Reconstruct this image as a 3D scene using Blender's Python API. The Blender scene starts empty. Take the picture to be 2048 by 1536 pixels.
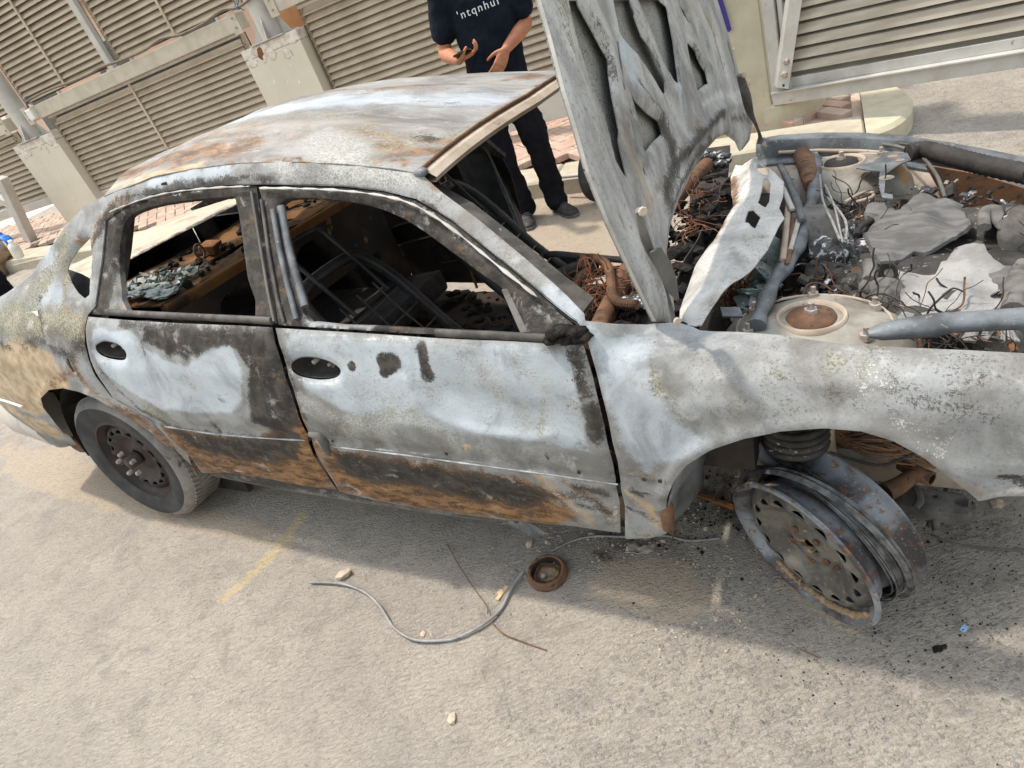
import bpy, bmesh, math, random
import numpy as np
from mathutils import Vector, Matrix, Euler
from mathutils.geometry import delaunay_2d_cdt
random.seed(7); rng = np.random.default_rng(7)
scn = bpy.context.scene
COL = scn.collection

# ------------------------------------------------------------------ camera
cam_d = bpy.data.cameras.new('camera'); cam = bpy.data.objects.new('camera', cam_d); COL.objects.link(cam)
cam_d.sensor_width = 36; cam_d.lens = 23.514; cam_d.clip_start = .05; cam_d.clip_end = 400
cam.matrix_world = Matrix(((.92517144, .37954948, 0, 0), (-.19498514, .47528633, -.8579532, 0),
                           (-.32563569, .7937538, .51372785, 1.55355), (0, 0, 0, 1)))
scn.camera = cam

# ------------------------------------------------------------------ light
SUN_DIR = Vector((-.28, .21, 1.0)).normalized()          # towards the sun: behind the car, high
world = bpy.data.worlds.new('World'); scn.world = world; world.use_nodes = True
wn = world.node_tree.nodes; wl = world.node_tree.links
sky = wn.new('ShaderNodeTexSky'); sky.sky_type = 'NISHITA'; sky.sun_disc = False
sky.sun_elevation = math.asin(SUN_DIR.z); sky.sun_rotation = math.atan2(SUN_DIR.x, SUN_DIR.y)
sky.dust_density = 2.5; sky.air_density = 2.5; sky.ozone_density = 1.0
bg = wn['Background']; hz = wn.new('ShaderNodeHueSaturation'); hz.inputs['Saturation'].default_value = .45; wl.new(sky.outputs[0], hz.inputs['Color']); wl.new(hz.outputs[0], bg.inputs[0])
bg.inputs[1].default_value = .15      # thin white haze over the blue
sd = bpy.data.lights.new('sun', 'SUN'); sun = bpy.data.objects.new('sun', sd); COL.objects.link(sun)
sd.energy = 2.0; sd.angle = math.radians(2.5); sd.color = (1, .91, .79)
sun.rotation_euler = SUN_DIR.to_track_quat('Z', 'Y').to_euler()
scn.view_settings.view_transform = 'Standard'; scn.view_settings.look = 'None'
scn.view_settings.exposure = .90; scn.view_settings.gamma = 1
scn.view_settings.use_curve_mapping = False
scn.render.engine = 'CYCLES'
try:
    scn.cycles.use_denoising = True
    scn.cycles.max_bounces = 6
except Exception: pass

# ------------------------------------------------------------------ ground frame
WV = Vector((math.cos(-.565), math.sin(-.565), 0)); NV = Vector((-WV.y, WV.x, 0))     # along the fence / away from the road
def gz(x, y):
    u = (x+1.66)*WV.x+(y-2.69)*WV.y; v = (x+1.66)*NV.x+(y-2.69)*NV.y
    u = 9*np.tanh(u/9.) if abs(u) > 6 else u
    v = max(-5, min(v, 5))
    return -.07*u+.02*v
def gz_np(x, y):
    u = (x+1.66)*WV.x+(y-2.69)*WV.y; v = (x+1.66)*NV.x+(y-2.69)*NV.y
    u = np.where(np.abs(u) > 6, 9*np.tanh(u/9.), u)
    return -.07*u+.02*np.clip(v, -5, 5)
def fw(u, n, z): return (WV.x*u+NV.x*n, WV.y*u+NV.y*n, z)       # fence coords -> world
GROUND_N = Vector((.07*WV.x-.02*NV.x, .07*WV.y-.02*NV.y, 1)).normalized()

# ------------------------------------------------------------------ numpy noise
def vnoise(x, y, z=None, seed=0):
    if z is None: z = np.zeros_like(x)
    xi = np.floor(x).astype(np.int64); yi = np.floor(y).astype(np.int64); zi = np.floor(z).astype(np.int64)
    fx = x-xi; fy = y-yi; fz = z-zi
    fx = fx*fx*(3-2*fx); fy = fy*fy*(3-2*fy); fz = fz*fz*(3-2*fz)
    def h(a, b, c):
        k = (a*374761393+b*668265263+c*2147483647+seed*974711) & 0xffffffff
        k = ((k ^ (k >> 13))*1274126177) & 0xffffffff
        k = k ^ (k >> 16)
        return (k & 0xffff)/65535.
    r = 0
    for dz, wz in ((0, 1-fz), (1, fz)):
        for dy, wy in ((0, 1-fy), (1, fy)):
            for dx, wx in ((0, 1-fx), (1, fx)):
                r = r+h(xi+dx, yi+dy, zi+dz)*wx*wy*wz
    return r
def fbm(x, y, sc, oct=4, seed=0, z=None):
    a = .5; s = 0; t = 0
    for o in range(oct):
        s = s+a*vnoise(x*sc, y*sc, None if z is None else z*sc, seed+o*17); t += a; a *= .5; sc *= 2.03
    return s/t

# ------------------------------------------------------------------ mesh kit
def tag(o, label=None, cat=None, group=None, kind=None):
    if label: o['label'] = label
    if cat: o['category'] = cat
    if group: o['group'] = group
    if kind: o['kind'] = kind
    return o
def empty(name, loc=(0, 0, 0)):
    o = bpy.data.objects.new(name, None); COL.objects.link(o); o.location = loc; o.empty_display_size = .1
    return o
def link_mesh(name, me, mat=None, parent=None):
    o = bpy.data.objects.new(name, me); COL.objects.link(o)
    if mat is not None:
        for m in (mat if isinstance(mat, (list, tuple)) else [mat]): me.materials.append(m)
    if parent is not None: o.parent = parent
    return o
class MB:
    def __init__(s): s.v = []; s.f = []; s.sm = []; s.mi = []
    def add(s, vs, fs, smooth=False, mi=0):
        o = len(s.v); s.v += [tuple(v) for v in vs]
        s.f += [tuple(i+o for i in f) for f in fs]; s.sm += [smooth]*len(fs); s.mi += [mi]*len(fs)
        return s
    def box(s, c, sz, rot=None, bev=0, mi=0, taper=1):
        hx, hy, hz = sz[0]/2, sz[1]/2, sz[2]/2
        R = rot if rot is not None else Matrix.Identity(3)
        if isinstance(R, (tuple, list)): R = Euler(R).to_matrix()
        c = Vector(c)
        if bev <= 0:
            P = [Vector((x*hx*(taper if z > 0 else 1), y*hy*(taper if z > 0 else 1), z*hz)) for z in (-1, 1) for y in (-1, 1) for x in (-1, 1)]
            s.add([c+R@p for p in P], [(0, 2, 3, 1), (4, 5, 7, 6), (0, 1, 5, 4), (2, 6, 7, 3), (0, 4, 6, 2), (1, 3, 7, 5)], False, mi)
        else:
            bm = bmesh.new(); bmesh.ops.create_cube(bm, size=1)
            for v in bm.verts: v.co = Vector((v.co.x*sz[0], v.co.y*sz[1], v.co.z*sz[2]))
            bmesh.ops.bevel(bm, geom=bm.edges[:], offset=bev, segments=2, profile=.6, affect='EDGES')
            bm.verts.index_update()
            s.add([c+R@v.co for v in bm.verts], [[v.index for v in f.verts] for f in bm.faces], False, mi); bm.free()
        return s
    def tube(s, path, r, seg=8, cap=True, mi=0, closed=False, flat=None, smooth=True):
        P = [Vector(p) for p in path]; n = len(P)
        R = r if isinstance(r, (list, tuple)) else [r]*n
        vs = []; fs = []; prev = None
        for i in range(n):
            if closed: t = P[(i+1) % n]-P[i-1]
            else: t = P[min(i+1, n-1)]-P[max(i-1, 0)]
            if t.length < 1e-9: t = Vector((0, 0, 1))
            t.normalize()
            if prev is None:
                a = Vector((0, 0, 1)) if abs(t.z) < .9 else Vector((1, 0, 0))
                prev = t.cross(a).normalized()
            prev = (prev-t*prev.dot(t))
            if prev.length < 1e-6: prev = t.orthogonal()
            prev.normalize(); b = t.cross(prev)
            for k in range(seg):
                a = 2*math.pi*k/seg
                w = flat if flat else 1
                vs.append(P[i]+prev*(math.cos(a)*R[i])+b*(math.sin(a)*R[i]*w))
        m = n if closed else n-1
        for i in range(m):
            j = (i+1) % n
            for k in range(seg):
                fs.append((i*seg+k, i*seg+(k+1) % seg, j*seg+(k+1) % seg, j*seg+k))
        s.add(vs, fs, smooth, mi)
        if cap and not closed:
            s.add([vs[k] for k in range(seg)], [tuple(range(seg-1, -1, -1))], False, mi)
            s.add([vs[(n-1)*seg+k] for k in range(seg)], [tuple(range(seg))], False, mi)
        return s
    def lathe(s, prof, o=(0, 0, 0), axis=(0, 0, 1), seg=32, mi=0, smooth=True, ang=(0, 2*math.pi), xref=None):
        ax = Vector(axis).normalized(); xr = Vector(xref) if xref else ax.orthogonal()
        xr = (xr-ax*xr.dot(ax)).normalized(); yr = ax.cross(xr); o = Vector(o)
        full = abs(ang[1]-ang[0]-2*math.pi) < 1e-6; ns = seg if full else seg+1
        vs = []; fs = []
        for (r, h) in prof:
            for k in range(ns):
                a = ang[0]+(ang[1]-ang[0])*k/seg
                vs.append(o+ax*h+(xr*math.cos(a)+yr*math.sin(a))*r)
        for i in range(len(prof)-1):
            for k in range(seg):
                k2 = (k+1) % ns
                fs.append((i*ns+k, i*ns+k2, (i+1)*ns+k2, (i+1)*ns+k))
        return s.add(vs, fs, smooth, mi)
    def prism(s, poly, fmap, d, mi=0, smooth=False):
        # poly: 2d outline, fmap(u,v,w)->xyz, depth d
        n = len(poly)
        vs = [fmap(u, v, 0) for u, v in poly]+[fmap(u, v, d) for u, v in poly]
        fs = [tuple(range(n)), tuple(range(2*n-1, n-1, -1))]+[(i, n+i, n+(i+1) % n, (i+1) % n) for i in range(n)]
        return s.add(vs, fs, smooth, mi)
    def blob(s, c, r, sub=2, amp=.2, sc=3., rot=None, seed=0, mi=0, flat=None, smooth=True):
        bm = bmesh.new(); bmesh.ops.create_icosphere(bm, subdivisions=sub, radius=1)
        c = Vector(c); R = Euler(rot).to_matrix() if rot else Matrix.Identity(3)
        A = np.array([v.co[:] for v in bm.verts])
        nz = fbm(A[:, 0]+seed*3.1+9, A[:, 1]+7, sc, 3, seed, A[:, 2]+5)-.5
        A = A*(1+amp*2*nz)[:, None]
        if flat is not None: A[:, 2] = np.maximum(A[:, 2], flat)
        bm.verts.index_update()
        s.add([c+R@Vector((a[0]*r[0], a[1]*r[1], a[2]*r[2])) for a in A], [[v.index for v in f.verts] for f in bm.faces], smooth, mi); bm.free()
        return s
    def mesh(s, name):
        me = bpy.data.meshes.new(name); me.from_pydata(s.v, [], s.f)
        me.polygons.foreach_set('use_smooth', s.sm); me.polygons.foreach_set('material_index', s.mi); me.update()
        return me
    def build(s, name, mat=None, parent=None, sharp=None):
        me = s.mesh(name); o = link_mesh(name, me, mat, parent)
        if sharp: me.set_sharp_from_angle(angle=math.radians(sharp))
        return o
def smooth_path(P, sub=6, closed=False):
    P = [Vector(p) for p in P]; n = len(P); out = []
    rngn = n if closed else n-1
    for i in range(rngn):
        if closed: a, b, c, d = P[i-1], P[i], P[(i+1) % n], P[(i+2) % n]
        else: a, b, c, d = P[max(i-1, 0)], P[i], P[i+1], P[min(i+2, n-1)]
        for k in range(sub):
            t = k/sub; t2 = t*t; t3 = t2*t
            out.append(.5*((2*b)+(c-a)*t+(2*a-5*b+4*c-d)*t2+(3*b-a-3*c+d)*t3))
    if not closed: out.append(P[-1])
    return out
def sm2(P, sub=4, closed=True):
    return [(v.x, v.y) for v in smooth_path([(p[0], p[1], 0) for p in P], sub, closed)]

def in_poly(px, py, poly):
    P = np.asarray(poly); n = len(P); c = np.zeros(px.shape, bool); j = n-1
    for i in range(n):
        xi, yi = P[i]; xj, yj = P[j]
        if yi != yj:
            c ^= ((yi > py) != (yj > py)) & (px < (xj-xi)*(py-yi)/(yj-yi)+xi)
        j = i
    return c
def d_line(px, py, line, closed=False):
    P = [tuple(p[:2]) for p in line]
    if closed: P = P+[P[0]]
    if len(P) == 1: return np.hypot(px-P[0][0], py-P[0][1])
    d = np.full(px.shape, 1e9)
    for (ax, ay), (bx, by) in zip(P[:-1], P[1:]):
        ex, ey = bx-ax, by-ay; L = ex*ex+ey*ey
        t = np.clip(((px-ax)*ex+(py-ay)*ey)/max(L, 1e-12), 0, 1)
        d = np.minimum(d, np.hypot(px-ax-t*ex, py-ay-t*ey))
    return d
def densify(poly, step):
    out = []
    n = len(poly)
    for i in range(n):
        a = poly[i]; b = poly[(i+1) % n]
        k = max(1, int(math.hypot(b[0]-a[0], b[1]-a[1])/step))
        for t in range(k): out.append((a[0]+(b[0]-a[0])*t/k, a[1]+(b[1]-a[1])*t/k))
    return out
def tri2d(outline, holes, step):
    loops = [densify(outline, step)]+[densify(h, step*.7) for h in holes]
    V = []; E = []
    for L in loops:
        o = len(V); V += L; E += [(o+i, o+(i+1) % len(L)) for i in range(len(L))]
    nb = len(V)
    A = np.array(outline); x0, y0 = A.min(0); x1, y1 = A.max(0)
    gx = np.arange(x0+step/2, x1, step); gy = np.arange(y0+step/2, y1, step*.866)
    X, Y = np.meshgrid(gx, gy); X = X+(np.arange(len(gy)) % 2)[:, None]*step*.5
    X = X.ravel(); Y = Y.ravel()
    k = in_poly(X, Y, outline)
    for h in holes: k &= ~in_poly(X, Y, h)
    X = X[k]; Y = Y[k]; d = np.full(X.shape, 1e9)
    for L in loops: d = np.minimum(d, d_line(X, Y, L, True))
    k = d > step*.45
    V = [Vector(v) for v in V]+[Vector((a, b)) for a, b in zip(X[k], Y[k])]
    v2, e2, f2, *_ = delaunay_2d_cdt(V, E, [], 0, 1e-6)
    V2 = np.array([v[:] for v in v2]); F = np.array([f for f in f2 if len(f) == 3])
    c = V2[F].mean(1); k = in_poly(c[:, 0], c[:, 1], outline)
    for h in holes: k &= ~in_poly(c[:, 0], c[:, 1], h)
    F = F[k]
    a = V2[F]; ar = (a[:, 1, 0]-a[:, 0, 0])*(a[:, 2, 1]-a[:, 0, 1])-(a[:, 1, 1]-a[:, 0, 1])*(a[:, 2, 0]-a[:, 0, 0])
    F[ar < 0] = F[ar < 0][:, ::-1]; F = F[np.abs(ar) > 1e-12]
    return V2, F
W_NAMES = ('soot', 'rust', 'ash', 'tan', 'white', 'crackle', 'olive', 'bare')
def paint_weights(u, v, strokes, seed, warp=.02):
    du = (fbm(u, v, 14, 3, seed)-.5)*2.6*warp
    dv = (fbm(u, v, 14, 3, seed+9)-.5)*2.6*warp
    uu = u+du; vv = v+dv
    W = {k: np.zeros(u.shape) for k in W_NAMES}
    for st in strokes:
        ch, pts, r, soft = st[:4]; soft = soft*1.5+.006; amt = st[4] if len(st) > 4 else 1.
        if isinstance(pts, tuple): pts = [pts]
        if len(st) > 5 and st[5] == 'fill': 
            ins = in_poly(uu, vv, pts); d = d_line(uu, vv, pts, True); d = np.where(ins, -d, d)
        else: d = d_line(uu, vv, pts)-r
        t = np.clip((soft/2-d)/soft, 0, 1); t = t*t*(3-2*t)*abs(amt)
        if amt < 0: W[ch] = W[ch]*(1-t)
        else: W[ch] = np.maximum(W[ch], t)
    return W
def set_weights(me, W, n):
    for nm, ks in (('w1', W_NAMES[:4]), ('w2', W_NAMES[4:])):
        a = me.attributes.new(nm, 'FLOAT_COLOR', 'POINT')
        D = np.zeros((n, 4), np.float32)
        for i, k in enumerate(ks): D[:, i] = W[k]
        a.data.foreach_set('color', D.ravel())
def sheet(name, outline, fmap, mat, parent, holes=(), step=.02, thick=.002, strokes=(), seed=1, edge=.004, warp=.02, flip=False, disp=None, hole_roll=0, hole_w=.03):
    """2d outline -> curved double-skinned sheet.  fmap(u,v arrays)->Nx3; thick goes to the inner side (along -normal)"""
    V, F = tri2d(outline, list(holes), step)
    u, v = V[:, 0], V[:, 1]
    P = np.asarray(fmap(u, v), float)
    if flip: F = F[:, ::-1]
    def normals(P):
        N = np.zeros_like(P); fn = np.cross(P[F[:, 1]]-P[F[:, 0]], P[F[:, 2]]-P[F[:, 0]])
        for k in range(3): np.add.at(N, F[:, k], fn)
        return N/np.maximum(np.linalg.norm(N, axis=1), 1e-12)[:, None]
    N = normals(P)
    h = np.zeros(len(P))
    if disp is not None: h = h+disp(u, v)
    if edge:
        d = d_line(u, v, outline, True); h = h-edge*np.clip(1-d/(edge*2.5), 0, 1)**2
    if hole_roll:
        d = np.full(u.shape, 1e9)
        for hh in holes: d = np.minimum(d, d_line(u, v, hh, True))
        t = np.clip(1-d/hole_w, 0, 1); h = h-hole_roll*t*t*(3-2*t)
    P = P+N*h[:, None]
    B = P-N*thick
    n = len(P)
    # boundary edges
    ed = {}
    for f in F:
        for k in range(3):
            e = (f[k], f[(k+1) % 3]); ed[e] = 1
    bd = [e for e in ed if (e[1], e[0]) not in ed]
    bi = sorted({i for e in bd for i in e}); mp = {i: j for j, i in enumerate(bi)}; m = len(bi)
    allv = np.vstack([P, B, P[bi], B[bi]])
    faces = [tuple(int(i) for i in f) for f in F]+[tuple(int(i)+n for i in f[::-1]) for f in F]
    faces += [(2*n+mp[b], 2*n+mp[a], 2*n+m+mp[a], 2*n+m+mp[b]) for a, b in bd]
    me = bpy.data.meshes.new(name); me.from_pydata([tuple(p) for p in allv], [], faces)
    me.polygons.foreach_set('use_smooth', [True]*len(faces)); me.update()
    W = paint_weights(u, v, strokes, seed, warp)
    bs = {k: np.zeros(n) for k in W_NAMES}; bs['soot'] = np.full(n, .75)
    Wf = {k: np.concatenate([W[k], bs[k], W[k][bi], W[k][bi]]) for k in W_NAMES}
    set_weights(me, Wf, len(allv))
    return link_mesh(name, me, mat, parent)

# ------------------------------------------------------------------ materials
def nt(name):
    m = bpy.data.materials.new(name); m.use_nodes = True
    t = m.node_tree; t.nodes.clear()
    out = t.nodes.new('ShaderNodeOutputMaterial'); b = t.nodes.new('ShaderNodeBsdfPrincipled')
    t.links.new(b.outputs[0], out.inputs[0])
    return m, t, b, out
class G:
    """tiny node-graph helper"""
    def __init__(s, t): s.t = t; s.n = t.nodes; s.l = t.links
    def new(s, typ, **kw):
        x = s.n.new(typ)
        for k, v in kw.items(): setattr(x, k, v)
        return x
    def inp(s, node, i, v):
        if v is None: return
        if hasattr(v, 'is_output'): s.l.new(v, node.inputs[i])
        else: node.inputs[i].default_value = v
    def co(s, kind='Object', scale=None):
        c = s.new('ShaderNodeTexCoord').outputs[kind]
        if scale:
            m = s.new('ShaderNodeMapping'); s.l.new(c, m.inputs[0]); m.inputs['Scale'].default_value = scale; c = m.outputs[0]
        return c
    def noise(s, c, sc, det=4, rough=.55, dist=0, out='Fac'):
        x = s.new('ShaderNodeTexNoise'); s.l.new(c, x.inputs['Vector']); x.inputs['Scale'].default_value = sc
        x.inputs['Detail'].default_value = det; x.inputs['Roughness'].default_value = rough; x.inputs['Distortion'].default_value = dist
        return x.outputs[out]
    def voro(s, c, sc, feat='F1', out='Distance', rnd=1):
        x = s.new('ShaderNodeTexVoronoi', feature=feat); s.l.new(c, x.inputs['Vector']); x.inputs['Scale'].default_value = sc
        x.inputs['Randomness'].default_value = rnd
        return x.outputs[out]
    def math(s, op, a, b=None, c=None, clamp=False):
        x = s.new('ShaderNodeMath', operation=op); x.use_clamp = clamp
        s.inp(x, 0, a); s.inp(x, 1, b); s.inp(x, 2, c)
        return x.outputs[0]
    def ss(s, v, a, b, lo=0., hi=1.):
        x = s.new('ShaderNodeMapRange', interpolation_type='SMOOTHSTEP'); s.inp(x, 0, v)
        x.inputs[1].default_value = a; x.inputs[2].default_value = b; x.inputs[3].default_value = lo; x.inputs[4].default_value = hi
        return x.outputs[0]
    def mix(s, f, a, b, mode='MIX'):
        x = s.new('ShaderNodeMix', data_type='RGBA', blend_type=mode)
        s.inp(x, 0, f)
        for i, v in ((6, a), (7, b)):
            if hasattr(v, 'is_output'): s.l.new(v, x.inputs[i])
            else: x.inputs[i].default_value = (*v[:3], 1)
        return x.outputs[2]
    def bump(s, h, st=.3, d=.01, nrm=None):
        x = s.new('ShaderNodeBump'); s.l.new(h, x.inputs['Height']); x.inputs['Strength'].default_value = st; x.inputs['Distance'].default_value = d
        if nrm is not None: s.l.new(nrm, x.inputs['Normal'])
        return x.outputs[0]
    def attr(s, name):
        x = s.new('ShaderNodeAttribute', attribute_name=name)
        y = s.new('ShaderNodeSeparateColor'); s.l.new(x.outputs['Color'], y.inputs[0])
        return y.outputs[0], y.outputs[1], y.outputs[2], x.outputs['Alpha']

def simple(name, c, c2=None, sc=12, rough=.7, metal=0, bump=.0, bsc=60, speck=None, speck_sc=80, speck_t=.62, streak=None, dist=0, coord='Object', spec=None):
    """two-tone noisy surface with optional specks and fine relief"""
    m, t, b, o = nt(name); g = G(t); co = g.co(coord, streak)
    n = g.noise(co, sc, 6, .6, dist); col = g.mix(g.ss(n, .36, .66), c, c2 if c2 else tuple(v*.7 for v in c))
    if speck:
        n2 = g.noise(co, speck_sc, 5, .65); col = g.mix(g.ss(n2, speck_t, speck_t+.06), col, speck)
    t.links.new(col, b.inputs['Base Color']); b.inputs['Roughness'].default_value = rough; b.inputs['Metallic'].default_value = metal
    b.inputs['Specular IOR Level'].default_value = spec if spec is not None else (.12 if rough >= .84 else .35)
    if bump:
        n3 = g.noise(co, bsc, 6, .65); t.links.new(g.bump(n3, min(1, bump), .004), b.inputs['Normal'])
    return m

def burnt_metal(name, base=((.285, .295, .30), (.17, .165, .158)), rough=.62, cr_scale=92, streak=None, relief=.35):
    m, t, b, o = nt(name); g = G(t); co = g.co('Object', streak)
    soot, rust, ash, tan = g.attr('w1'); white, crack, olive, bare = g.attr('w2')
    n1 = g.noise(co, 22, 8, .62, .3); n2 = g.noise(co, 160, 6, .65); n3 = g.noise(co, 6, 5, .6, .6); n4 = g.noise(co, 420, 3, .6)
    jit = g.math('ADD', g.math('MULTIPLY', g.math('SUBTRACT', n1, .5), .6), g.math('ADD', g.math('MULTIPLY', g.math('SUBTRACT', n2, .5), .95), g.math('MULTIPLY', g.math('SUBTRACT', n4, .5), .7)))
    n5 = g.noise(co, 8.5, 6, .62, .8); jit = g.math('ADD', jit, g.math('MULTIPLY', g.math('SUBTRACT', n5, .5), .95))
    smp = g.new('ShaderNodeMapping'); t.links.new(co, smp.inputs[0]); smp.inputs['Scale'].default_value = (1, 1, 2.6); smp.inputs['Rotation'].default_value = (0, .22, 0)
    st1 = g.noise(smp.outputs[0], 17, 8, .68, .5)
    def msk(w, a=.38, c=.62, k=1.):
        hard = g.ss(g.math('ADD', w, g.math('MULTIPLY', jit, k)), a, c); soft = g.ss(w, .12, .95)
        return g.math('ADD', g.math('MULTIPLY', hard, .78), g.math('MULTIPLY', soft, .22))
    col = g.mix(g.ss(n3, .38, .64), *base)
    col = g.mix(g.ss(n2, .5, .75), col, (.17, .16, .15))
    # tan remains of paint
    tc = g.mix(g.ss(n1, .4, .62), (.46, .36, .245), (.33, .245, .155))
    col = g.mix(msk(tan), col, tc)
    # pale blue-grey ash film
    ac = g.mix(g.ss(n3, .35, .7), (.42, .465, .505), (.315, .345, .375))
    ac = g.mix(g.ss(n2, .56, .72), ac, (.27, .28, .28))
    col = g.mix(msk(ash, .36, .66, .8), col, ac)
    # olive scorch
    oc = g.mix(g.ss(n2, .42, .6), (.30, .285, .21), (.13, .122, .09))
    col = g.mix(msk(olive, .4, .66, 1.15), col, oc)
    # rust and brown scorch
    rc = g.mix(g.ss(st1, .40, .58), (.26, .142, .066), (.105, .056, .028)); rc = g.mix(g.ss(st1, .56, .66), rc, (.042, .027, .018)); rc = g.mix(g.ss(st1, .37, .30), rc, (.37, .255, .15))
    rc = g.mix(g.ss(n2, .54, .72), rc, (.38, .255, .145))
    col = g.mix(msk(rust, .4, .66), col, rc)
    # soot
    sc_ = g.mix(g.ss(n1, .4, .68), (.026, .0235, .022), (.068, .060, .053))
    sc_ = g.mix(g.ss(st1, .54, .68), sc_, (.105, .075, .05)); sc_ = g.mix(g.ss(n2, .62, .74), sc_, (.14, .12, .10))
    col = g.mix(msk(soot, .38, .6), col, sc_)
    # crackled, flaking paint: light seams round darker scales
    wob = g.new('ShaderNodeVectorMath', operation='ADD'); t.links.new(co, wob.inputs[0])
    nz = g.noise(co, 30, 3, .6, 0, 'Color'); sclv = g.new('ShaderNodeVectorMath', operation='SCALE'); t.links.new(nz, sclv.inputs[0]); sclv.inputs['Scale'].default_value = .02
    t.links.new(sclv.outputs[0], wob.inputs[1])
    e1 = g.voro(wob.outputs[0], cr_scale, 'DISTANCE_TO_EDGE'); e2 = g.voro(wob.outputs[0], cr_scale*2.3, 'DISTANCE_TO_EDGE')
    seam = g.math('MAXIMUM', g.ss(e1, .16, .06), g.math('MULTIPLY', g.ss(e2, .15, .05), .8))
    cm = msk(crack, .4, .62, .9)
    ck = g.mix(seam, g.mix(n1, (.12, .117, .105), (.30, .30, .29)), g.mix(n2, (.45, .455, .44), (.33, .325, .295)))
    col = g.mix(g.math('MULTIPLY', cm, .85), col, ck)
    # white ash patches and flakes
    wc = g.mix(n2, (.66, .66, .64), (.50, .50, .49))
    col = g.mix(msk(white, .5, .66, 1.25), col, wc)
    # bare bright scrapes
    col = g.mix(msk(bare, .5, .7, 1.2), col, g.mix(n2, (.52, .50, .47), (.42, .385, .34)))
    # fine dark and light speckle everywhere
    col = g.mix(g.math('MULTIPLY', g.ss(n4, .63, .72), .45), col, (.06, .055, .05))
    col = g.mix(g.math('MULTIPLY', g.ss(n4, .36, .28), .35), col, (.56, .53, .48))
    mot = g.noise(co, 4.5, 7, .66, .8); mot2 = g.noise(co, 13, 6, .7, .4)
    col = g.mix(g.ss(mot, .52, .30, 0, .5), col, (.055, .05, .046)); col = g.mix(g.ss(mot2, .56, .70, 0, .42), col, (.50, .495, .48))
    col = g.mix(g.ss(mot2, .40, .28, 0, .5), col, (.07, .062, .055))
    t.links.new(col, b.inputs['Base Color'])
    rg = g.math('ADD', rough, g.math('MULTIPLY', soot, .18)); t.links.new(rg, b.inputs['Roughness'])
    b.inputs['Specular IOR Level'].default_value = .2
    h = g.math('ADD', g.math('MULTIPLY', n2, .5), g.math('MULTIPLY', g.math('MULTIPLY', seam, cm), .7))
    h = g.math('ADD', h, g.math('MULTIPLY', n1, .6)); h = g.math('ADD', h, g.math('MULTIPLY', msk(ash, .36, .66, .8), .5))
    t.links.new(g.bump(h, relief, .0035), b.inputs['Normal'])
    return m

M = {}
M['burnt'] = burnt_metal('burnt_paint')
M['roofm'] = burnt_metal('burnt_roof_paint', ((.30, .292, .28), (.185, .17, .158)), .55, 90, (.55, 1.3, 1))
M['hood'] = burnt_metal('burnt_hood_metal', ((.46, .46, .45), (.24, .24, .24)), .5, 90, (1, 1.3, .6), .16)
M['black'] = simple('charred_black', (.02, .018, .018), (.045, .04, .037), 14, .75, 0, .5, 70, (.11, .095, .08), 60, .64)
M['blackgloss'] = simple('charred_black_smooth', (.018, .018, .02), (.05, .05, .055), 9, .42, 0, .15, 50, (.12, .11, .1), 120, .68)
M['frame'] = simple('burnt_frame', (.05, .047, .045), (.11, .10, .092), 18, .68, .0, .4, 80, (.30, .28, .25), 45, .66)
M['dark_grey'] = simple('scorched_dark_grey', (.085, .083, .078), (.13, .125, .115), 10, .62, 0, .25, 90, (.24, .225, .2), 90, .66)
M['bluegrey'] = simple('scorched_blue_grey', (.17, .185, .20), (.075, .078, .082), 12, .5, .1, .3, 60, (.40, .40, .38), 60, .64)
M['bulk'] = simple('burnt_bulkhead', (.016, .014, .013), (.05, .03, .018), 5, .8, 0, .5, 40, (.20, .10, .04), 9, .62)
M['inner'] = simple('rust_black_inner', (.014, .013, .012), (.04, .026, .017), 5, .75, 0, .4, 40, (.14, .085, .05), 16, .68)
M['rust'] = simple('rust_orange', (.25, .115, .042), (.13, .06, .03), 9, .85, 0, .5, 60, (.40, .26, .14), 40, .6)
M['rustdark'] = simple('rust_dark', (.10, .055, .035), (.20, .10, .05), 14, .8, 0, .5, 80, (.05, .04, .035), 30, .58)
M['shelf'] = simple('rust_shelf', (.17, .085, .032), (.018, .015, .013), 5, .85, 0, .5, 40, (.30, .22, .15), 14, .68)
M['pale'] = simple('pale_scorched_metal', (.46, .45, .425), (.34, .325, .30), 9, .6, 0, .4, 50, (.30, .22, .15), 12, .64)
M['tower'] = simple('scorched_tower', (.31, .295, .26), (.165, .145, .118), 8, .62, 0, .4, 50, (.33, .19, .09), 7, .6)
M['beige'] = simple('baked_beige', (.44, .37, .30), (.31, .24, .18), 10, .7, 0, .4, 60, (.10, .07, .05), 30, .64)
M['matgrey'] = simple('ash_mat', (.19, .186, .183), (.115, .112, .11), 7, .95, 0, .9, 110, (.16, .15, .145), 70, .6, (1, 5, 5), .4)
M['matpale'] = simple('ash_mat_pale', (.34, .335, .325), (.22, .215, .21), 8, .95, 0, .9, 130, (.25, .24, .23), 60, .62)
M['ashlump'] = simple('ash_lump', (.03, .03, .032), (.10, .10, .105), 30, .85, 0, .9, 90, (.52, .54, .56), 42, .55)
M['engine'] = simple('sooty_engine', (.025, .023, .022), (.07, .066, .06), 14, .75, 0, .6, 80, (.30, .28, .26), 50, .62)
M['enginepale'] = simple('dusty_engine', (.16, .153, .143), (.075, .07, .066), 14, .75, 0, .5, 70, (.08, .07, .065), 40, .6)
M['copper'] = simple('rusty_wire', (.22, .085, .04), (.10, .05, .035), 40, .8)
M['wiregrey'] = simple('grey_wire', (.30, .30, .30), (.20, .19, .18), 30, .6)
M['steelwire'] = simple('burnt_steel_wire', (.20, .205, .21), (.06, .055, .055), 30, .45, .4, 0, 60, (.22, .12, .07), 20, .64)
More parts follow.
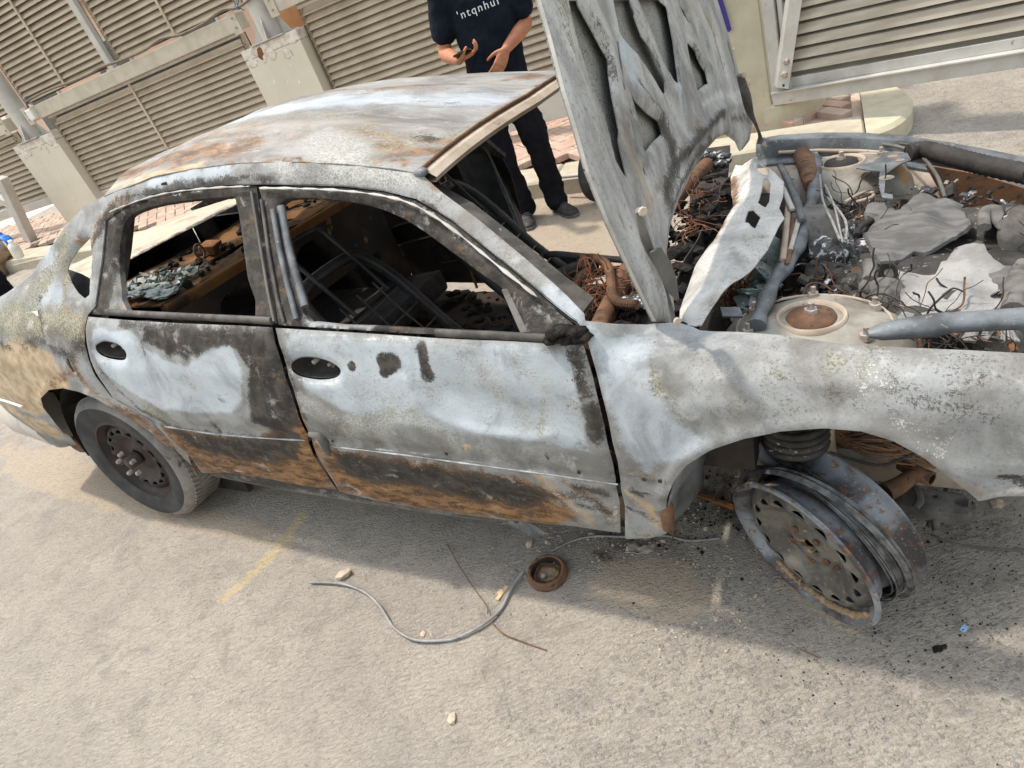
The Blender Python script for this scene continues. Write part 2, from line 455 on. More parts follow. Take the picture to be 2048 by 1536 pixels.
M['glass'] = simple('broken_glass', (.25, .285, .265), (.15, .18, .165), 25, .3, 0, .3, 60, (.60, .70, .67), 60, .62)
M['rubber'] = simple('tyre_rubber', (.024, .025, .027), (.055, .055, .055), 9, .75, 0, .3, 120, (.20, .19, .17), 90, .68)
M['rubberdust'] = simple('dusty_tread', (.27, .25, .23), (.16, .152, .145), 8, .9, 0, .5, 90, (.08, .078, .075), 30, .6)
M['rimdark'] = simple('rusty_dark_rim', (.05, .033, .03), (.022, .02, .02), 10, .6, .1, .3, 60, (.32, .27, .24), 45, .68)
M['tan'] = burnt_metal('tan_paint', ((.56, .475, .365), (.50, .42, .32)), .4, 60)
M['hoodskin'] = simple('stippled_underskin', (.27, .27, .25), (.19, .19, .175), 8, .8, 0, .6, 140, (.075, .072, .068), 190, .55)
M['ridge'] = simple('worn_ridge', (.44, .46, .47), (.20, .19, .18), 16, .6, 0, .2, 80)
M['nut'] = simple('dusty_nut', (.40, .36, .33), (.22, .17, .15), 60, .6)
M['bolt'] = simple('dusty_bolt', (.42, .38, .33), (.25, .2, .16), 60, .6)

# bare burnt wheel: blued steel, rust freckles, dust in the lower flange
def mk_rim():
    m, t, b, o = nt('burnt_rim'); g = G(t); co = g.co('Object')
    n = g.noise(co, 7, 6, .6, .5); n2 = g.noise(co, 45, 6, .65); n3 = g.noise(co, 150, 4, .6)
    col = g.mix(g.ss(n, .40, .60), (.24, .265, .295), (.06, .055, .06))
    col = g.mix(g.ss(n2, .54, .64), col, (.20, .095, .05))
    col = g.mix(g.ss(n3, .6, .7), col, (.36, .35, .34))
    t.links.new(col, b.inputs['Base Color']); b.inputs['Roughness'].default_value = .48; b.inputs['Metallic'].default_value = .25
    t.links.new(g.bump(n2, .25, .003), b.inputs['Normal']); return m
M['rim'] = mk_rim()
def mk_disc():
    m, t, b, o = nt('burnt_wheel_disc'); g = G(t); co = g.co('Object')
    n = g.noise(co, 11, 6, .62, .5); n2 = g.noise(co, 60, 6, .65)
    col = g.mix(g.ss(n, .42, .6), (.075, .07, .064), (.15, .137, .122))
    col = g.mix(g.ss(n2, .56, .68), col, (.24, .18, .12))
    t.links.new(col, b.inputs['Base Color']); b.inputs['Roughness'].default_value = .6
    t.links.new(g.bump(n2, .3, .003), b.inputs['Normal']); return m
M['disc'] = mk_disc()
M['dirt'] = simple('caked_sand', (.36, .265, .165), (.25, .18, .115), 20, .95, 0, .8, 90, (.14, .10, .07), 35, .6)

# fence and people
M['slat'] = simple('dusty_slat', (.50, .42, .32), (.405, .335, .245), 3.5, .6, .0, .15, 50, (.20, .15, .105), 18, .66)
M['slatgate'] = simple('dusty_gate_slat', (.47, .43, .36), (.37, .325, .26), 3., .6, 0, .1, 50, (.24, .16, .10), 9, .70, (1, 1, 5))
M['alum'] = simple('dusty_aluminium', (.54, .53, .50), (.44, .42, .385), 6, .5, .15, .1, 60, (.27, .23, .18), 14, .66)
M['alumdust'] = simple('dusty_rail', (.52, .47, .39), (.44, .39, .315), 8, .6, .05, .15, 60, (.24, .19, .14), 22, .66)
M['post'] = simple('grey_steel_post', (.50, .485, .455), (.41, .39, .36), 5, .5, .05, .1, 40, (.25, .17, .11), 14, .69)
M['pillar'] = simple('painted_plaster', (.62, .58, .48), (.57, .53, .43), 2.2, .75, 0, .2, 40, (.66, .63, .58), 11, .685)
M['plaster'] = simple('flaked_plaster', (.70, .65, .59), (.50, .44, .39), 16, .9, 0, .9, 45, (.28, .22, .18), 26, .62)
M['pillar2'] = simple('painted_concrete_post', (.50, .455, .34), (.43, .385, .285), 5, .8, 0, .4, 45, (.58, .53, .42), 24, .64)
M['kerb'] = simple('kerb_concrete', (.47, .43, .345), (.39, .35, .27), 7, .9, 0, .5, 70, (.28, .23, .16), 30, .66)
M['kerby'] = simple('kerb_nose', (.52, .475, .36), (.44, .40, .30), 8, .9, 0, .5, 70, (.3, .26, .2), 30, .66)
M['paver'] = simple('pink_paver', (.50, .34, .27), (.42, .29, .23), 9, .9, 0, .5, 80, (.54, .44, .36), 10, .58)
M['paver2'] = simple('dusty_paver', (.48, .37, .305), (.42, .31, .25), 9, .9, 0, .5, 80, (.54, .46, .38), 10, .56)
M['base'] = simple('grey_kick_panel', (.58, .56, .51), (.50, .48, .43), 4, .6, 0, .15, 60)
M['cable'] = simple('brown_conduit', (.17, .135, .10), (.12, .095, .07), 20, .6)
M['bluetie'] = simple('blue_tie', (.05, .16, .33), (.04, .12, .26), 20, .5)
M['purple'] = simple('purple_plastic', (.055, .04, .23), (.045, .035, .18), 6, .45)
M['skin'] = simple('skin', (.47, .205, .115), (.39, .155, .085), 24, .5, 0, .15, 160, (.30, .11, .06), 60, .66)
M['shirt'] = simple('navy_cotton', (.006, .009, .016), (.010, .014, .024), 9, .9, 0, .3, 300)
M['trouser'] = simple('black_trousers', (.0065, .0065, .010), (.012, .0115, .016), 9, .9, 0, .3, 250, (.12, .11, .11), 7, .72)
M['shoe'] = simple('black_shoe', (.022, .021, .021), (.045, .04, .036), 20, .6, 0, .3, 150, (.11, .095, .08), 30, .66)
M['hair'] = simple('dark_hair', (.015, .012, .01), (.03, .025, .02), 60, .6)
M['white'] = simple('white_print', (.75, .75, .74), (.65, .65, .64), 60, .7)
M['phone'] = simple('black_phone', (.012, .012, .013), (.02, .02, .022), 10, .25)
M['glove'] = simple('blue_glove', (.02, .17, .55), (.015, .13, .45), 12, .4, 0, .3, 60)
M['bottle'] = simple('white_bottle', (.74, .72, .66), (.62, .58, .50), 20, .4)
M['red'] = simple('red_paint', (.40, .06, .055), (.30, .045, .04), 12, .5)
M['stone'] = simple('pale_stone', (.50, .42, .33), (.38, .31, .235), 30, .95, 0, .7, 90)
M['wood'] = simple('pale_wood', (.60, .47, .27), (.50, .37, .2), 20, .8, 0, .3, 60, None, 80, .6, (8, 1, 1))
M['scrap'] = simple('white_scrap', (.74, .74, .72), (.64, .63, .6), 30, .6)
M['cloth'] = simple('dusty_cloth', (.40, .34, .29), (.27, .23, .20), 14, .95, 0, .6, 90)
M['char'] = simple('charcoal', (.009, .0085, .008), (.03, .027, .025), 60, .9, 0, .8, 120)
M['yellowwall'] = simple('ochre_wall', (.62, .42, .13), (.55, .37, .11), 3, .9)
M['pinkwall'] = simple('pale_pink_wall', (.66, .46, .36), (.60, .40, .31), 3, .9)
M['bluewall'] = simple('pale_blue_sheet', (.50, .62, .66), (.42, .54, .58), 3, .6)
M['rubble'] = simple('brown_rubble', (.30, .22, .145), (.21, .15, .10), 8, .95, 0, .9, 50, (.42, .33, .24), 30, .62)
M['concreteslab'] = simple('sunlit_paving', (.60, .56, .50), (.52, .48, .42), 6, .9, 0, .4, 60)

# ------------------------------------------------------------------ ground
def mk_ground():
    m, t, b, o = nt('dusty_asphalt'); g = G(t); co = g.co('Object')
    a = g.new('ShaderNodeAttribute', attribute_name='gw'); sp = g.new('ShaderNodeSeparateColor'); t.links.new(a.outputs['Color'], sp.inputs[0])
    sand, dark, line = sp.outputs[0], sp.outputs[1], sp.outputs[2]; bare = a.outputs['Alpha']
    n1 = g.noise(co, 2.2, 6, .6); n2 = g.noise(co, 28, 6, .65); n3 = g.noise(co, 170, 5, .65); n4 = g.noise(co, 9, 5, .6, .6)
    j = g.math('MULTIPLY', g.math('ADD', g.math('SUBTRACT', n2, .5), g.math('MULTIPLY', g.math('SUBTRACT', n3, .5), .8)), .8)
    dust = g.mix(g.ss(n1, .35, .65), (.45, .405, .35), (.395, .355, .31))
    dust = g.mix(g.ss(n4, .45, .7), dust, (.35, .315, .278))
    asph = g.mix(n3, (.235, .22, .205), (.155, .148, .142))
    fac = g.ss(g.math('ADD', g.math('ADD', n3, g.math('MULTIPLY', g.math('SUBTRACT', n2, .5), .7)), g.math('MULTIPLY', bare, .07)), .60, .72)
    col = g.mix(g.math('MULTIPLY', fac, .6), dust, asph)
    # aggregate showing through: single grey stones
    vd = g.voro(co, 62); vc = g.voro(co, 62, 'F1', 'Color'); vs_ = g.new('ShaderNodeSeparateColor'); t.links.new(vc, vs_.inputs[0])
    st = g.math('MULTIPLY', g.ss(vd, .44, .34), g.ss(vs_.outputs[0], .55, .6))
    st = g.math('MULTIPLY', st, g.ss(g.math('ADD', g.math('MULTIPLY', bare, .6), n4), .54, .8))
    col = g.mix(g.math('MULTIPLY', st, .6), col, g.mix(vs_.outputs[1], (.21, .21, .21), (.36, .34, .31)))
    col = g.mix(g.ss(g.math('ADD', sand, j), .38, .66), col, g.mix(n3, (.50, .42, .335), (.44, .36, .28)))
    col = g.mix(g.ss(g.math('ADD', line, g.math('MULTIPLY', j, 1.3)), .42, .6), col, g.mix(n3, (.58, .48, .32), (.50, .40, .265)))
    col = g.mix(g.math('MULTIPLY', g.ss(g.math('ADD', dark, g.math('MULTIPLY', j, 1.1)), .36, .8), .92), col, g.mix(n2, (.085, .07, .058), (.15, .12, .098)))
    col = g.mix(g.math('MULTIPLY', g.ss(n3, .66, .74), .5), col, (.13, .115, .10))
    # trodden, flaky dust crust: stretched ripples plus grit
    mp = g.new('ShaderNodeMapping'); t.links.new(co, mp.inputs[0]); mp.inputs['Rotation'].default_value = (0, 0, .5); mp.inputs['Scale'].default_value = (1, 2.2, 1)
    r1 = g.noise(mp.outputs[0], 46, 6, .62, .9); r2 = g.noise(co, 150, 5, .65)
    h = g.math('ADD', g.math('MULTIPLY', r1, 1.), g.math('MULTIPLY', r2, .55)); h = g.math('ADD', h, g.math('MULTIPLY', st, .2))
    t.links.new(g.bump(h, 1.0, .016), b.inputs['Normal'])
    col = g.mix(g.math('MULTIPLY', g.ss(r1, .50, .36), .38), col, (.22, .19, .16))
    col = g.mix(g.math('MULTIPLY', g.ss(r2, .60, .74), .35), col, (.50, .43, .36))
    t.links.new(col, b.inputs['Base Color']); b.inputs['Roughness'].default_value = .95; b.inputs['Specular IOR Level'].default_value = .15
    return m
def axis_vals(lo, hi, step, far):
    v = list(np.arange(lo, hi, step)); s = step
    a = lo; left = []
    while a > -far: s *= 1.35; a -= s; left.append(a)
    b = v[-1]; s = step; right = []
    while b < far: s *= 1.35; b += s; right.append(b)
    return np.array(left[::-1]+v+right)
gx = axis_vals(-2.6, 2.4, .022, 90); gy = axis_vals(.15, 4.2, .022, 90)
X, Y = np.meshgrid(gx, gy); nx, ny = len(gx), len(gy); x = X.ravel(); y = Y.ravel()
z = gz_np(x, y)
near = np.exp(-((x/4)**2+((y-2)/4)**2))
z = z+near*((fbm(x, y, 2.2, 3, 3)-.5)*.018+(fbm(x, y, 15, 3, 4)-.5)*.007)
GROUND_STROKES = [
 ('sand', [(-3.142,4.107),(-2.514,3.642),(-1.876,3.024),(-1.465,2.623),(-1.033,2.203),(-1.05,2.113),(-1.372,2.324),(-1.788,2.669),(-2.393,3.142),(-2.924,3.614)], 0, .10, .8, 'fill'),
 ('sand', [(0.033,1.575),(0.208,1.526),(0.314,1.38),(0.329,1.247),(0.22,1.249),(0.089,1.315),(-0.031,1.435)], 0, .12, 1, 'fill'),
 ('sand', [(0.505,1.253),(0.567,1.152),(0.61,1.039)], .02, .05, .9),
 ('sand', [(-0.298,1.596),(-0.163,1.504),(-0.058,1.509)], .03, .10, .6),
 ('sand', [(-0.941,1.959),(-0.785,1.839),(-0.65,1.604),(-0.558,1.486)], .03, .16, .55),
 ('sand', [(-2.417,3.448),(-1.993,3.068),(-1.545,2.664)], .05, .14, .55),
 ('sand', [(-0.52,1.279),(-0.253,1.115),(-0.029,0.949)], .05, .25, .5),
 ('sand', [(0.655,4.983),(0.744,4.098),(0.438,3.615)], .5, .6, .7),
 ('line', [(-1.032,2.336),(-1.099,2.22),(-1.205,2.106),(-1.326,2.022)], .032, .05, .74),
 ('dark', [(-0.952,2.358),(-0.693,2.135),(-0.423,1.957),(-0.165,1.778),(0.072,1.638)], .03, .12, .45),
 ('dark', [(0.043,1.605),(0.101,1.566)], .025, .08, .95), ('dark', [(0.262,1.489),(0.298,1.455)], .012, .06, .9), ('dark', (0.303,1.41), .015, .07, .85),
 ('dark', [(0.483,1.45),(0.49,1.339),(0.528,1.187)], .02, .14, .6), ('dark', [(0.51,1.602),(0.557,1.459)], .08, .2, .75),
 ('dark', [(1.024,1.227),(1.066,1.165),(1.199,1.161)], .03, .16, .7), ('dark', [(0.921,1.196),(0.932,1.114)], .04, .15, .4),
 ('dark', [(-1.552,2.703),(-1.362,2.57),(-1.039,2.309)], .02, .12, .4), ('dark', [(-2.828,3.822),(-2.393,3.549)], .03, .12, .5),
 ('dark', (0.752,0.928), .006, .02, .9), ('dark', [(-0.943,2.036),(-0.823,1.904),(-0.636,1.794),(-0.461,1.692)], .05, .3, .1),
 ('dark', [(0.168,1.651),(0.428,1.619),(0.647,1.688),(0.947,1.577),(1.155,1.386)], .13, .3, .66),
 ('bare', [(0.26,0.977),(0.518,0.947),(0.872,0.876)], .35, .5, 1), ('bare', [(-0.822,1.979),(-0.543,1.775),(-0.276,1.698)], .12, .25, .35),
 ('bare', [(-0.271,1.051),(0.087,0.906)], .15, .4, .6),
 ('bare', (3.207,3.895,-0.17)[:2], 1.2, 2.5, 1),
]
def ground_weights(x, y):
    du = (fbm(x, y, 9, 4, 31)-.5)*.09; dv = (fbm(x, y, 9, 4, 33)-.5)*.09
    D = np.zeros((len(x), 4), np.float32); ix = dict(sand=0, dark=1, line=2, bare=3)
    k = (np.abs(x) < 6) & (y > -1) & (y < 9)
    for st in GROUND_STROKES:
        ch, pts, r, soft, amt = st[:5]
        if isinstance(pts, tuple): pts = [pts]
        s = .25 if ch == 'line' else 1
        uu = x[k]+du[k]*s; vv = y[k]+dv[k]*s
        d = d_line(uu, vv, pts, len(st) > 5)
        if len(st) > 5: d = np.where(in_poly(uu, vv, pts), -d, d)
        else: d = d-r
        t = np.clip((soft/2-d)/soft, 0, 1); t = t*t*(3-2*t)*amt
        D[k, ix[ch]] = np.maximum(D[k, ix[ch]], t)
    return D
GW = ground_weights(x, y)
z = z+GW[:, 0]*.006
me = bpy.data.meshes.new('ground')
idx = np.arange(nx*ny).reshape(ny, nx)
q = np.stack([idx[:-1, :-1], idx[:-1, 1:], idx[1:, 1:], idx[1:, :-1]], -1).reshape(-1, 4)
me.from_pydata(np.c_[x, y, z].tolist(), [], q.tolist()); me.polygons.foreach_set('use_smooth', [True]*len(q))
at = me.attributes.new('gw', 'FLOAT_COLOR', 'POINT'); at.data.foreach_set('color', GW.ravel())
tag(link_mesh('ground', me, mk_ground()), kind='structure')

# ------------------------------------------------------------------ kerb and pavement
def gfz(u, n): 
    p = fw(u, n, 0); return float(gz(p[0], p[1]))
def slab(mb, u0, u1, n0, n1, zt, zb, bev=.006, mi=0):
    """block following the slope, top at ground+zt"""
    P = []
    for zz in (zb, zt-bev):
        for (u, n) in ((u0, n0), (u1, n0), (u1, n1), (u0, n1)): P.append(fw(u, n, gfz(u, n)+zz))
    for (u, n) in ((u0+bev, n0+bev), (u1-bev, n0+bev), (u1-bev, n1-bev), (u0+bev, n1-bev)): P.append(fw(u, n, gfz(u, n)+zt))
    mb.add(P, [(0, 1, 5, 4), (1, 2, 6, 5), (2, 3, 7, 6), (3, 0, 4, 7), (4, 5, 9, 8), (5, 6, 10, 9), (6, 7, 11, 10), (7, 4, 8, 11), (8, 9, 10, 11)], False, mi)
KN0, KN1 = 4.56, 4.90
kerb = empty('kerb'); tag(kerb, kind='structure')
us = [.14-1.0*i-.02*(i % 3) for i in range(14)]
for a, b in zip(us[:-1], us[1:]):
    mb = MB(); slab(mb, b+.004, a-.004, KN0, KN1-.003, .125, -.2, .014); mb.build('kerbstone', M['kerb'], kerb)
mb = MB()                                                       # rounded nose of the island
cu, cn, rr = .14, 5.06, .30
ring = [(cu+rr*math.sin(t)*.95, cn-.5*math.cos(t)) for t in np.linspace(0, math.pi, 22)]
for zz0, zz1, sc0, sc1 in ((-.2, .105, 1, 1), (.105, .13, 1, .93)):
    P = [fw(cu+(u-cu)*sc0, cn+(n-cn)*sc0, gfz(u, n)+zz0) for u, n in ring]+[fw(cu+(u-cu)*sc1, cn+(n-cn)*sc1, gfz(u, n)+zz1) for u, n in ring]
    k = len(ring); mb.add(P, [(i, i+1, k+i+1, k+i) for i in range(k-1)], True)
P = [fw(cu+(u-cu)*.93, cn+(n-cn)*.93, gfz(u, n)+.13) for u, n in ring]; mb.add(P, [tuple(range(len(P)))])
mb.build('kerb_nose', M['kerby'], kerb)

pave = empty('pavement'); tag(pave, kind='structure')
mb = MB(); slab(mb, -13, .14, KN1, 6.6, .095, -.2, .001); mb.build('bedding', M['paver2'], pave)
bl, bw = .21, .105
def brick(mb, u, n, ang):
    c, s = math.cos(ang), math.sin(ang); hx, hy = bl/2-.003, bw/2-.003; dz = random.uniform(-.0035, .0035)
    P = []
    for zz, q in ((.09, 1), (.132, 1), (.137, .93)):
        for a, b_ in ((-hx, -hy), (hx, -hy), (hx, hy), (-hx, hy)):
            uu = u+(a*c-b_*s)*q; vv = n+(a*s+b_*c)*q; P.append(fw(uu, vv, gfz(uu, vv)+zz+dz))
    mb.add(P, [(0, 1, 5, 4), (1, 2, 6, 5), (2, 3, 7, 6), (3, 0, 4, 7), (4, 5, 9, 8), (5, 6, 10, 9), (6, 7, 11, 10), (7, 4, 8, 11), (8, 9, 10, 11)])
rest = MB(); nb_ = 0; c45 = math.cos(math.pi/4)
cells = []
for i in range(-90, 90):
    for j in range(-70, 70):
        # herringbone at 45 degrees: lattice (1,1),(2,-2) in brick widths, one lying and one standing brick per cell
        for ang, off in ((0, (1.0, .5)), (math.pi/2, (.5, 2.0))):
            p = ((i+2*j+off[0])*bw, (i-2*j+off[1])*bw)
            u = (p[0]-p[1])*c45-1.4; n = (p[0]+p[1])*c45+5.3
            if -12.5 < u < .08 and KN1+.085 < n < 6.5: cells.append((u, n, ang+math.pi/4))
cells.sort(key=lambda c: abs(c[0]+1.3)+abs(c[1]-5.2)*1.4)
for k, (u, n, a) in enumerate(cells):
    if k < 290:
        mb = MB(); brick(mb, u, n, a); mb.build('paver', M['paver'] if (k*7) % 3 else M['paver2'], pave)
    else: brick(rest, u, n, a)
tag(rest.build('paver_field', M['paver2'], pave), kind='stuff')

# ------------------------------------------------------------------ louvred fence
def slat_mesh(L, name='slat'):
    mb = MB(); t = .003
    pr = [(-.030, -.012), (-.030, 0), (.022, .052), (.034, .052)]     # lip, blade, turned-in top (n, z)
    top = pr; bot = [(-.027, -.012), (-.027, -.001), (.0235, .049), (.034, .049)]
    prof = top+bot[::-1]; k = len(prof)
    V = [(u, a, b) for u in (0, L) for a, b in prof]
    F = [(i, (i+1) % k, k+(i+1) % k, k+i) for i in range(k)]+[tuple(range(k-1, -1, -1)), tuple(range(k, 2*k))]
    mb.add(V, F); return mb.mesh(name)
ROTW = Matrix(((WV.x, NV.x, 0), (WV.y, NV.y, 0), (0, 0, 1))).to_4x4()
def louvre_panel(u0, u1, n, z0, z1, label, mull=(), top_rail=True, bottom=None, pitch=.062, mat='slat', frame=True, tube=False):
    root = empty('louvre_panel', fw(u0, n, z0)); root.rotation_euler = (0, 0, -.565)
    tag(root, label, 'louvre panel', 'louvre panels of the fence')
    L = u1-u0; H_ = z1-z0
    me = slat_mesh(L-.03)
    k = int((H_-.02)/pitch)
    for i in range(k):
        o = link_mesh('slat', me, None, root); o.location = (.015, random.uniform(-.0015, .0015), .02+pitch*i)
        o.rotation_euler = (random.uniform(-.02, .02), random.uniform(-.0012, .0012), 0)
        if i == 0: me.materials.append(M[mat])
    # serrated end plates: a tooth beside each blade
    for uu in (0.0, L-.014):
        mb = MB()
        poly = [(.045, 0)]
        for i in range(k): poly += [(-.040, .003+pitch*i), (.012, .052+pitch*i)]
        poly += [(-.036, k*pitch+.01), (.045, k*pitch+.01)]
        vs = [(uu+d, a, b) for d in (0, .014) for a, b in poly]; m_ = len(poly)
        fs = [(i, (i+1) % m_, m_+(i+1) % m_, m_+i) for i in range(m_)]
        mb.add(vs, fs)
        for d in (0, m_):                                            # cap by strips
            mb.add([vs[d+i] for i in range(m_)], [])
            base = len(mb.v)-m_
            for i in range(k):
                a, b_, c_ = 1+2*i, 2+2*i, 3+2*i
                mb.f.append((base+a, base+b_, base+c_)); mb.sm.append(False); mb.mi.append(0)
        mb.add([(uu, -.012, 0), (uu+.014, -.012, 0), (uu+.014, -.012, H_), (uu, -.012, H_), (uu, .045, 0), (uu+.014, .045, 0), (uu+.014, .045, H_), (uu, .045, H_)],
               [(0, 1, 2, 3), (5, 4, 7, 6), (4, 0, 3, 7), (1, 5, 6, 2)])
        mb.build('end_plate', M[mat], root)
    for mu in mull:
        mb = MB(); mb.box((mu-u0, -.037, H_/2), (.028, .012, H_)); mb.build('mullion', M['slat'], root)
    if tube:
        mb = MB(); mb.tube([(.01, -.035, H_+.005), (L-.01, -.035, H_+.005)], .022, 10); mb.build('top_tube', M['alum'], root)
    if bottom:
        mb = MB(); mb.box((L/2, .0, -bottom/2), (L, .06, bottom), bev=.006); mb.build('kick_panel', M['base'], root)
    mb = MB(); mb.box((L/2, .06, H_/2), (L, .006, H_)); mb.build('backing_sheet', M['dark_grey'], root)
    return root
NW = 5.76
louvre_panel(-8.13, -4.97, NW, .86, 1.775, 'long louvred panel between the two plastered pillars, below the rail', (-6.655,), bottom=.055, tube=True)
louvre_panel(-8.40, -6.80, NW+.03, 1.975, 3.05, 'upper louvred panel left of the thin grey post, above the rail', (-7.60,))
louvre_panel(-6.64, -4.86, NW+.03, 1.975, 3.05, 'upper louvred panel right of the thin grey post, above the rail', (-5.74,))
louvre_panel(-4.22, -.62, NW, .575, 1.775, 'louvred panel behind the standing man, above a grey kick panel', (), bottom=.31, tube=True)
louvre_panel(-11.6, -8.95, NW, .99, 1.775, 'far left louvred panel beyond the second plastered pillar', (-10.3,), bottom=.10, tube=True)
louvre_panel(-11.6, -8.66, NW+.03, 1.975, 3.05, 'upper louvred panel at the far left edge', (-10.1,))
louvre_panel(-4.40, -.62, NW+.03, 1.975, 3.05, 'upper louvred panel above the standing man', (-2.5,))

def beam(u0, u1, z0, z1, n0, n1, label):
    root = empty('steel_rail', fw(u0, n0, z0)); root.rotation_euler = (0, 0, -.565); tag(root, label, 'rail', 'rails of the fence')
    L = u1-u0; mb = MB(); mb.box((L/2, (n1-n0)/2, (z1-z0)/2), (L, n1-n0, z1-z0), bev=.006); mb.build('beam', M['alumdust'], root)
    for uu in (.06, L-.06):
        mb = MB(); mb.box((uu, -.006, (z1-z0)/2), (.10, .010, z1-z0+.05), bev=.003); mb.build('end_bracket', M['alumdust'], root)
        for zz in (.03, (z1-z0)-.03):
            mb = MB(); mb.lathe([(0, .014), (.009, .014), (.011, .004), (.011, 0)], (uu, -.011, zz), (0, -1, 0), 6, smooth=False); mb.build('bolt', M['bolt'], root)
beam(-8.35, -4.80, 1.79, 1.93, 5.62, 5.72, 'dusty steel rail between the two plastered pillars')
beam(-4.45, -.62, 1.80, 1.94, 5.62, 5.72, 'dusty steel rail running right from the nearer plastered pillar')
beam(-11.6, -8.75, 1.79, 1.93, 5.62, 5.72, 'dusty steel rail at the far left edge')

def pillar(u0, u1, label, seed):
    root = empty('plastered_pillar', fw(u0, 5.62, gfz(u0, 5.62))); root.rotation_euler = (0, 0, -.565)
    tag(root, label, 'pillar', 'plastered pillars of the fence')
    g0 = gfz(u0, 5.62); L = u1-u0; h = 1.632-g0
    def fm(a, b): return np.c_[a, -(fbm(a, b, 3, 3, seed)-.5)*.006+np.zeros_like(a), b]
    mb = MB(); mb.box((L/2, .17, (h-.09)/2-.1), (L, .34, h-.09+.2), bev=.008); mb.build('shaft', M['pillar'], root)
    # chipped plaster cap
    V = []; k = 15; nn = 0
    mb = MB(); mb.box((L/2, .17, h-.045), (L+.004, .344, .089), bev=.012)
    mb.build('chipped_top', M['plaster'], root)
    for q in range(9):
        mb = MB(); rr = random.Random(seed*20+q)
        mb.blob((rr.uniform(.03, L-.03), .0, h-rr.uniform(.06, .16)), (rr.uniform(.02, .06), .004, rr.uniform(.015, .05)), 2, .5, 2., None, q+seed)
        mb.build('plaster_patch', M['plaster'], root)
    for q in range(14):
        mb = MB(); rr = random.Random(seed*50+q)
        mb.blob((rr.uniform(.1, L-.05), .0, rr.uniform(.1, h-.25)), (rr.uniform(.005, .014), .0025, rr.uniform(.008, .03)), 1, .5, 2., None, q+seed)
        mb.build('paint_chip', M['white'], root)
    mb = MB(); mb.box((L+.006, .15, h/2), (.012, .02, h)); mb.build('edge_strip', M['dark_grey'], root)
    return root, h, L
p1, h1, L1 = pillar(-4.965, -4.262, 'nearer plastered pillar with a chipped top and rust stain under its post', 3)
p2, h2, L2 = pillar(-8.925, -8.118, 'farther plastered pillar at the left with a chipped top', 5)
mb = MB(); mb.blob((.22, -.001, h1-.075), (.035, .004, .06), 2, .5, 2, (0, .3, 0), 4); mb.build('rust_stain', M['rust'], p1)
def post(u, label, lean=0):
    root = empty('steel_post', fw(u, 5.72, 1.632)); root.rotation_euler = (0, 0, -.565); tag(root, label, 'post', 'steel posts on the pillars')
    mb = MB(); mb.tube([(0, .0, 0), (0, .0, 1.75)], .105, 20); mb.build('tube', M['post'], root, 40)
    mb = MB(); mb.box((0, 0, .006), (.42, .26, .012), bev=.003); mb.build('base_plate', M['post'], root)
    for a in (0, math.pi/2, math.pi, 3*math.pi/2):
        mb = MB(); c, s = math.cos(a+.3), math.sin(a+.3)
        mb.add([(c*.10-s*.005, s*.10+c*.005, .012), (c*.19-s*.005, s*.19+c*.005, .012), (c*.10-s*.005, s*.10+c*.005, .20),
                (c*.10+s*.005, s*.10-c*.005, .012), (c*.19+s*.005, s*.19-c*.005, .012), (c*.10+s*.005, s*.10-c*.005, .20)],
               [(0, 1, 2), (5, 4, 3), (0, 3, 4, 1), (1, 4, 5, 2), (2, 5, 3, 0)]); mb.build('gusset', M['post'], root)
    return root
post(-4.60, 'round grey steel post standing on the nearer plastered pillar')
post(-8.56, 'round grey steel post standing on the farther plastered pillar')
root = empty('thin_post', fw(-6.73, 5.70, 1.93)); root.rotation_euler = (0, 0, -.565); tag(root, 'thin grey post between the two upper louvred panels at left', 'post')
mb = MB(); mb.box((0, .02, .6), (.085, .06, 1.2), bev=.008); mb.build('tube', M['post'], root)
mb = MB(); mb.box((0, .02, .01), (.12, .09, .018), bev=.003); mb.build('foot', M['alumdust'], root)
# conduit clipped above the rail, blue ties
pts = [fw(-8.17, 5.60, 1.93), fw(-8.13, 5.60, 1.985), fw(-7.9, 5.60, 2.0), fw(-7.62, 5.605, 2.0), fw(-7.3, 5.60, 1.98), fw(-6.95, 5.60, 1.975), fw(-6.74, 5.60, 1.985),
       fw(-6.4, 5.60, 1.965), fw(-6.05, 5.60, 1.96), fw(-5.78, 5.60, 1.985), fw(-5.5, 5.6, 1.95), fw(-5.2, 5.60, 1.955), fw(-4.92, 5.60, 1.985), fw(-4.72, 5.59, 1.955), fw(-4.5, 5.59, 1.985), fw(-4.2, 5.60, 2.06), fw(-3.8, 5.6, 2.02), fw(-3.2, 5.6, 2.0)]
cr = empty('conduit', pts[0]); tag(cr, 'brown cable clipped along the top of the fence rail', 'cable')
mb = MB(); mb.tube([Vector(p)-cr.location for p in smooth_path(pts, 6)], .013, 8); mb.build('sleeve', M['cable'], cr)
for p in (pts[1], pts[13]):
    mb = MB(); c = Vector(p)-cr.location
    mb.lathe([(.018, -.012), (.021, 0), (.018, .012)], c, WV, 10); mb.tube([c+Vector((0, 0, .015)), c+WV*.05+Vector((0, 0, .05))], .005, 5); mb.tube([c, c+WV*.05-Vector((0, 0, .04))], .005, 5)
    mb.build('tie', M['bluetie'], cr)
jb = empty('junction_box', fw(-8.18, 5.60, 1.80)); jb.rotation_euler = (0, 0, -.565); tag(jb, 'small white junction box at the left end of the rail', 'junction box')
mb = MB(); mb.box((.0, 0, .06), (.11, .05, .12), bev=.008); mb.build('body', M['bottle'], jb)
mb = MB(); mb.box((.0, -.028, .06), (.09, .008, .10), bev=.003); mb.build('lid', M['white'], jb)

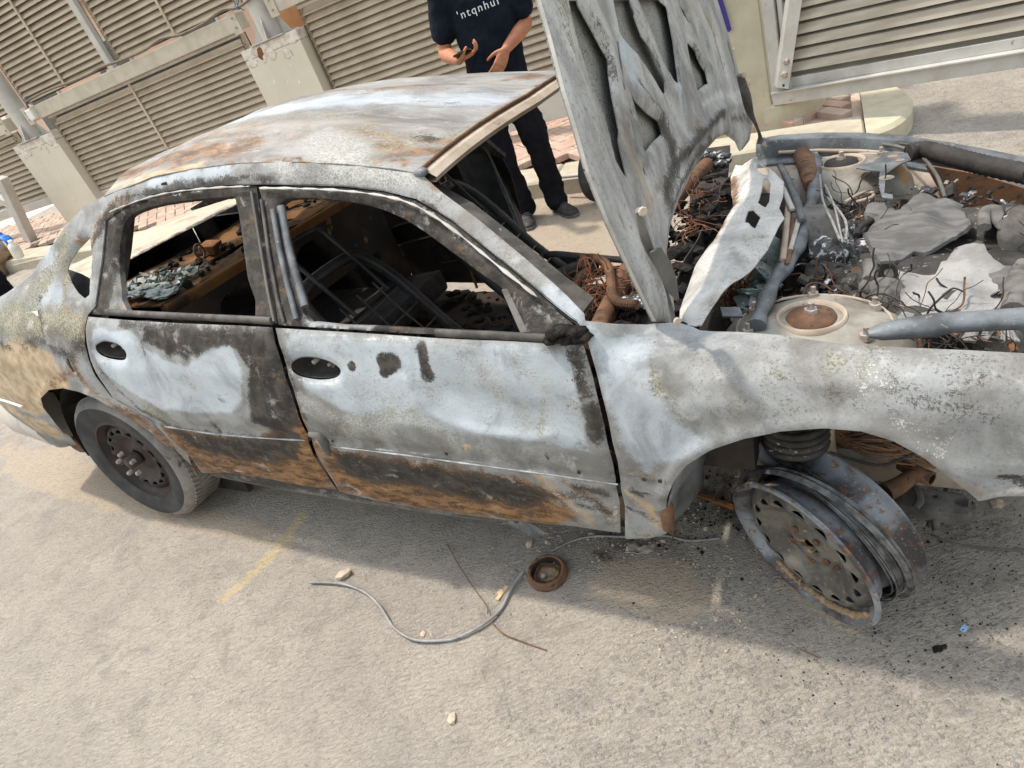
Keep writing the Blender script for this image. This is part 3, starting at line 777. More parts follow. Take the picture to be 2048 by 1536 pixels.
# right-hand concrete gate post
gp = empty('gate_post', fw(-.40, 5.0, gfz(-.4, 5.0))); gp.rotation_euler = (0, 0, -.565); tag(gp, 'olive painted concrete gate post with peeling patches', 'gate post')
def fmp(u, v): return np.c_[u, -(fbm(u, v, 12, 4, 2)-.5)*.006, v]
mb = MB(); mb.box((-.2, .17, 1.45), (.40, .34, 3.2), bev=.012); mb.build('shaft', M['pillar2'], gp)
for q in range(34):
    mb = MB(); rr = random.Random(q)
    mb.blob((rr.uniform(-.37, -.03), 0, rr.uniform(.12, 1.7)), (rr.uniform(.006, .02), .003, rr.uniform(.008, .03)), 1, .6, 3, None, q); mb.build('peeled_patch', M['kerby'], gp)
mb = MB(); mb.lathe([(0, .12), (.29, .12), (.31, .10), (.31, -.2)], (.02, .30, .135), (0, 0, 1), 40, smooth=False); mb.build('footing', M['kerby'], gp, 30)
pp = empty('purple_strip', fw(-.74, 4.97, .5)); pp.rotation_euler = (0, 0, -.565); tag(pp, 'dark purple strip hanging beside the olive gate post', 'plastic strip')
PQ = [(-0.677,0.897),(-0.601,0.874),(-0.576,0.694),(-0.59,0.68),(-0.605,0.691),(-0.627,0.823)]
u_, z_ = -.74, .5
mb = MB(); mb.prism([(a-u_, b-z_) for a, b in PQ]+[(-.28, 1.6), (-.28, .9)], lambda u, v, w: (u, w, v), .012); mb.build('sheet', M['purple'], pp)

# swung-open gate leaf on the right
GYAW = -.874; GWV = Vector((math.cos(GYAW), math.sin(GYAW), 0)); GNV = Vector((-GWV.y, GWV.x, 0)); GO = 4.64
def gw_(a, b, z): return GWV*a+GNV*b+Vector((0, 0, z))
GA0, GZ0 = (-1.887,0.148)
gate = empty('metal_gate', gw_(GA0, GO, GZ0)); gate.rotation_euler = (0, 0, GYAW); tag(gate, 'aluminium louvred gate leaf standing open at the right', 'gate')
GL = 2.6; GH = 2.1
zb = [(-1.887,0.148), (-1.833,0.233), (-1.748,0.303), (-1.743,0.347)]
h0 = zb[1][1]-GZ0; h1g = zb[2][1]-GZ0; h2g = zb[3][1]-GZ0
mb = MB(); mb.box((GL/2, .03, h0/2), (GL, .06, h0), bev=.005); mb.build('bottom_rail', M['alum'], gate)
mb = MB(); mb.box((GL/2, .012, h0+.004), (GL, .075, .008)); mb.build('rail_lip', M['alum'], gate)
mb = MB(); mb.box((GL/2+.05, .045, (h0+h1g)/2+.004), (GL-.1, .03, h1g-h0-.01), bev=.003); mb.build('lower_sill', M['alum'], gate)
gpitch = .073
gm = MB(); prof = [(.0, 0), (.0, .052), (.034, .070), (.036, .070), (.003, .050), (.003, 0)]
k = len(prof); L = GL-.16
gm.add([(u, a, b) for u in (0, L) for a, b in prof], [(i, (i+1) % k, k+(i+1) % k, k+i) for i in range(k)]+[tuple(range(k-1, -1, -1)), tuple(range(k, 2*k))])
gme = gm.mesh('slat'); gme.materials.append(M['slatgate'])
for i in range(int((GH-h2g)/gpitch)):
    o = link_mesh('slat', gme, None, gate); o.location = (.12, .03+random.uniform(-.001, .001), h2g-.012+i*gpitch); o.rotation_euler = (random.uniform(-.03, .03)-.22, 0, 0)
mb = MB(); mb.box((GL/2, .085, GH/2), (GL-.1, .006, GH)); mb.build('backing_sheet', M['slatgate'], gate)
mb = MB(); mb.box((.04, .03, GH/2+h0/2), (.075, .06, GH-h0), bev=.005); mb.build('stile', M['alum'], gate)
mb = MB(); mb.box((.105, .04, GH/2+h0/2), (.03, .05, GH-h0), bev=.004); mb.build('inner_stile', M['alum'], gate)
mb = MB(); mb.box((GL-.04, .03, GH/2+h0/2), (.075, .06, GH-h0), bev=.005); mb.build('stile', M['alum'], gate)
# diagonal angle-iron brace with two bolts
B0 = (-1.808,0.267); B1 = (-1.672,0.765)
dx, dz = B1[0]-B0[0], B1[1]-B0[1]; ln = math.hypot(dx, dz); ang = math.atan2(dx, dz); bx = B0[0]-GA0; bz = B0[1]-GZ0
br = MB(); R = Matrix.Rotation(ang, 3, 'Y')
def bp(x, y, z): return Vector((bx, -.04, bz))+R@Vector((x, y, z))
for x0, x1, y0, y1 in ((-.062, -.028, .034, .0), (-.028, .048, .0, -.002)):
    br.add([bp(x0, y0, 0), bp(x1, y1, 0), bp(x1, y1, 1.6), bp(x0, y0, 1.6), bp(x0, y0+.005, 0), bp(x1, y1+.005, 0), bp(x1, y1+.005, 1.6), bp(x0, y0+.005, 1.6)],
           [(0, 1, 2, 3), (7, 6, 5, 4), (0, 4, 5, 1), (1, 5, 6, 2), (3, 7, 4, 0)])
brace = br.build('brace', M['alum'], gate)
for zz in (.085, .165):
    mb = MB(); mb.lathe([(0, .016), (.015, .016), (.0175, .010), (.0175, 0)], bp(.01, -.002, zz), (0, -1, 0), 6, smooth=False); mb.lathe([(0, .004), (.022, .004), (.022, 0)], bp(.01, 0, zz), (0, -1, 0), 16); mb.build('bolt', M['bolt'], brace)
mb = MB(); mb.lathe([(0, .003), (.009, .003)], bp(.015, -.003, .02), (0, -1, 0), 8); mb.build('bolt_hole', M['black'], brace)

# half-open service gate at far left: leaning strut frame, mound of rubble
sg = empty('strut_frame', fw(-9.75, 5.2, gfz(-9.75, 5.2))); tag(sg, 'grey steel strut frame leaning at the far left edge', 'steel frame')
def wl_(off, pts, r, nm):
    P = [Vector(fw(a, off, b))-sg.location for a, b in pts]
    mb = MB(); 
    for a, b in zip(P[:-1], P[1:]):
        d = b-a; mb.box((a+b)/2, (r*2, r*2, d.length), d.to_track_quat('Z', 'Y').to_matrix(), bev=.006)
    mb.build(nm, M['post'], sg)
wl_(5.3, [(-8.978,1.394),(-9.296,0.62)], .055, 'upright')
wl_(5.34, [(-9.427,1.213),(-9.167,1.059)], .045, 'diagonal')
wl_(5.36, [(-10.127,0.997),(-9.22,1.007)], .045, 'crossbar')

# ------------------------------------------------------------------ the burnt car (local axes: x forward, y to its left, z up)
car = bpy.data.objects.new('burnt_car', None); COL.objects.link(car); car.empty_display_size = .1
CARM = Matrix(((0.802833844235949, 0.5891472466423942, 0.09145130028060866, -1.1740894620136952),
               (-0.5924537613582552, 0.8055190770543426, 0.011728476200075277, 3.279477172424621),
               (-0.06675596753687021, -0.06359668446708612, 0.9957404795040775, 0), (0, 0, 0, 1)))
car.matrix_world = CARM
tag(car, 'burnt-out sedan with its bonnet raised, grey scorched panels and no glass', 'car')
car['group'] = 'wrecked car'
Z1 = [0, .2, .3, .5, .65, .8, .90, .95, 1.0, 1.30, 1.42]; Y1 = [.76, .80, .835, .875, .885, .872, .85, .83, .79, .575, .50]
Z2 = [0, .2, .3, .5, .65, .77, .82, .85, .875, .89]; Y2 = [.76, .80, .835, .875, .885, .88, .86, .82, .75, .70]
def yside(x, z):
    k = np.clip((x-2.2)/.25, 0, 1); k = k*k*(3-2*k)
    y = np.interp(z, Z1, Y1)*(1-k)+np.interp(z, Z2, Y2)*k
    y = y-np.where(x > 2.7, .10*((x-2.7)/.9)**2, 0)-np.where(x < -.3, .12*((-.3-x)/.7)**2, 0)
    return y
def near(inset=0.):
    return lambda u, v: np.c_[u, -(yside(u, v)-inset), v]
def far(inset=0.):
    return lambda u, v: np.c_[u, (yside(u, v)-inset), v]
def bump_line(u, v, pts, w, h):
    d = d_line(u, v, pts); return h*np.exp(-(d/w)**2)
def below(u, v, pts, w):
    """0 above a left-to-right line, 1 below it, with a soft step of width w"""
    P = sorted(pts); y = np.interp(u, [p[0] for p in P], [p[1] for p in P])
    t = np.clip((y-v)/w+.5, 0, 1); return t*t*(3-2*t)
B = M['burnt']

# ---- body side: roof rail, pillars, quarter panel in one pressing with the door aperture cut out
BS_TOP = [(1.741,1.263),(1.663,1.28),(1.507,1.307),(1.32,1.334),(1.048,1.359),(0.837,1.367),(0.631,1.363),(0.449,1.344),(0.345,1.331),(0.233,1.312),(0.127,1.266),(0.042,1.214),(-0.036,1.17),(-0.104,1.117),(-0.225,1.081)]
BS_APIL = [(2.21,0.961),(2.165,0.994),(2.059,1.065),(1.916,1.155),(1.809,1.216),(1.758,1.25)]          # windscreen edge
BS_ARCH = [(0.349,0.215),(0.417,0.309),(0.42,0.38),(0.409,0.449),(0.386,0.517),(0.34,0.565),(0.27,0.622),(0.174,0.675),(0.08,0.702),(-0.015,0.712),(-0.121,0.701),(-0.221,0.657),(-0.263,0.607),(-0.273,0.544),(-0.291,0.459),(-0.321,0.367)]
BS_OUT = BS_APIL+BS_TOP+[(-.45, 1.03), (-.75, .98), (-.95, .93), (-.98, .55), (-.90, .33), (-.55, .31)]+BS_ARCH[::-1]
# door line in front of the arch and the sill return
BS_DOORL = [(0.349,0.215),(0.468,0.398),(0.429,0.56),(0.366,0.626),(0.264,0.679),(0.242,0.766),(0.243,0.837),(0.265,0.918),(0.278,0.96),(0.287,0.988)]
BS_APER = [(0.332,1.013),(0.36,1.145),(0.372,1.26),(0.472,1.29),(0.608,1.309),(0.766,1.313),(0.96,1.306),(1.157,1.292),(1.322,1.275),(1.474,1.259),(1.619,1.236),(1.732,1.208),(1.843,1.156),(1.991,1.067),(2.115,0.99),(2.193,0.946)]
BODY_OUT = BS_OUT+BS_DOORL[1:]+BS_APER[0:]+[(2.217,0.916)]
BODY_OUT = [p for i, p in enumerate(BODY_OUT) if i == 0 or math.hypot(p[0]-BODY_OUT[i-1][0], p[1]-BODY_OUT[i-1][1]) > .004]
QW = [(0.267,1.218),(0.2,1.189),(0.149,1.154),(0.133,1.125),(0.16,1.087),(0.206,1.053),(0.249,1.037),(0.282,1.047),(0.28,1.091),(0.29,1.149)]
BS_STR = [
 ('soot', [(0.448,1.305),(0.63,1.318),(0.885,1.322),(1.156,1.305),(1.32,1.289),(1.509,1.267)], .012, .03, .8), ('rust', [(0.274,0.974),(0.277,0.875),(0.274,0.758)], .02, .04, .7), ('soot', [(0.268,1.003),(0.187,1.019),(0.133,1.058)], .010, .03, .6), ('soot', [(0.405,1.287),(0.338,1.248),(0.302,1.177)], .016, .03, .7), ('olive', [(1.002,1.343),(1.32,1.305),(1.681,1.253)], .02, .08, .5),
 ('olive', [(0.131,1.232),(0.076,1.128),(-0.088,1.041),(-0.302,0.981)], .05, .10, .75), ('crackle', [(1.714,1.25),(1.579,1.274),(1.397,1.297),(1.24,1.317)], .035, .05, .95),
 ('ash', [(0.63,1.339),(0.885,1.339),(1.002,1.33)], .03, .05, .9), ('soot', [(0.885,1.318),(1.113,1.309),(1.3,1.298)], .014, .03, .7), ('soot', [(0.603,1.311),(0.786,1.314),(1.047,1.303)], .010, .02, .9),
 ('soot', [(0.435,1.284),(0.364,1.254),(0.341,1.219)], .016, .03, .9), ('rust', [(0.506,1.307),(0.391,1.281),(0.32,1.242)], .018, .04, .85),
 ('rust', [(0.338,1.248),(0.296,1.178),(0.197,1.22)], .02, .04, .8), ('olive', [(0.307,1.221),(0.202,1.175),(0.128,1.111),(0.144,1.05)], .018, .04, .85),
 ('ash', [(0.038,1.161),(0.012,1.085),(0.086,1.037)], .06, .08, .9), ('white', [(-0.093,1.08),(-0.161,1.043)], .02, .05, .6),
 ('soot', [(-0.019,1.055),(0.014,0.977),(0.026,0.929)], .018, .05, .7), ('soot', [(-0.17,0.893),(0.009,0.893),(0.145,0.846),(0.242,0.894)], .035, .06, .62),
 ('olive', [(-0.302,0.981),(-0.074,0.963),(0.129,0.976),(0.231,0.945)], .07, .08, .8), ('soot', [(-0.322,0.892),(-0.28,0.872)], .03, .05, .7),
 ('tan', [(-0.422,0.782),(-0.179,0.832),(-0.049,0.771),(-0.411,0.637)]+[(-.9, .8), (-.9, .4)], .10, .07, 1), ('rust', [(0.118,1.051),(0.173,0.997),(0.227,0.975)], .010, .03, .8),
 ('rust', [(-0.091,0.725),(0.136,0.786),(0.187,0.691),(0.333,0.607)], .035, .07, .72), ('rust', [(0.341,0.583),(0.436,0.49),(0.418,0.292)], .03, .05, .85),
 ('tan', [(-0.697,0.596),(-0.573,0.47),(-0.383,0.468)], .06, .05, 1), ('rust', [(0.172,0.836),(0.163,0.787)], .02, .05, .6),
 ('bare', [(0.244,0.799),(0.27,0.695),(0.338,0.612)], .002, .010, .9), ('soot', [(0.109,0.832),(0.119,0.806),(0.137,0.78)], .004, .008, 1),
 ('rust', [(1.753,1.244),(1.794,1.217)], .008, .03, .9), ('rust', [(1.81,1.208),(1.917,1.148),(2.003,1.097)], .006, .03, .62), ('tan', [(1.842,1.177),(1.99,1.088),(2.1,1.016)], .012, .05, .55),
 ('ash', [(2.115,0.988),(2.192,0.955)], .03, .05, .9), ('olive', [(1.747,1.226),(1.842,1.172),(1.977,1.084),(2.074,1.026)], .012, .06, .62), ('ash', [(1.508,1.286),(1.682,1.243)], .012, .04, .4),
 ('soot', [(1.157,1.288),(1.474,1.257),(1.619,1.233),(1.732,1.205),(1.843,1.154),(1.992,1.065),(2.115,0.988)], .004, .012, .9),
]
def bs_disp(u, v):
    h = bump_line(u, v, [(-0.719,0.586),(-0.406,0.577),(-0.333,0.556)], .006, -.004)+bump_line(u, v, [(-0.712,0.522),(-0.549,0.512),(-0.33,0.506)], .012, .006)
    # wheel-arch lip and shoulder ridge
    d = d_line(u, v, BS_ARCH[3:-1]); h = h+.010*np.exp(-(d/.016)**2)
    h = h+bump_line(u, v, [(-0.222,1.06),(-0.064,1.021),(0.129,0.976)], .05, .006)
    return h+(fbm(u, v, 9, 3, 5)-.5)*.008
body = sheet('body_side', BODY_OUT, near(0.004), B, car, [QW], .016, .0022, BS_STR, 11, .006, .014, disp=bs_disp, hole_roll=.012, hole_w=.02)
body['label'] = 'scorched near side of the body with pillars and rear quarter'
# tail strip of chrome and bumper crease
mb = MB(); mb.tube([(p[0], -(float(yside(np.array([p[0]]), np.array([p[1]]))[0])+.004), p[1]) for p in [(-0.668,0.61),(-0.545,0.613),(-0.434,0.602)]], .007, 6, flat=.5); mb.build('bumper_trim', M['scrap'], body)

# ---- inner aperture (door jamb) seen as dark lips inside the openings
def jamb(pts, w, inset, nm, mat):
    mb = MB(); P = [Vector((x, -(float(yside(np.array([x]), np.array([z]))[0])-inset), z)) for x, z in pts]
    k = len(P)
    vs = P+[p+Vector((0, w, -.004)) for p in P]
    mb.add(vs, [(i, i+1, k+i+1, k+i) for i in range(k-1)], True); mb.add([v+Vector((0, 0, -.012)) for v in vs], [(i+k, k+k*0+i+1+0, i+1, i) if False else (k+i, k+i+1, i+1, i) for i in range(k-1)], True)
    return mb.build(nm, mat, car)
jamb(BS_APER, .12, .008, 'door_jamb', M['frame'])

# ---- doors
def door_frame(name, outer, hole, parent, inset, strokes, seed, mat=None):
    return sheet(name, outer, near(inset), mat or B, parent, [hole], .012, .022, strokes, seed, .004, .008, hole_roll=.010, hole_w=.014)
RD = [(0.294,0.985),(0.556,0.971),(0.796,0.961),(1.036,0.953),(1.231,0.944),(1.239,0.858),(1.237,0.745),(1.222,0.606),(1.186,0.457),(1.164,0.299),(0.999,0.302),(0.807,0.315),(0.62,0.32),(0.455,0.287),(0.491,0.398),(0.445,0.559),(0.383,0.627),(0.28,0.68),(0.262,0.77),(0.262,0.841),(0.281,0.918)]
RH = sm2([(0.318,0.887),(0.371,0.905),(0.434,0.9),(0.476,0.882),(0.489,0.859),(0.469,0.84),(0.42,0.836),(0.359,0.844),(0.32,0.861)], 4)
MOULD_R = [(0.505,0.599),(0.716,0.587),(0.969,0.589),(1.201,0.596)]; MOULD_R2 = [(0.504,0.566),(0.741,0.552),(0.993,0.554),(1.202,0.562)]
RD_STR = [
 ('soot', [(1.239,0.944),(1.252,0.851),(1.246,0.719)], .03, .06, .8), ('soot', [(0.501,0.961),(0.92,0.947),(1.216,0.931)], .02, .04, .75), ('rust', [(1.269,0.789),(1.243,0.648),(1.193,0.445),(1.166,0.322)], .03, .05, .72), ('soot', [(1.253,0.881),(1.25,0.771)], .03, .06, .85),
 ('soot', [(0.528,0.967),(0.92,0.954),(1.228,0.94),(1.242,0.851),(1.233,0.736),(1.219,0.626),(1.11,0.592),(1.003,0.62),(1.035,0.709),(1.096,0.817),(1.06,0.88),(1.01,0.896),(0.937,0.887),(0.873,0.854),(0.83,0.842),(0.791,0.865),(0.733,0.851),(0.721,0.878),(0.651,0.895),(0.596,0.895),(0.637,0.934),(0.573,0.955)], 0, .035, .95, 'fill'),
 ('olive', [(1.127,0.88),(1.242,0.851),(1.197,0.624),(1.047,0.634)], .02, .10, .7),
 ('ash', [(0.34,0.945),(0.558,0.943),(0.597,0.911),(0.646,0.886),(0.716,0.844),(0.824,0.828),(0.885,0.854),(0.999,0.896),(1.049,0.896),(1.06,0.816),(1.011,0.708),(0.929,0.651),(0.762,0.645),(0.581,0.655),(0.443,0.702),(0.353,0.761),(0.32,0.82),(0.299,0.875)], 0, .035, 1, 'fill'),
 ('soot', [(0.616,0.891),(0.615,0.869)], .012, .014, .7), ('crackle', [(0.787,0.783),(0.794,0.755)], .014, .03, .8),
 ('rust', [(0.478,0.569),(0.741,0.552),(0.988,0.547),(1.284,0.755),(1.262,0.609),(1.169,0.293),(0.903,0.307),(0.465,0.297),(0.487,0.424)], 0, .05, .92, 'fill'), ('soot', [(0.528,0.561),(0.737,0.547),(0.997,0.561),(1.197,0.624),(1.134,0.501),(1.052,0.439),(0.833,0.41),(0.6,0.451)], 0, .08, .85, 'fill'), ('soot', [(1.085,0.605),(1.174,0.581),(1.104,0.472)], .015, .03, .9), ('soot', [(0.916,0.513),(1.097,0.484)], .03, .05, .78), ('soot', [(0.805,0.594),(0.785,0.523)], .016, .03, .7),
 ('tan', [(0.587,0.612),(0.64,0.593)], .012, .02, .6), ('tan', [(1.004,0.57),(1.162,0.622)], .025, .06, .62), ('tan', [(0.534,0.5),(0.691,0.489),(0.798,0.461)], .012, .05, .5),
 ('rust', [(1.275,0.772),(1.22,0.585),(1.166,0.389)], .026, .05, .95), ('tan', [(0.49,0.304),(0.792,0.298),(1.088,0.293)], .006, .02, .8), ('rust', [(0.538,0.401),(0.716,0.366),(0.946,0.362),(1.155,0.339)], .026, .03, .98), ('rust', [(0.504,0.289),(0.895,0.296),(1.159,0.294)], .02, .02, .8),
 ('tan', [(0.547,0.333),(0.765,0.33),(1.016,0.325)], .010, .03, .72), ('white', [(0.419,0.569),(0.688,0.552),(0.945,0.554)], .002, .004, .6), ('bare', [(0.505,0.376),(0.619,0.35)], .004, .006, .8),
 ('bare', [(0.707,0.356),(0.761,0.341)], .006, .006, .8), ('soot', [(0.301,0.81),(0.352,0.709),(0.466,0.621),(0.541,0.559)], .010, .03, .72), ('white', [(0.323,0.894),(0.331,0.839),(0.428,0.825),(0.485,0.848)], .006, .012, .65),
 ('soot', [(0.294,0.945),(0.268,0.857)], .004, .02, .6), ('olive', [(0.453,0.639),(0.564,0.618)], .02, .03, .7), ('olive', [(0.685,0.808),(0.845,0.776),(0.924,0.704)], .03, .12, .35),
]
def rd_disp(u, v):
    return .005*below(u, v, MOULD_R2, .012)-.004*below(u, v, MOULD_R, .008)+(fbm(u, v, 6, 3, 21)-.5)*.010+bump_line(u, v, [(0.473,0.628),(0.787,0.611),(1.128,0.619)], .03, .003)
rdoor = sheet('rear_door', RD, near(-.001), B, car, [RH], .013, .0018, RD_STR, 21, .007, .012, disp=rd_disp, hole_roll=.010, hole_w=.022)
rdoor['label'] = 'scorched rear door with a pale ash patch'
FD = [(1.247,0.943),(1.532,0.929),(1.779,0.915),(2.037,0.905),(2.128,0.9),(2.208,0.895),(2.222,0.816),(2.231,0.699),(2.231,0.576),(2.218,0.428),(2.184,0.276),(2.051,0.28),(1.798,0.261),(1.534,0.252),(1.337,0.266),(1.183,0.299),(1.203,0.459),(1.233,0.607),(1.25,0.746),(1.255,0.858)]
FH = sm2([(1.273,0.836),(1.308,0.853),(1.364,0.857),(1.418,0.847),(1.454,0.829),(1.455,0.811),(1.427,0.794),(1.362,0.787),(1.298,0.795),(1.271,0.813)], 4)
MOULD_F = [(1.312,0.589),(1.515,0.583),(1.756,0.571),(1.985,0.554),(2.229,0.534)]; MOULD_F2 = [(1.303,0.547),(1.569,0.541),(1.823,0.531),(2.049,0.522),(2.233,0.512)]
FD_STR = [
 ('olive', [(1.411,0.882),(1.671,0.801),(1.815,0.746),(1.944,0.664),(2.15,0.65)], .05, .2, .42), ('soot', [(1.25,0.684),(1.331,0.605),(1.514,0.581),(1.758,0.577)], .010, .08, .55), ('rust', [(1.246,0.719),(1.24,0.607),(1.217,0.449),(1.209,0.301)], .020, .05, .75), ('soot', [(2.151,0.886),(2.194,0.84)], .015, .06, .6), ('crackle', [(1.481,0.763),(1.649,0.739),(1.832,0.806)], .05, .15, .55),
 ('ash', [(1.306,0.924),(1.698,0.91),(1.995,0.898),(2.188,0.887),(2.183,0.764),(2.182,0.621),(2.077,0.627),(1.934,0.63),(1.787,0.652),(1.621,0.656),(1.447,0.679),(1.317,0.74),(1.282,0.821),(1.284,0.881)], 0, .05, .95, 'fill'),
 ('crackle', [(1.339,0.896),(1.487,0.887)], .02, .05, .68), ('crackle', [(1.804,0.884),(1.929,0.847),(1.97,0.768),(2.01,0.698)], .06, .14, .62), ('crackle', [(2.03,0.861),(2.089,0.813),(2.093,0.732),(2.067,0.673)], .03, .10, .72),
 ('crackle', [(1.288,0.721),(1.4,0.659),(1.548,0.651),(1.696,0.678),(1.78,0.634)], .04, .10, .75), ('olive', [(1.317,0.74),(1.411,0.685),(1.575,0.678),(1.687,0.701)], .02, .06, .75), ('olive', [(2.085,0.759),(2.083,0.717),(2.05,0.657)], .012, .03, .8),
 ('soot', (1.513,0.836), .017, .008, 1), ('soot', [(1.625,0.853),(1.665,0.854),(1.646,0.831),(1.63,0.822)], .022, .012, 1), ('olive', (1.64,0.842), .03, .03, .6),
 ('soot', [(1.768,0.889),(1.765,0.847),(1.766,0.823)], .020, .014, .98), ('olive', [(1.754,0.884),(1.766,0.858)], .02, .03, .6),
 ('soot', [(2.182,0.881),(2.197,0.816),(2.208,0.725),(2.205,0.669)], .020, .04, .95), ('tan', [(2.208,0.852),(2.213,0.779),(2.216,0.698)], .006, .02, .9), ('olive', [(2.153,0.815),(2.163,0.722)], .03, .08, .6),
 ('olive', [(1.316,0.614),(1.6,0.609),(1.842,0.586),(2.061,0.565)], .016, .05, .6),
 ('rust', [(1.279,0.548),(1.491,0.533),(1.735,0.517),(1.969,0.499),(2.072,0.451),(2.077,0.316),(1.971,0.276),(1.727,0.262),(1.459,0.261),(1.186,0.3),(1.205,0.447)], 0, .07, .9, 'fill'),
 ('soot', [(1.297,0.525),(1.484,0.518),(1.729,0.5),(1.947,0.48),(2.038,0.434),(1.936,0.358),(1.772,0.363),(1.588,0.392),(1.371,0.389),(1.285,0.42)], 0, .09, .95, 'fill'), ('soot', [(1.588,0.392),(1.759,0.373),(1.919,0.355)], .012, .03, .72), ('soot', [(1.358,0.504),(1.514,0.501)], .02, .04, .7), ('soot', [(1.704,0.447),(1.911,0.423)], .02, .05, .72),
 ('soot', [(1.334,0.465),(1.608,0.432),(1.855,0.402),(2.055,0.393)], .02, .08, .7), ('soot', [(2.001,0.461),(2.167,0.436),(2.175,0.326)], .02, .08, .6), ('rust', [(1.236,0.36),(1.423,0.338),(1.643,0.314),(1.833,0.301),(1.995,0.298)], .020, .03, .95), ('rust', [(1.215,0.461),(1.209,0.301)], .014, .03, .9), ('rust', [(1.478,0.507),(1.731,0.507)], .012, .05, .6),
 ('tan', [(2.018,0.515),(2.053,0.437),(2.112,0.335)], .022, .06, .8), ('white', [(2.024,0.486),(2.062,0.416),(2.076,0.363)], .010, .03, .6), ('soot', [(2.112,0.49),(2.189,0.471)], .018, .04, .72), ('soot', [(2.086,0.399),(2.189,0.386)], .016, .05, .66), ('rust', [(2.088,0.506),(2.167,0.436),(2.188,0.352)], .03, .06, .6), ('tan', [(1.63,0.514),(1.681,0.51)], .012, .02, .7),
 ('white', [(1.324,0.555),(1.572,0.548),(1.825,0.535),(2.051,0.528)], .003, .003, .75), ('tan', (1.4,0.62), .014, .012, .8), ('tan', (1.651,0.604), .012, .012, .7), ('tan', (1.822,0.596), .016, .014, .9), ('tan', [(1.415,0.516),(1.534,0.468)], .01, .03, .6),
 ('rust', [(1.228,0.606),(1.244,0.524)], .016, .03, .9), ('soot', [(1.266,0.881),(1.263,0.755),(1.258,0.649)], .010, .03, .8), ('white', [(1.297,0.93),(1.53,0.92),(1.778,0.91)], .006, .014, .7), ('soot', [(1.808,0.902),(1.995,0.895)], .004, .010, .7),
 ('white', [(1.264,0.828),(1.283,0.796),(1.353,0.776),(1.441,0.791)], .006, .012, .8), ('soot', [(2.058,0.599),(2.062,0.582)], .004, .008, 1), ('bare', [(1.7,0.787),(1.724,0.711),(1.793,0.672),(1.882,0.656)], .003, .012, .55), ('bare', [(2.211,0.423),(2.187,0.305)], .004, .01, .8),
]
def fd_disp(u, v):
    L = [(1.702,0.805),(1.709,0.757),(1.741,0.704),(1.801,0.672),(1.881,0.653),(2.024,0.639),(2.085,0.66)]
    h = .005*below(u, v, MOULD_F2, .012)-.004*below(u, v, MOULD_F, .008)
    h = h+bump_line(u, v, L, .012, .006)-.014*np.exp(-(d_line(u, v, [(1.824,0.776),(1.933,0.737),(2.01,0.698)])/.075)**2)
    return h+(fbm(u, v, 6, 3, 25)-.5)*.010+bump_line(u, v, [(2.185,0.863),(2.201,0.724),(2.202,0.59)], .02, .005)
fdoor = sheet('front_door', FD, near(-.002), B, car, [FH], .012, .0018, FD_STR, 31, .007, .010, disp=fd_disp, hole_roll=.010, hole_w=.022)
fdoor['label'] = 'heat-blistered front door with three dark spots'
# recesses behind the lost handles
for nm, hole, par in (('handle_recess', RH, rdoor), ('handle_recess', FH, fdoor)):
    c = np.mean(np.array(hole), 0); y = -float(yside(np.array([c[0]]), np.array([c[1]]))[0])
    mb = MB(); pr = [((h[0]-c[0]), (h[1]-c[1])) for h in hole]; k = len(pr)
    vs = [(c[0]+a, y+.012, c[1]+b) for a, b in pr]+[(c[0]+a*.9, y+.075, c[1]+b*.9) for a, b in pr]
    mb.add(vs, [(i, (i+1) % k, k+(i+1) % k, k+i) for i in range(k)]+[tuple(range(k, 2*k))], True); mb.build(nm, M['black'], par)
    for dx, dz, s in ((-.02, .006, .007), (.035, -.002, .005)):
        mb = MB(); mb.lathe([(0, 0), (s, 0), (s, .03)], (c[0]+dx, y+.03, c[1]+dz), (0, 1, 0), 8); mb.build('rivet', M['bolt'], par)
mb = MB(); mb.box((FH[0][0]+.105, -.80, .80), (.014, .008, .09), (0, .35, 0)); mb.build('lock_rod', M['enginepale'], fdoor)
# holes along the moulding
for x, z in [(1.332,0.576),(1.748,0.568),(2.139,0.546)]:
    y = -float(yside(np.array([x]), np.array([z]))[0])
    mb = MB(); mb.lathe([(0, .0), (.006, 0)], (x, y-.008, z), (0, -1, 0), 10); mb.build('clip_hole', M['black'], fdoor)
# melted moulding end on the door edge
mb = MB(); P = [(1.248,0.596),(1.285,0.595),(1.292,0.57),(1.284,0.538),(1.279,0.51)]; mb.tube([(x, -(float(yside(np.array([x]), np.array([z]))[0])+.006), z) for x, z in P], [.010, .015, .016, .013, .006], 8); mb.build('melted_moulding', M['dark_grey'], fdoor)

for pts, par in ((MOULD_F2, fdoor), (MOULD_R2, rdoor)):
    S_ = smooth_path([(x, -(float(yside(np.array([x]), np.array([z]))[0])+.002), z) for x, z in pts], 6)
    mb = MB(); mb.tube(S_, [.0026+.0008*math.sin(i*1.3) for i in range(len(S_))], 6); mb.build('moulding_ridge', M['ridge'], par)
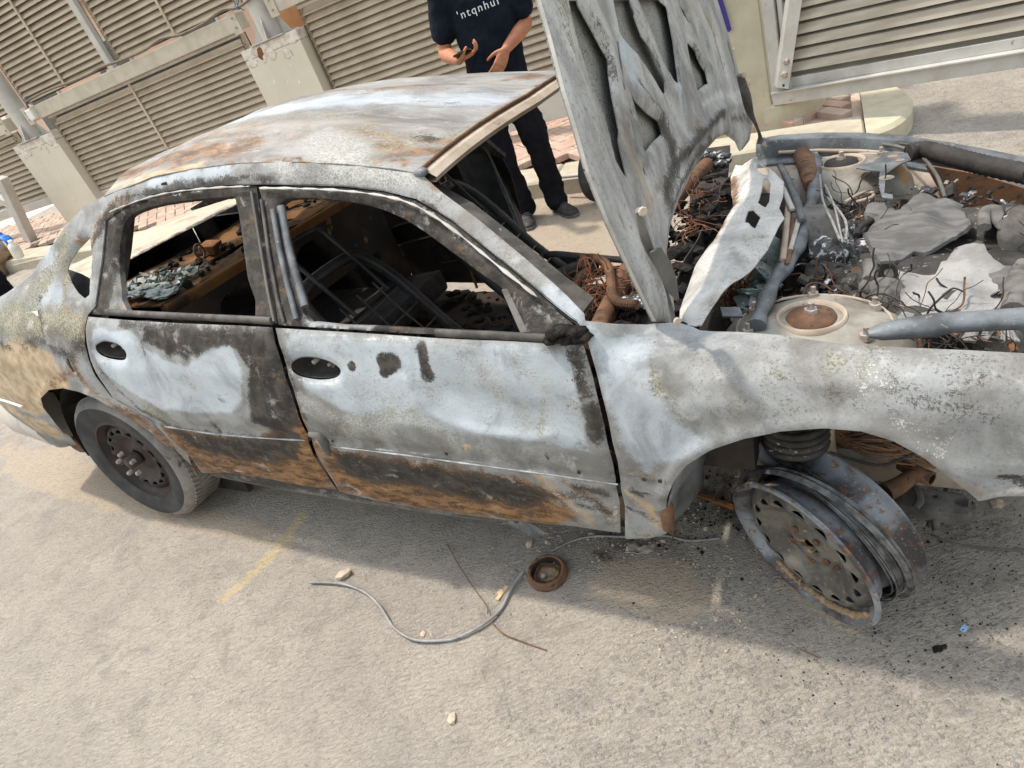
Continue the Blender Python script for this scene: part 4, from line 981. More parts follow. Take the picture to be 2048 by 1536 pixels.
# window frames
RW_OUT = [(0.294,0.985),(0.348,1.146),(0.36,1.261),(0.458,1.288),(0.603,1.303),(0.761,1.308),(0.956,1.301),(1.121,1.289),(1.147,1.206),(1.195,1.082),(1.24,0.948)]
RW_IN = sm2([(0.494,0.993),(0.452,1.063),(0.432,1.142),(0.439,1.213),(0.467,1.254),(0.528,1.272),(0.658,1.282),(0.837,1.28),(0.981,1.273),(1.021,1.265),(1.058,1.175),(1.094,1.061),(1.137,0.966),(0.916,0.974),(0.715,0.983)], 2)
def frame_part(name, out, hole, par, inset, thick, mat, strokes=(), seed=3, step=.014):
    return sheet(name, out, near(inset), mat, par, [hole], step, thick, strokes, seed, .004, .008, hole_roll=.012, hole_w=.016)
RW_STR = [('soot', RW_OUT, .1, .05, 1), ('olive', [(0.354,1.088),(0.389,1.012),(0.466,0.992)], .01, .02, .8), ('ash', [(0.339,1.059),(0.357,1.146),(0.367,1.254)], .003, .008, .9), ('tan', [(0.445,1.07),(0.481,1.002)], .003, .010, .9),
          ('rust', [(0.466,1.268),(0.631,1.289),(0.837,1.285),(1.004,1.279)], .010, .018, .75), ('white', [(0.464,1.287),(0.63,1.303),(0.836,1.302),(1.025,1.292)], .004, .008, .75), ('ash', [(1.075,1.285),(1.103,1.209),(1.124,1.171)], .006, .016, .9), ('ash', [(1.159,1.011),(1.187,0.963)], .004, .02, .8), ('soot', [(1.05,1.263),(1.137,1.011),(1.208,0.963)], .012, .03, .45)]
rframe = frame_part('window_frame', RW_OUT, RW_IN, rdoor, .016, .020, B, RW_STR, 41, .011)
FW_OUT = [(1.248,0.944),(1.211,1.039),(1.172,1.156),(1.147,1.261),(1.132,1.286),(1.322,1.269),(1.474,1.252),(1.62,1.23),(1.726,1.202),(1.836,1.149),(1.985,1.061),(2.11,0.984),(2.18,0.935),(2.189,0.898),(2.037,0.907),(1.7,0.919)]
FW_IN = sm2([(1.366,0.95),(1.327,1.007),(1.287,1.078),(1.246,1.163),(1.217,1.225),(1.228,1.243),(1.274,1.248),(1.402,1.235),(1.549,1.211),(1.687,1.167),(1.817,1.101),(1.938,1.035),(2.01,0.994),(2.053,0.914),(1.855,0.923),(1.619,0.935)], 2)
FW_STR = [('soot', FW_OUT, .1, .05, 1), ('white', [(1.158,1.279),(1.322,1.265),(1.475,1.247),(1.617,1.224),(1.727,1.194),(1.837,1.142),(1.985,1.054),(2.089,0.989)], .004, .012, .62), ('white', [(1.845,1.126),(1.936,1.071)], .004, .02, .8), ('rust', [(1.784,1.13),(1.937,1.046),(2.051,0.98)], .005, .014, .8), ('rust', [(1.18,1.266),(1.362,1.253)], .008, .02, .7),
          ('ash', [(1.192,1.251),(1.184,1.215)], .005, .014, .8), ('ash', [(1.228,1.057),(1.259,0.962)], .006, .03, .75), ('white', [(1.237,1.021),(1.258,0.979)], .005, .02, .8), ('rust', [(1.293,1.007),(1.329,0.961)], .003, .01, .7), ('rust', [(2.103,0.979),(2.168,0.941)], .006, .02, .8)]
fframe = frame_part('window_frame', FW_OUT, FW_IN, fdoor, .014, .022, B, FW_STR, 43, .011)
# inner channel rails on the pillar
for pts, r, mt in (([(1.21,1.225),(1.245,1.127),(1.284,1.043),(1.329,0.961)], .009, 'bluegrey'), ([(1.16,1.253),(1.199,1.13),(1.246,1.009),(1.281,0.953)], .006, 'frame'), ([(1.115,1.276),(1.159,1.156),(1.203,1.034),(1.24,0.957)], .005, 'dark_grey')):
    mb = MB(); mb.tube([(x, -(float(yside(np.array([x]), np.array([z]))[0])-.006), z) for x, z in pts], r, 6, flat=.7); mb.build('channel', M[mt], fframe)
mb = MB(); mb.tube([(x, -(float(yside(np.array([x]), np.array([z]))[0])-.03), z) for x, z in [(1.221,1.225),(1.252,1.139),(1.295,1.054),(1.338,0.981)]], .013, 8, flat=.6); mb.build('glass_channel', M['bluegrey'], fframe)
# dark belt seals
for pts, nm, par in (([(0.409,0.984),(0.664,0.973),(0.918,0.963),(1.146,0.954),(1.23,0.95)], 'belt_seal', rdoor), ([(1.809,0.914),(1.996,0.906),(2.115,0.9)], 'belt_seal', fdoor)):
    mb = MB(); mb.tube([(x, -(float(yside(np.array([x]), np.array([z]))[0])-.012), z+.008) for x, z in pts], .008, 6, flat=1.6); mb.build(nm, M['frame'], par)
mb = MB(); P = [(1.162,1.283),(1.322,1.268),(1.475,1.25),(1.62,1.227),(1.73,1.198),(1.839,1.147),(1.988,1.059),(2.095,0.996)]; S_ = smooth_path([(x, -(float(yside(np.array([x]), np.array([z]))[0])+.004), z) for x, z in P], 6)
mb.tube(S_, [.0045+.0025*math.sin(i*1.9)+.0012*math.sin(i*.7) for i in range(len(S_))], 6, flat=.6); mb.build('drip_lip', M['pale'], fframe)
mb = MB(); P = [(0.412,1.281),(0.472,1.29),(0.608,1.304),(0.766,1.309),(0.96,1.302),(1.114,1.292)]; S_ = smooth_path([(x, -(float(yside(np.array([x]), np.array([z]))[0])+.004), z) for x, z in P], 6)
mb.tube(S_, [.0045+.0025*math.sin(i*2.1)+.0012*math.sin(i*.6) for i in range(len(S_))], 6, flat=.6); mb.build('drip_lip', M['pale'], rframe)
# mirror sail plate with two round holes and quarter-light post
SP = [(2.037,0.985),(2.088,0.952),(2.152,0.93),(2.144,0.918),(2.061,0.914),(2.051,0.952)]
hol = [[(c[0]+r*math.cos(t), c[1]+r*.9*math.sin(t)) for t in np.linspace(0, 6.28, 13)[:-1]] for c, r in (((2.076,0.963), .010), ((2.084,0.936), .012), ((2.108,0.941), .013))]
sheet('mirror_plate', SP, near(.03), M['tower'], fdoor, hol, .012, .004, (), 5, .003, hole_roll=.006, hole_w=.012)
mb = MB(); mb.prism([(1.99,1.002),(2.006,1.004),(2.062,0.918),(2.043,0.916)], lambda u, v, w: (u, -(float(yside(np.array([u]), np.array([v]))[0])-.02)+w, v), .02); mb.build('quarter_post', M['enginepale'], fdoor)
mb = MB(); rr = random.Random(3)
for (x, y, z), r in zip([(2.14,-0.85,0.927),(2.167,-0.85,0.937),(2.196,-0.85,0.932),(2.212,-0.85,0.919),(2.13,-0.85,0.911),(2.174,-0.85,0.914)], (.015, .022, .024, .020, .015, .022)): mb.blob((x, y, z), (r*1.2, .022, r*.6), 2, .6, 3.5, None, rr.randint(0, 99))
mb.build('melted_mirror_base', M['char'], fdoor)

# ---- front fender
FE = [(2.212,0.95),(2.247,0.941),(2.339,0.9),(2.443,0.878),(2.6,0.873),(2.741,0.866),(2.867,0.862),(3.016,0.855)]+[(3.30, .80), (3.42, .72), (3.40, .55)]+[(3.039,0.576),(2.968,0.571),(2.948,0.596),(2.918,0.63),(2.874,0.672),(2.823,0.706),(2.764,0.726),(2.702,0.73),(2.618,0.718),(2.548,0.695),(2.472,0.655),(2.417,0.607),(2.381,0.554),(2.355,0.49),(2.332,0.404),(2.323,0.323),(2.27,0.284),(2.197,0.263),(2.233,0.427),(2.247,0.587),(2.245,0.7),(2.235,0.817),(2.222,0.894)]
FE = [p for i, p in enumerate(FE) if i == 0 or math.hypot(p[0]-FE[i-1][0], p[1]-FE[i-1][1]) > .004]
FE_STR = [
 ('olive', [(2.506,0.857),(2.656,0.823),(2.562,0.761)], .08, .2, .42), ('soot', [(2.785,0.857),(2.866,0.834),(2.943,0.811)], .05, .16, .5), ('olive', [(2.466,0.876),(2.741,0.862),(2.98,0.851)], .01, .04, .5),
 ('ash', [(2.226,0.928),(2.33,0.887),(2.358,0.862),(2.376,0.807),(2.415,0.74),(2.474,0.678),(2.403,0.628),(2.324,0.571),(2.273,0.63),(2.251,0.767)], 0, .06, 1, 'fill'),
 ('ash', [(2.362,0.878),(2.553,0.866)], .02, .06, .6), ('olive', [(2.35,0.883),(2.356,0.85),(2.386,0.797),(2.431,0.734)], .008, .03, .75),
 ('olive', [(2.614,0.857),(2.69,0.848),(2.743,0.849),(2.793,0.855)], .04, .10, .62), ('soot', [(2.826,0.857),(2.89,0.849),(2.95,0.836)], .04, .14, .55), ('soot', [(2.656,0.826),(2.745,0.79),(2.829,0.764)], .03, .10, .46),
 ('soot', [(2.89,0.811),(2.968,0.768)], .05, .12, .5), ('white', [(2.735,0.827),(2.752,0.84),(2.777,0.843),(2.802,0.831),(2.762,0.808)], .012, .06, .5), ('white', [(2.711,0.758),(2.797,0.746),(2.871,0.732)], .014, .07, .46), ('white', [(2.831,0.73),(2.913,0.688),(3.021,0.676)], .02, .10, .6),
 ('white', [(2.237,0.936),(2.338,0.891),(2.444,0.876)], .006, .02, .55), ('olive', [(2.906,0.857),(3.009,0.847)], .02, .08, .55),
 ('tan', [(2.258,0.483),(2.301,0.44),(2.318,0.358)], .02, .04, .72), ('soot', [(2.267,0.495),(2.298,0.49)], .010, .02, .85), ('soot', [(2.246,0.429),(2.315,0.379)], .008, .03, .75), ('olive', [(2.236,0.317),(2.303,0.314)], .012, .02, .8), ('rust', [(2.269,0.413),(2.316,0.401)], .008, .03, .6),
 ('tan', [(2.324,0.571),(2.449,0.641),(2.494,0.666)], .012, .05, .5), ('olive', [(2.246,0.553),(2.357,0.551)], .012, .02, .7), ('tan', [(2.917,0.634),(2.962,0.584)], .006, .02, .8), ('bare', [(3.036,0.597),(2.97,0.575)], .01, .02, .8), ('soot', [(3.034,0.616),(2.982,0.613)], .01, .014, .8),
]
def fe_disp(u, v):
    h = (fbm(u, v, 5, 3, 51)-.5)*.014
    d = d_line(u, v, [(2.968,0.571),(2.918,0.63),(2.874,0.672),(2.823,0.706),(2.764,0.726),(2.702,0.73),(2.618,0.718),(2.548,0.695),(2.472,0.655),(2.417,0.607),(2.381,0.554),(2.355,0.49)]); h = h+.012*np.exp(-(d/.022)**2)
    h = h+bump_line(u, v, [(2.349,0.886),(2.354,0.856),(2.387,0.802),(2.436,0.735)], .02, .004)-.012*np.exp(-(d_line(u, v, [(2.701,0.816),(2.812,0.801)])/.09)**2)
    h = h+.004*below(u, v, [(2.236,0.516),(2.362,0.501)], .012)+bump_line(u, v, [(2.966,0.618),(3.034,0.62)], .012, -.008)
    return h
fender = sheet('front_fender', FE, near(-.003), B, car, [], .013, .002, FE_STR, 51, .006, .02, disp=fe_disp)
fender['label'] = 'grey heat-warped front fender'
# turned-in wheel-arch liner behind the fender edge
LN = [(2.329,0.343),(2.343,0.448),(2.381,0.554),(2.417,0.607),(2.472,0.655),(2.548,0.695),(2.618,0.715),(2.702,0.728),(2.764,0.724)]
mb = MB(); k = len(LN); rows = 5; vs = []
for j in range(rows):
    for i, (x, z) in enumerate(LN):
        y = -float(yside(np.array([x]), np.array([z]))[0])+.004+.20*j/(rows-1)*(1-.55*max(0, (i-4)/(k-5)))
        vs.append((x+.012*j+.004*math.sin(i*2+j), y, z-.006*j+.003*math.sin(i*1.3+j*2)))
mb.add(vs, [(j*k+i, j*k+i+1, (j+1)*k+i+1, (j+1)*k+i) for j in range(rows-1) for i in range(k-1)], True)
o = mb.build('arch_liner', M['bluegrey'], fender); sm = o.modifiers.new('s', 'SOLIDIFY'); sm.thickness = .003
mb = MB(); mb.blob((LN[0][0]+.01, -.85, LN[0][1]+.05), (.018, .02, .06), 2, .5, 2, None, 4); mb.build('torn_edge', M['rustdark'], fender)
for x, z in [(2.307,0.544),(2.346,0.544)]:
    mb = MB(); mb.lathe([(0, 0), (.006, 0)], (x, -float(yside(np.array([x]), np.array([z]))[0])-.008, z), (0, -1, 0), 10); mb.build('clip_hole', M['black'], fender)
# screw heads and small flakes
mb = MB(); mb.blob(((0.142,-0.874,0.782)), (.008, .006, .008), 1, .1, 2); mb.build('hanging_screw', M['bolt'], body)
mb = MB(); mb.tube([(a, b-.006, c) for a, b, c in [(0.134,-0.862,0.844),(0.138,-0.868,0.82),(0.142,-0.873,0.793)]], .003, 5); mb.build('hanging_wire', M['black'], body)

# ---- sill
SLP = [(0.496,0.326),(0.566,0.292),(0.895,0.296),(1.221,0.287),(1.551,0.282),(1.808,0.282),(1.872,0.274)]; SLB = [(1.822,0.197),(1.771,0.202),(1.496,0.185),(1.152,0.193),(0.807,0.199),(0.497,0.227),(0.433,0.246)]
SI_STR = [('soot', SLP, .1, .1, .7), ('white', (0.523,0.274), .004, .01, 1), ('white', (1.122,0.231), .006, .012, 1), ('ash', [(1.492,0.215),(1.781,0.225)], .012, .03, .7), ('ash', [(0.953,0.248),(1.067,0.237)], .008, .02, .5)]
sill = sheet('sill', SLP+SLB, near(.022), B, car, [], .014, .003, SI_STR, 61, .006)
mb = MB(); mb.tube([(x, -(float(yside(np.array([x]), np.array([z]))[0])-.05), z-.01) for x, z in [(0.448,0.26),(0.828,0.222),(1.166,0.213),(1.506,0.205),(1.781,0.225)]], .024, 8, flat=.8); mb.build('sill_tube', M['dark_grey'], sill)
c_ = (1.842,-0.801,0.202)
sheet('torn_sill_end', [(-.10, -.01), (-.02, .012), (.05, .0), (.09, -.02), (.05, -.045), (-.02, -.03)], lambda u, v: np.c_[c_[0]+u, c_[1]+.02+(fbm(u, v, 22, 3, 9)-.5)*.06, c_[2]+.012+v+(fbm(u, v, 30, 3, 4)-.5)*.02], M['bluegrey'], sill, [], .007, .002, (), 9, .001)
# ---- roof
def roof_z(x, y):
    zc = np.interp(x, [.1, .3, .5, .8, 1.1, 1.4, 1.6, 1.76], [1.315, 1.352, 1.375, 1.398, 1.402, 1.385, 1.352, 1.315])
    return zc-.048*(np.abs(y)/.57)**2.4
seam = [(1.741,1.263),(1.663,1.28),(1.507,1.307),(1.32,1.334),(1.048,1.359),(0.837,1.367),(0.631,1.363),(0.449,1.344),(0.36,1.333)]
SX = [p[0] for p in seam][::-1]
def seam_y(x): return -float(yside(np.array([x]), np.array([np.interp(x, SX, [p[1] for p in seam][::-1])]))[0])+.002
RO = [(p[0], seam_y(p[0])) for p in seam]
RO = RO+[(.27, -.40), (.235, -.2), (.225, 0), (.235, .2), (.27, .40)]+[(a, -b) for a, b in RO[::-1]]+[(1.76, .40), (1.785, .2), (1.79, 0), (1.785, -.2), (1.765, -.40)]
def roof_map(u, v):
    ze = np.interp(u, SX, [p[1] for p in seam][::-1]); yw = np.abs(np.interp(u, SX, [-seam_y(x) for x in SX])); t = np.clip(np.abs(v)/yw, 0, 1)
    zc = ze+.050+.018*np.sin(np.clip((u-.2)/1.5, 0, 1)*np.pi)
    return np.c_[u, v, zc+(ze-zc)*t**2.6]
RX = lambda *p: [tuple(q) for q in p]
RO_STR = [
 ('tan', [(.3, 0), (.8, -.3), (1.4, -.35)], .12, .3, .5), ('rust', [(.4, -.3), (1.0, -.4), (1.6, -.45)], .10, .25, .56), ('rust', [(1.0, .1), (1.5, .0)], .08, .2, .55), ('soot', [(.6, .1), (1.2, .2)], .06, .2, .42),
 ('ash', [(.5, -.1), (.9, -.12), (1.3, -.1), (1.7, -.05)], .12, .25, .8), ('white', [(.5, .03), (.9, .05)], .05, .2, .45),
 ('rust', [(1.541,-0.596),(1.607,-0.523),(1.742,-0.503),(1.857,-0.462)], .045, .12, .80), ('rust', [(1.675,-0.432),(1.834,-0.457)], .02, .05, .85), ('rust', [(.25, -.05), (.5, .24), (.9, .44), (1.3, .52)], .035, .10, .75),
 ('rust', [(.24, -.40), (.45, -.42), (.75, -.42), (1.05, -.44)], .06, .14, .9), ('olive', [(.4, -.2), (.9, -.28), (1.4, -.25)], .05, .2, .6), ('rust', [(.3, .1), (.6, .3), (1.0, .3)], .05, .2, .62), ('soot', [(1.3, -.2), (1.6, -.1)], .04, .15, .5), ('soot', [(.5, -.34), (.8, -.33), (1.0, -.36)], .012, .05, .6), ('tan', [(.3, -.50), (.6, -.53), (.9, -.54)], .025, .06, .9), ('crackle', [(1.292,-0.43),(1.598,-0.631),(1.801,-0.743),(1.872,-0.764)], .07, .12, .85),
 ('olive', [(1.368,-0.381),(1.62,-0.476),(1.737,-0.391)], .06, .14, .72), ('rust', [(1.803,-0.648),(1.8,-0.401),(1.81,-0.084),(1.832,0.157)], .018, .03, .95), ('soot', [(1.845,-0.636),(1.849,-0.425),(1.849,-0.299)], .014, .025, .9), ('soot', (1.67,-0.42), .025, .05, .75), ('rust', [(1.52, .1), (1.65, .2), (1.7, .35)], .025, .06, .75), ('rust', [(1.0, -.54), (1.4, -.55), (1.7, -.57)], .006, .014, .95),
 ('bare', [(.3, -.36), (.7, -.27), (1.1, -.20)], .006, .03, .6), ('tan', [(.3, .3), (.7, .48)], .05, .08, .8), ('rust', [(.26, -.2), (.28, .2)], .03, .1, .6),
]
def ro_disp(u, v): return (fbm(u, v, 3, 3, 71)-.5)*.012+bump_line(u, v, [(.3, -.36), (.7, -.27), (1.2, -.2)], .05, .006)+bump_line(u, v, [(.6, .05), (1.6, .05)], .06, .006)
roof = sheet('roof', RO, roof_map, M['roofm'], car, [], .02, .003, RO_STR, 71, .004, .03, disp=ro_disp, flip=False)
# header rail under the windscreen edge of the roof
HD = []; 
hp = [(1.74, -.585), (1.768, -.40), (1.788, -.2), (1.793, 0), (1.788, .2), (1.768, .40), (1.74, .585)]
mb = MB(); rows = ((0, 0.002), (.012, -.006), (.030, -.008), (.050, -.022), (.046, -.034), (0, -.034)); vs = []
hp = [(v.x, v.y) for v in smooth_path([(a, b, 0) for a, b in hp], 5)]
zz = [float(roof_map(np.array([min(x, 1.735)]), np.array([y]))[0, 2])-.012*(1-abs(y)/.6) for x, y in hp]
for dx, dz in rows: vs += [(x+dx-.004, y*(1+.02*(dx > 0)), z+dz) for (x, y), z in zip(hp, zz)]
k = len(hp); mb.add(vs, [(j*k+i, j*k+i+1, (j+1)*k+i+1, (j+1)*k+i) for j in range(len(rows)-1) for i in range(k-1)], True)
hdr = mb.build('windscreen_header', M['beige'], roof, 22)
mb = MB(); mb.tube([(x+.004, y, z+.001) for (x, y), z in zip(hp, zz)], .006, 6); mb.build('windscreen_seal', M['rustdark'], roof)
mb = MB(); mb.blob((1.745, -.595, 1.262), (.022, .016, .012), 2, .3, 2); mb.build('roof_joint', M['bluegrey'], roof)
# rear header
mb = MB(); mb.tube([(.285, -.55, 1.285), (.24, -.3, 1.33), (.23, 0, 1.345), (.24, .3, 1.33), (.285, .55, 1.285)], .022, 8, flat=.6); mb.build('rear_header', M['rustdark'], roof)
# roof bows
for xx in (.7, 1.15):
    mb = MB(); mb.tube([(xx, y, float(roof_map(np.array([xx]), np.array([y]))[0, 2])-.035) for y in np.linspace(-.55, .55, 9)], .02, 6, flat=.5); mb.build('roof_bow', M['inner'], roof)

# ---- far side of the shell
FB_OUT = [(x, z) for x, z in BODY_OUT]
fstr = [('soot', FB_OUT, .6, .3, .8), ('rust', [(1.0, 1.2), (.4, 1.1)], .1, .3, .5)]
farside = sheet('body_side', BODY_OUT, far(0.004), B, car, [QW], .03, .0022, fstr, 81, .006, .014, flip=True)
# b-pillar, far: dark channel section
mb = MB()
fb = [(1.02, .60, 1.27), (1.06, .71, 1.12), (1.10, .79, .98), (1.14, .80, .70), (1.17, .79, .45), (1.19, .76, .24)]
for a, b in zip(fb[:-1], fb[1:]):
    pass
vs = []; sec = [(-.10, .03), (-.10, -.02), (-.03, -.035), (.05, -.03), (.06, .03), (.0, .05)]
for i, (x, y, z) in enumerate(fb):
    w = 1+.5*i/5
    vs += [(x+a*w, y+b, z) for a, b in sec]
k = len(sec); mb.add(vs, [(j*k+i, j*k+(i+1) % k, (j+1)*k+(i+1) % k, (j+1)*k+i) for j in range(len(fb)-1) for i in range(k)])
bp_ = mb.build('centre_pillar', M['blackgloss'], car)
mb = MB(); mb.tube([(x+.062*(1+.1*i), y-.03, z) for i, (x, y, z) in enumerate(fb)], .010, 6, flat=.5); mb.build('pillar_edge', M['bluegrey'], bp_)
mb = MB(); mb.box((1.15, .765, .52), (.075, .012, .14), (0, -.08, 0), bev=.01); mb.build('belt_opening', M['black'], bp_)
mb = MB(); mb.box((1.145, .768, .52), (.11, .008, .19), (0, -.08, 0), bev=.003); mb.build('opening_rim', M['rustdark'], bp_)
mb = MB(); mb.box((.885, .757, .62), (.010, .012, .66), (0, -.05, 0)); mb.build('pillar_flange', M['rust'], bp_)
# far rear door, inner face
frd = sheet('rear_door', [(x, z) for x, z in RD], lambda u, v: np.c_[u, yside(u, v)-.05+.0*u, v], M['inner'], car, [], .03, .004, (), 83, .004, flip=True, disp=lambda u, v: (fbm(u, v, 8, 3, 8)-.5)*.03)
frd['label'] = 'black burnt inner face of the far rear door'
mb = MB(); mb.tube([(.35, .80, .975), (.6, .805, .962), (.9, .815, .945), (1.04, .82, .93)], .018, 8, flat=.6); mb.build('belt_rail', M['black'], frd)
mb = MB(); mb.tube([(.45, .775, .80), (.55, .77, .80), (.62, .77, .76), (.70, .77, .76), (.74, .77, .62)], .012, 6); mb.build('regulator_rail', M['rustdark'], frd)
mb = MB(); mb.tube([(.82, .77, .86), (.82, .77, .90), (.90, .77, .90), (.90, .77, .84)], .007, 6); mb.build('latch_bracket', M['enginepale'], frd)
mb = MB(); mb.box((.78, .765, .50), (.12, .01, .10), (0, -.1, 0), bev=.02); mb.build('access_hole', M['black'], frd)
mb = MB(); mb.box((.62, .76, .64), (.30, .012, .10), (0, -.15, 0), bev=.03); mb.build('armrest_plate', M['inner'], frd)
fro = [(x, z) for x, z in RW_OUT]
sheet('window_frame', RW_OUT, far(.02), B, frd, [RW_IN], .02, .02, [('soot', RW_OUT, .2, .1, 1)], 85, .003, flip=True)
# far fender: top flange and inner wall
FT = [(2.357,0.78,0.863),(2.439,0.78,0.865),(2.58,0.78,0.854),(2.714,0.78,0.834),(2.843,0.78,0.808),(2.999,0.78,0.76),(3.119,0.78,0.719),(3.219,0.78,0.683)]
FT = [(x, y-.03*max(0, x-2.7), z) for x, y, z in FT]+[(3.35, .735, .62), (3.45, .70, .50)]
vs = []; rowsF = ((.055, -.30), (.060, -.12), (.045, -.02), (0, 0), (-.045, -.006), (-.055, -.03), (-.058, -.065), (-.10, -.075), (-.105, -.24))
for dy, dz in rowsF: vs += [(x, y+dy, z+dz) for x, y, z in FT]
k = len(FT); mb = MB(); mb.add(vs, [(j*k+i, j*k+i+1, (j+1)*k+i+1, (j+1)*k+i) for j in range(len(rowsF)-1) for i in range(k-1)], True)
ff = mb.build('front_fender', M['bluegrey'], car, 35); sm = ff.modifiers.new('s', 'SOLIDIFY'); sm.thickness = .004
ff['label'] = 'far fender edge with a blue-grey scorched top'
mb = MB(); mb.tube([(x, y-.06, z-.045) for x, y, z in FT[1:8]], .012, 6, flat=.6); mb.build('gutter_lip', M['beige'], ff)
mb = MB(); mb.tube([(x, y-.045, z-.012) for x, y, z in FT[4:8]], .010, 6, flat=.5); mb.build('rubber_strip', M['dark_grey'], ff)
vs = [];
for (x, y, z) in FT: vs += [(x, y-.10, z-.08), (x, y-.16, z-.13), (x, y-.165, z-.20), (x, y-.12, z-.45)]
mb = MB(); mb.add(vs, [(4*i+j, 4*i+4+j, 4*i+5+j, 4*i+1+j) for i in range(k-1) for j in range(3)], True); mb.build('inner_wing', M['beige'], ff)

# ---- tail: boot lid, parcel shelf, bulkhead, rear bumper
TL = [(-.02, -.60), (-.25, -.655), (-.6, -.66), (-1.0, -.60), (-1.02, 0), (-1.0, .60), (-.6, .66), (-.25, .655), (-.02, .60), (.03, .3), (.05, 0), (.03, -.3)]
def tl_map(u, v): return np.c_[u, v, 1.035+.0*u+(u+.02)*.10-.02*(np.abs(v)/.65)**3-np.where(u < -.8, (u+.8)**2*1.2, 0)]
boot = sheet('boot_lid', TL, tl_map, M['tan'], car, [], .04, .003, [('rust', [(0, -.5), (-.1, -.6)], .05, .15, .6), ('soot', [(.03, -.4), (.04, 0), (.03, .4)], .03, .06, .9), ('olive', [(-.1, -.3), (-.05, .3)], .05, .15, .6), ('bare', [(-.3, -.66), (-.9, -.62)], .015, .03, .6)], 91, .006)
boot['label'] = 'cream boot lid singed at its front edge'
# gutter between boot and quarter
mb = MB(); vs = []
for t in np.linspace(0, 1, 12):
    x = -.02-.95*t; ys = -float(yside(np.array([x]), np.array([1.0]))[0])
    vs += [(x, -.648+.0*t, 1.0+x*.10), (x, -.70, .985+x*.085), (x, ys+.0, 1.01+x*.075), (x, ys-.02, .97+x*.07)]
mb.add(vs, [(4*i+j, 4*i+4+j, 4*i+5+j, 4*i+1+j) for i in range(11) for j in range(3)], True); mb.build('shoulder', M['tan'], boot)
mb = MB(); mb.tube([(-.62, -.72, .40), (-.95, -.70, .42), (-1.06, -.4, .43), (-1.09, 0, .43), (-1.06, .4, .43), (-.95, .70, .42), (-.62, .72, .40)], .11, 10, flat=1.3); mb.build('rear_bumper', M['tan'], car)
mb = MB(); mb.tube([(-.42, -.70, .26), (-.60, -.70, .25), (-.85, -.62, .24), (-1.0, -.5, .26)], .05, 8); mb.build('exhaust_box', M['rustdark'], car)
def shelf_map(u, v): return np.c_[u, v, .945+(u-.35)*.0+(fbm(u, v, 14, 3, 3)-.5)*.02+.03*np.clip((.12-u)/.2, 0, 1)]
sh = sheet('parcel_shelf', [(.02, -.62), (.50, -.66), (.50, .66), (.02, .62)], shelf_map, M['shelf'], car, [[(.26, -.30), (.36, -.30), (.36, .26), (.26, .26)], sm2([(.14, .40), (.20, .34), (.26, .40), (.26, .50), (.20, .55), (.14, .50)], 3)], .02, .004, (), 95, .003, hole_roll=.02, hole_w=.03)
sh['label'] = 'rusty parcel shelf with slots and glass crumbs'
mb = MB(); mb.box((.50, 0, .915), (.05, 1.30, .05), bev=.012); mb.build('shelf_beam', M['shelf'], sh)
bh_h = [sm2([(-.45, .72), (-.25, .70), (-.2, .80), (-.3, .86), (-.45, .84)], 3), sm2([(.0, .70), (.25, .70), (.27, .82), (.1, .86), (0, .82)], 3), sm2([(-.1, .74), (-.05, .72), (-.03, .80), (-.09, .82)], 3), [(-.55, .45), (.50, .45), (.50, .64), (-.55, .64)]]
sheet('seat_bulkhead', [(-.66, .30), (.66, .30), (.66, .90), (-.66, .90)], lambda u, v: np.c_[.52+(.9-v)*.12+0*u, u, v], M['bulk'], sh, bh_h, .03, .004, (), 96, .003, flip=True)
for (x, y) in ((.33, -.28), (.40, .08)):
    mb = MB(); mb.tube([(x, y+.022*math.cos(t), 1.00+.03*math.sin(t)) for t in np.linspace(0, 6.28, 13)[:-1]], .005, 6, closed=True); mb.tube([(x, y, .97), (x+.03, y-.01, .93)], .008, 6); mb.build('child_seat_ring', M['rustdark'], sh)
mb = MB(); mb.box((.22, -.14, .965), (.07, .09, .04), (0, .2, .4), bev=.006); mb.build('belt_reel', M['rust'], sh)
rr = random.Random(11)
mb = MB()
for q in range(140):
    x = rr.uniform(.10, .46); y = rr.uniform(-.62, -.36); mb.box((x, y, .958+rr.uniform(0, .018)), (rr.uniform(.01, .035), rr.uniform(.008, .03), .006), (rr.uniform(-.7, .7), rr.uniform(-.7, .7), rr.uniform(0, 3)))
tag(mb.build('glass_crumbs', M['glass'], sh), kind='stuff')
for q in range(4):
    mb = MB(); mb.blob((rr.uniform(.15, .45), rr.uniform(-.6, -.4), .968), (rr.uniform(.04, .075), rr.uniform(.03, .06), .010), 3, .7, 3, (rr.uniform(-.2, .2), rr.uniform(-.2, .2), 0), q, smooth=False); mb.build('glass_clump', M['glass'], sh)
mb = MB()
for q in range(60):
    mb.blob((rr.uniform(.04, .5), rr.uniform(-.55, .5), .955), (rr.uniform(.006, .03), rr.uniform(.006, .03), rr.uniform(.004, .02)), 1, .5, 2, None, q, smooth=False)
tag(mb.build('charred_debris', M['char'], sh), kind='stuff')

mb = MB(); mb.box((-.22, 0, .36), (1.45, 1.30, .03)); mb.box((-.93, 0, .62), (.03, 1.3, .55)); mb.box((-.2, -.66, .62), (1.4, .03, .52)); mb.box((-.2, .66, .62), (1.4, .03, .52)); mb.build('boot_tub', M['black'], car)
mb = MB(); mb.box((.62, 0, .38), (.36, 1.32, .12), (0, -.12, 0), bev=.03); mb.build('rear_seat_pan', M['black'], car)
sheet('quarter_lining', [(-.30, .88), (.30, .88), (.27, 1.03), (.10, 1.08), (-.10, 1.12), (-.30, 1.06)], near(.10), M['black'], car, [], .04, .003, (), 99, 0)
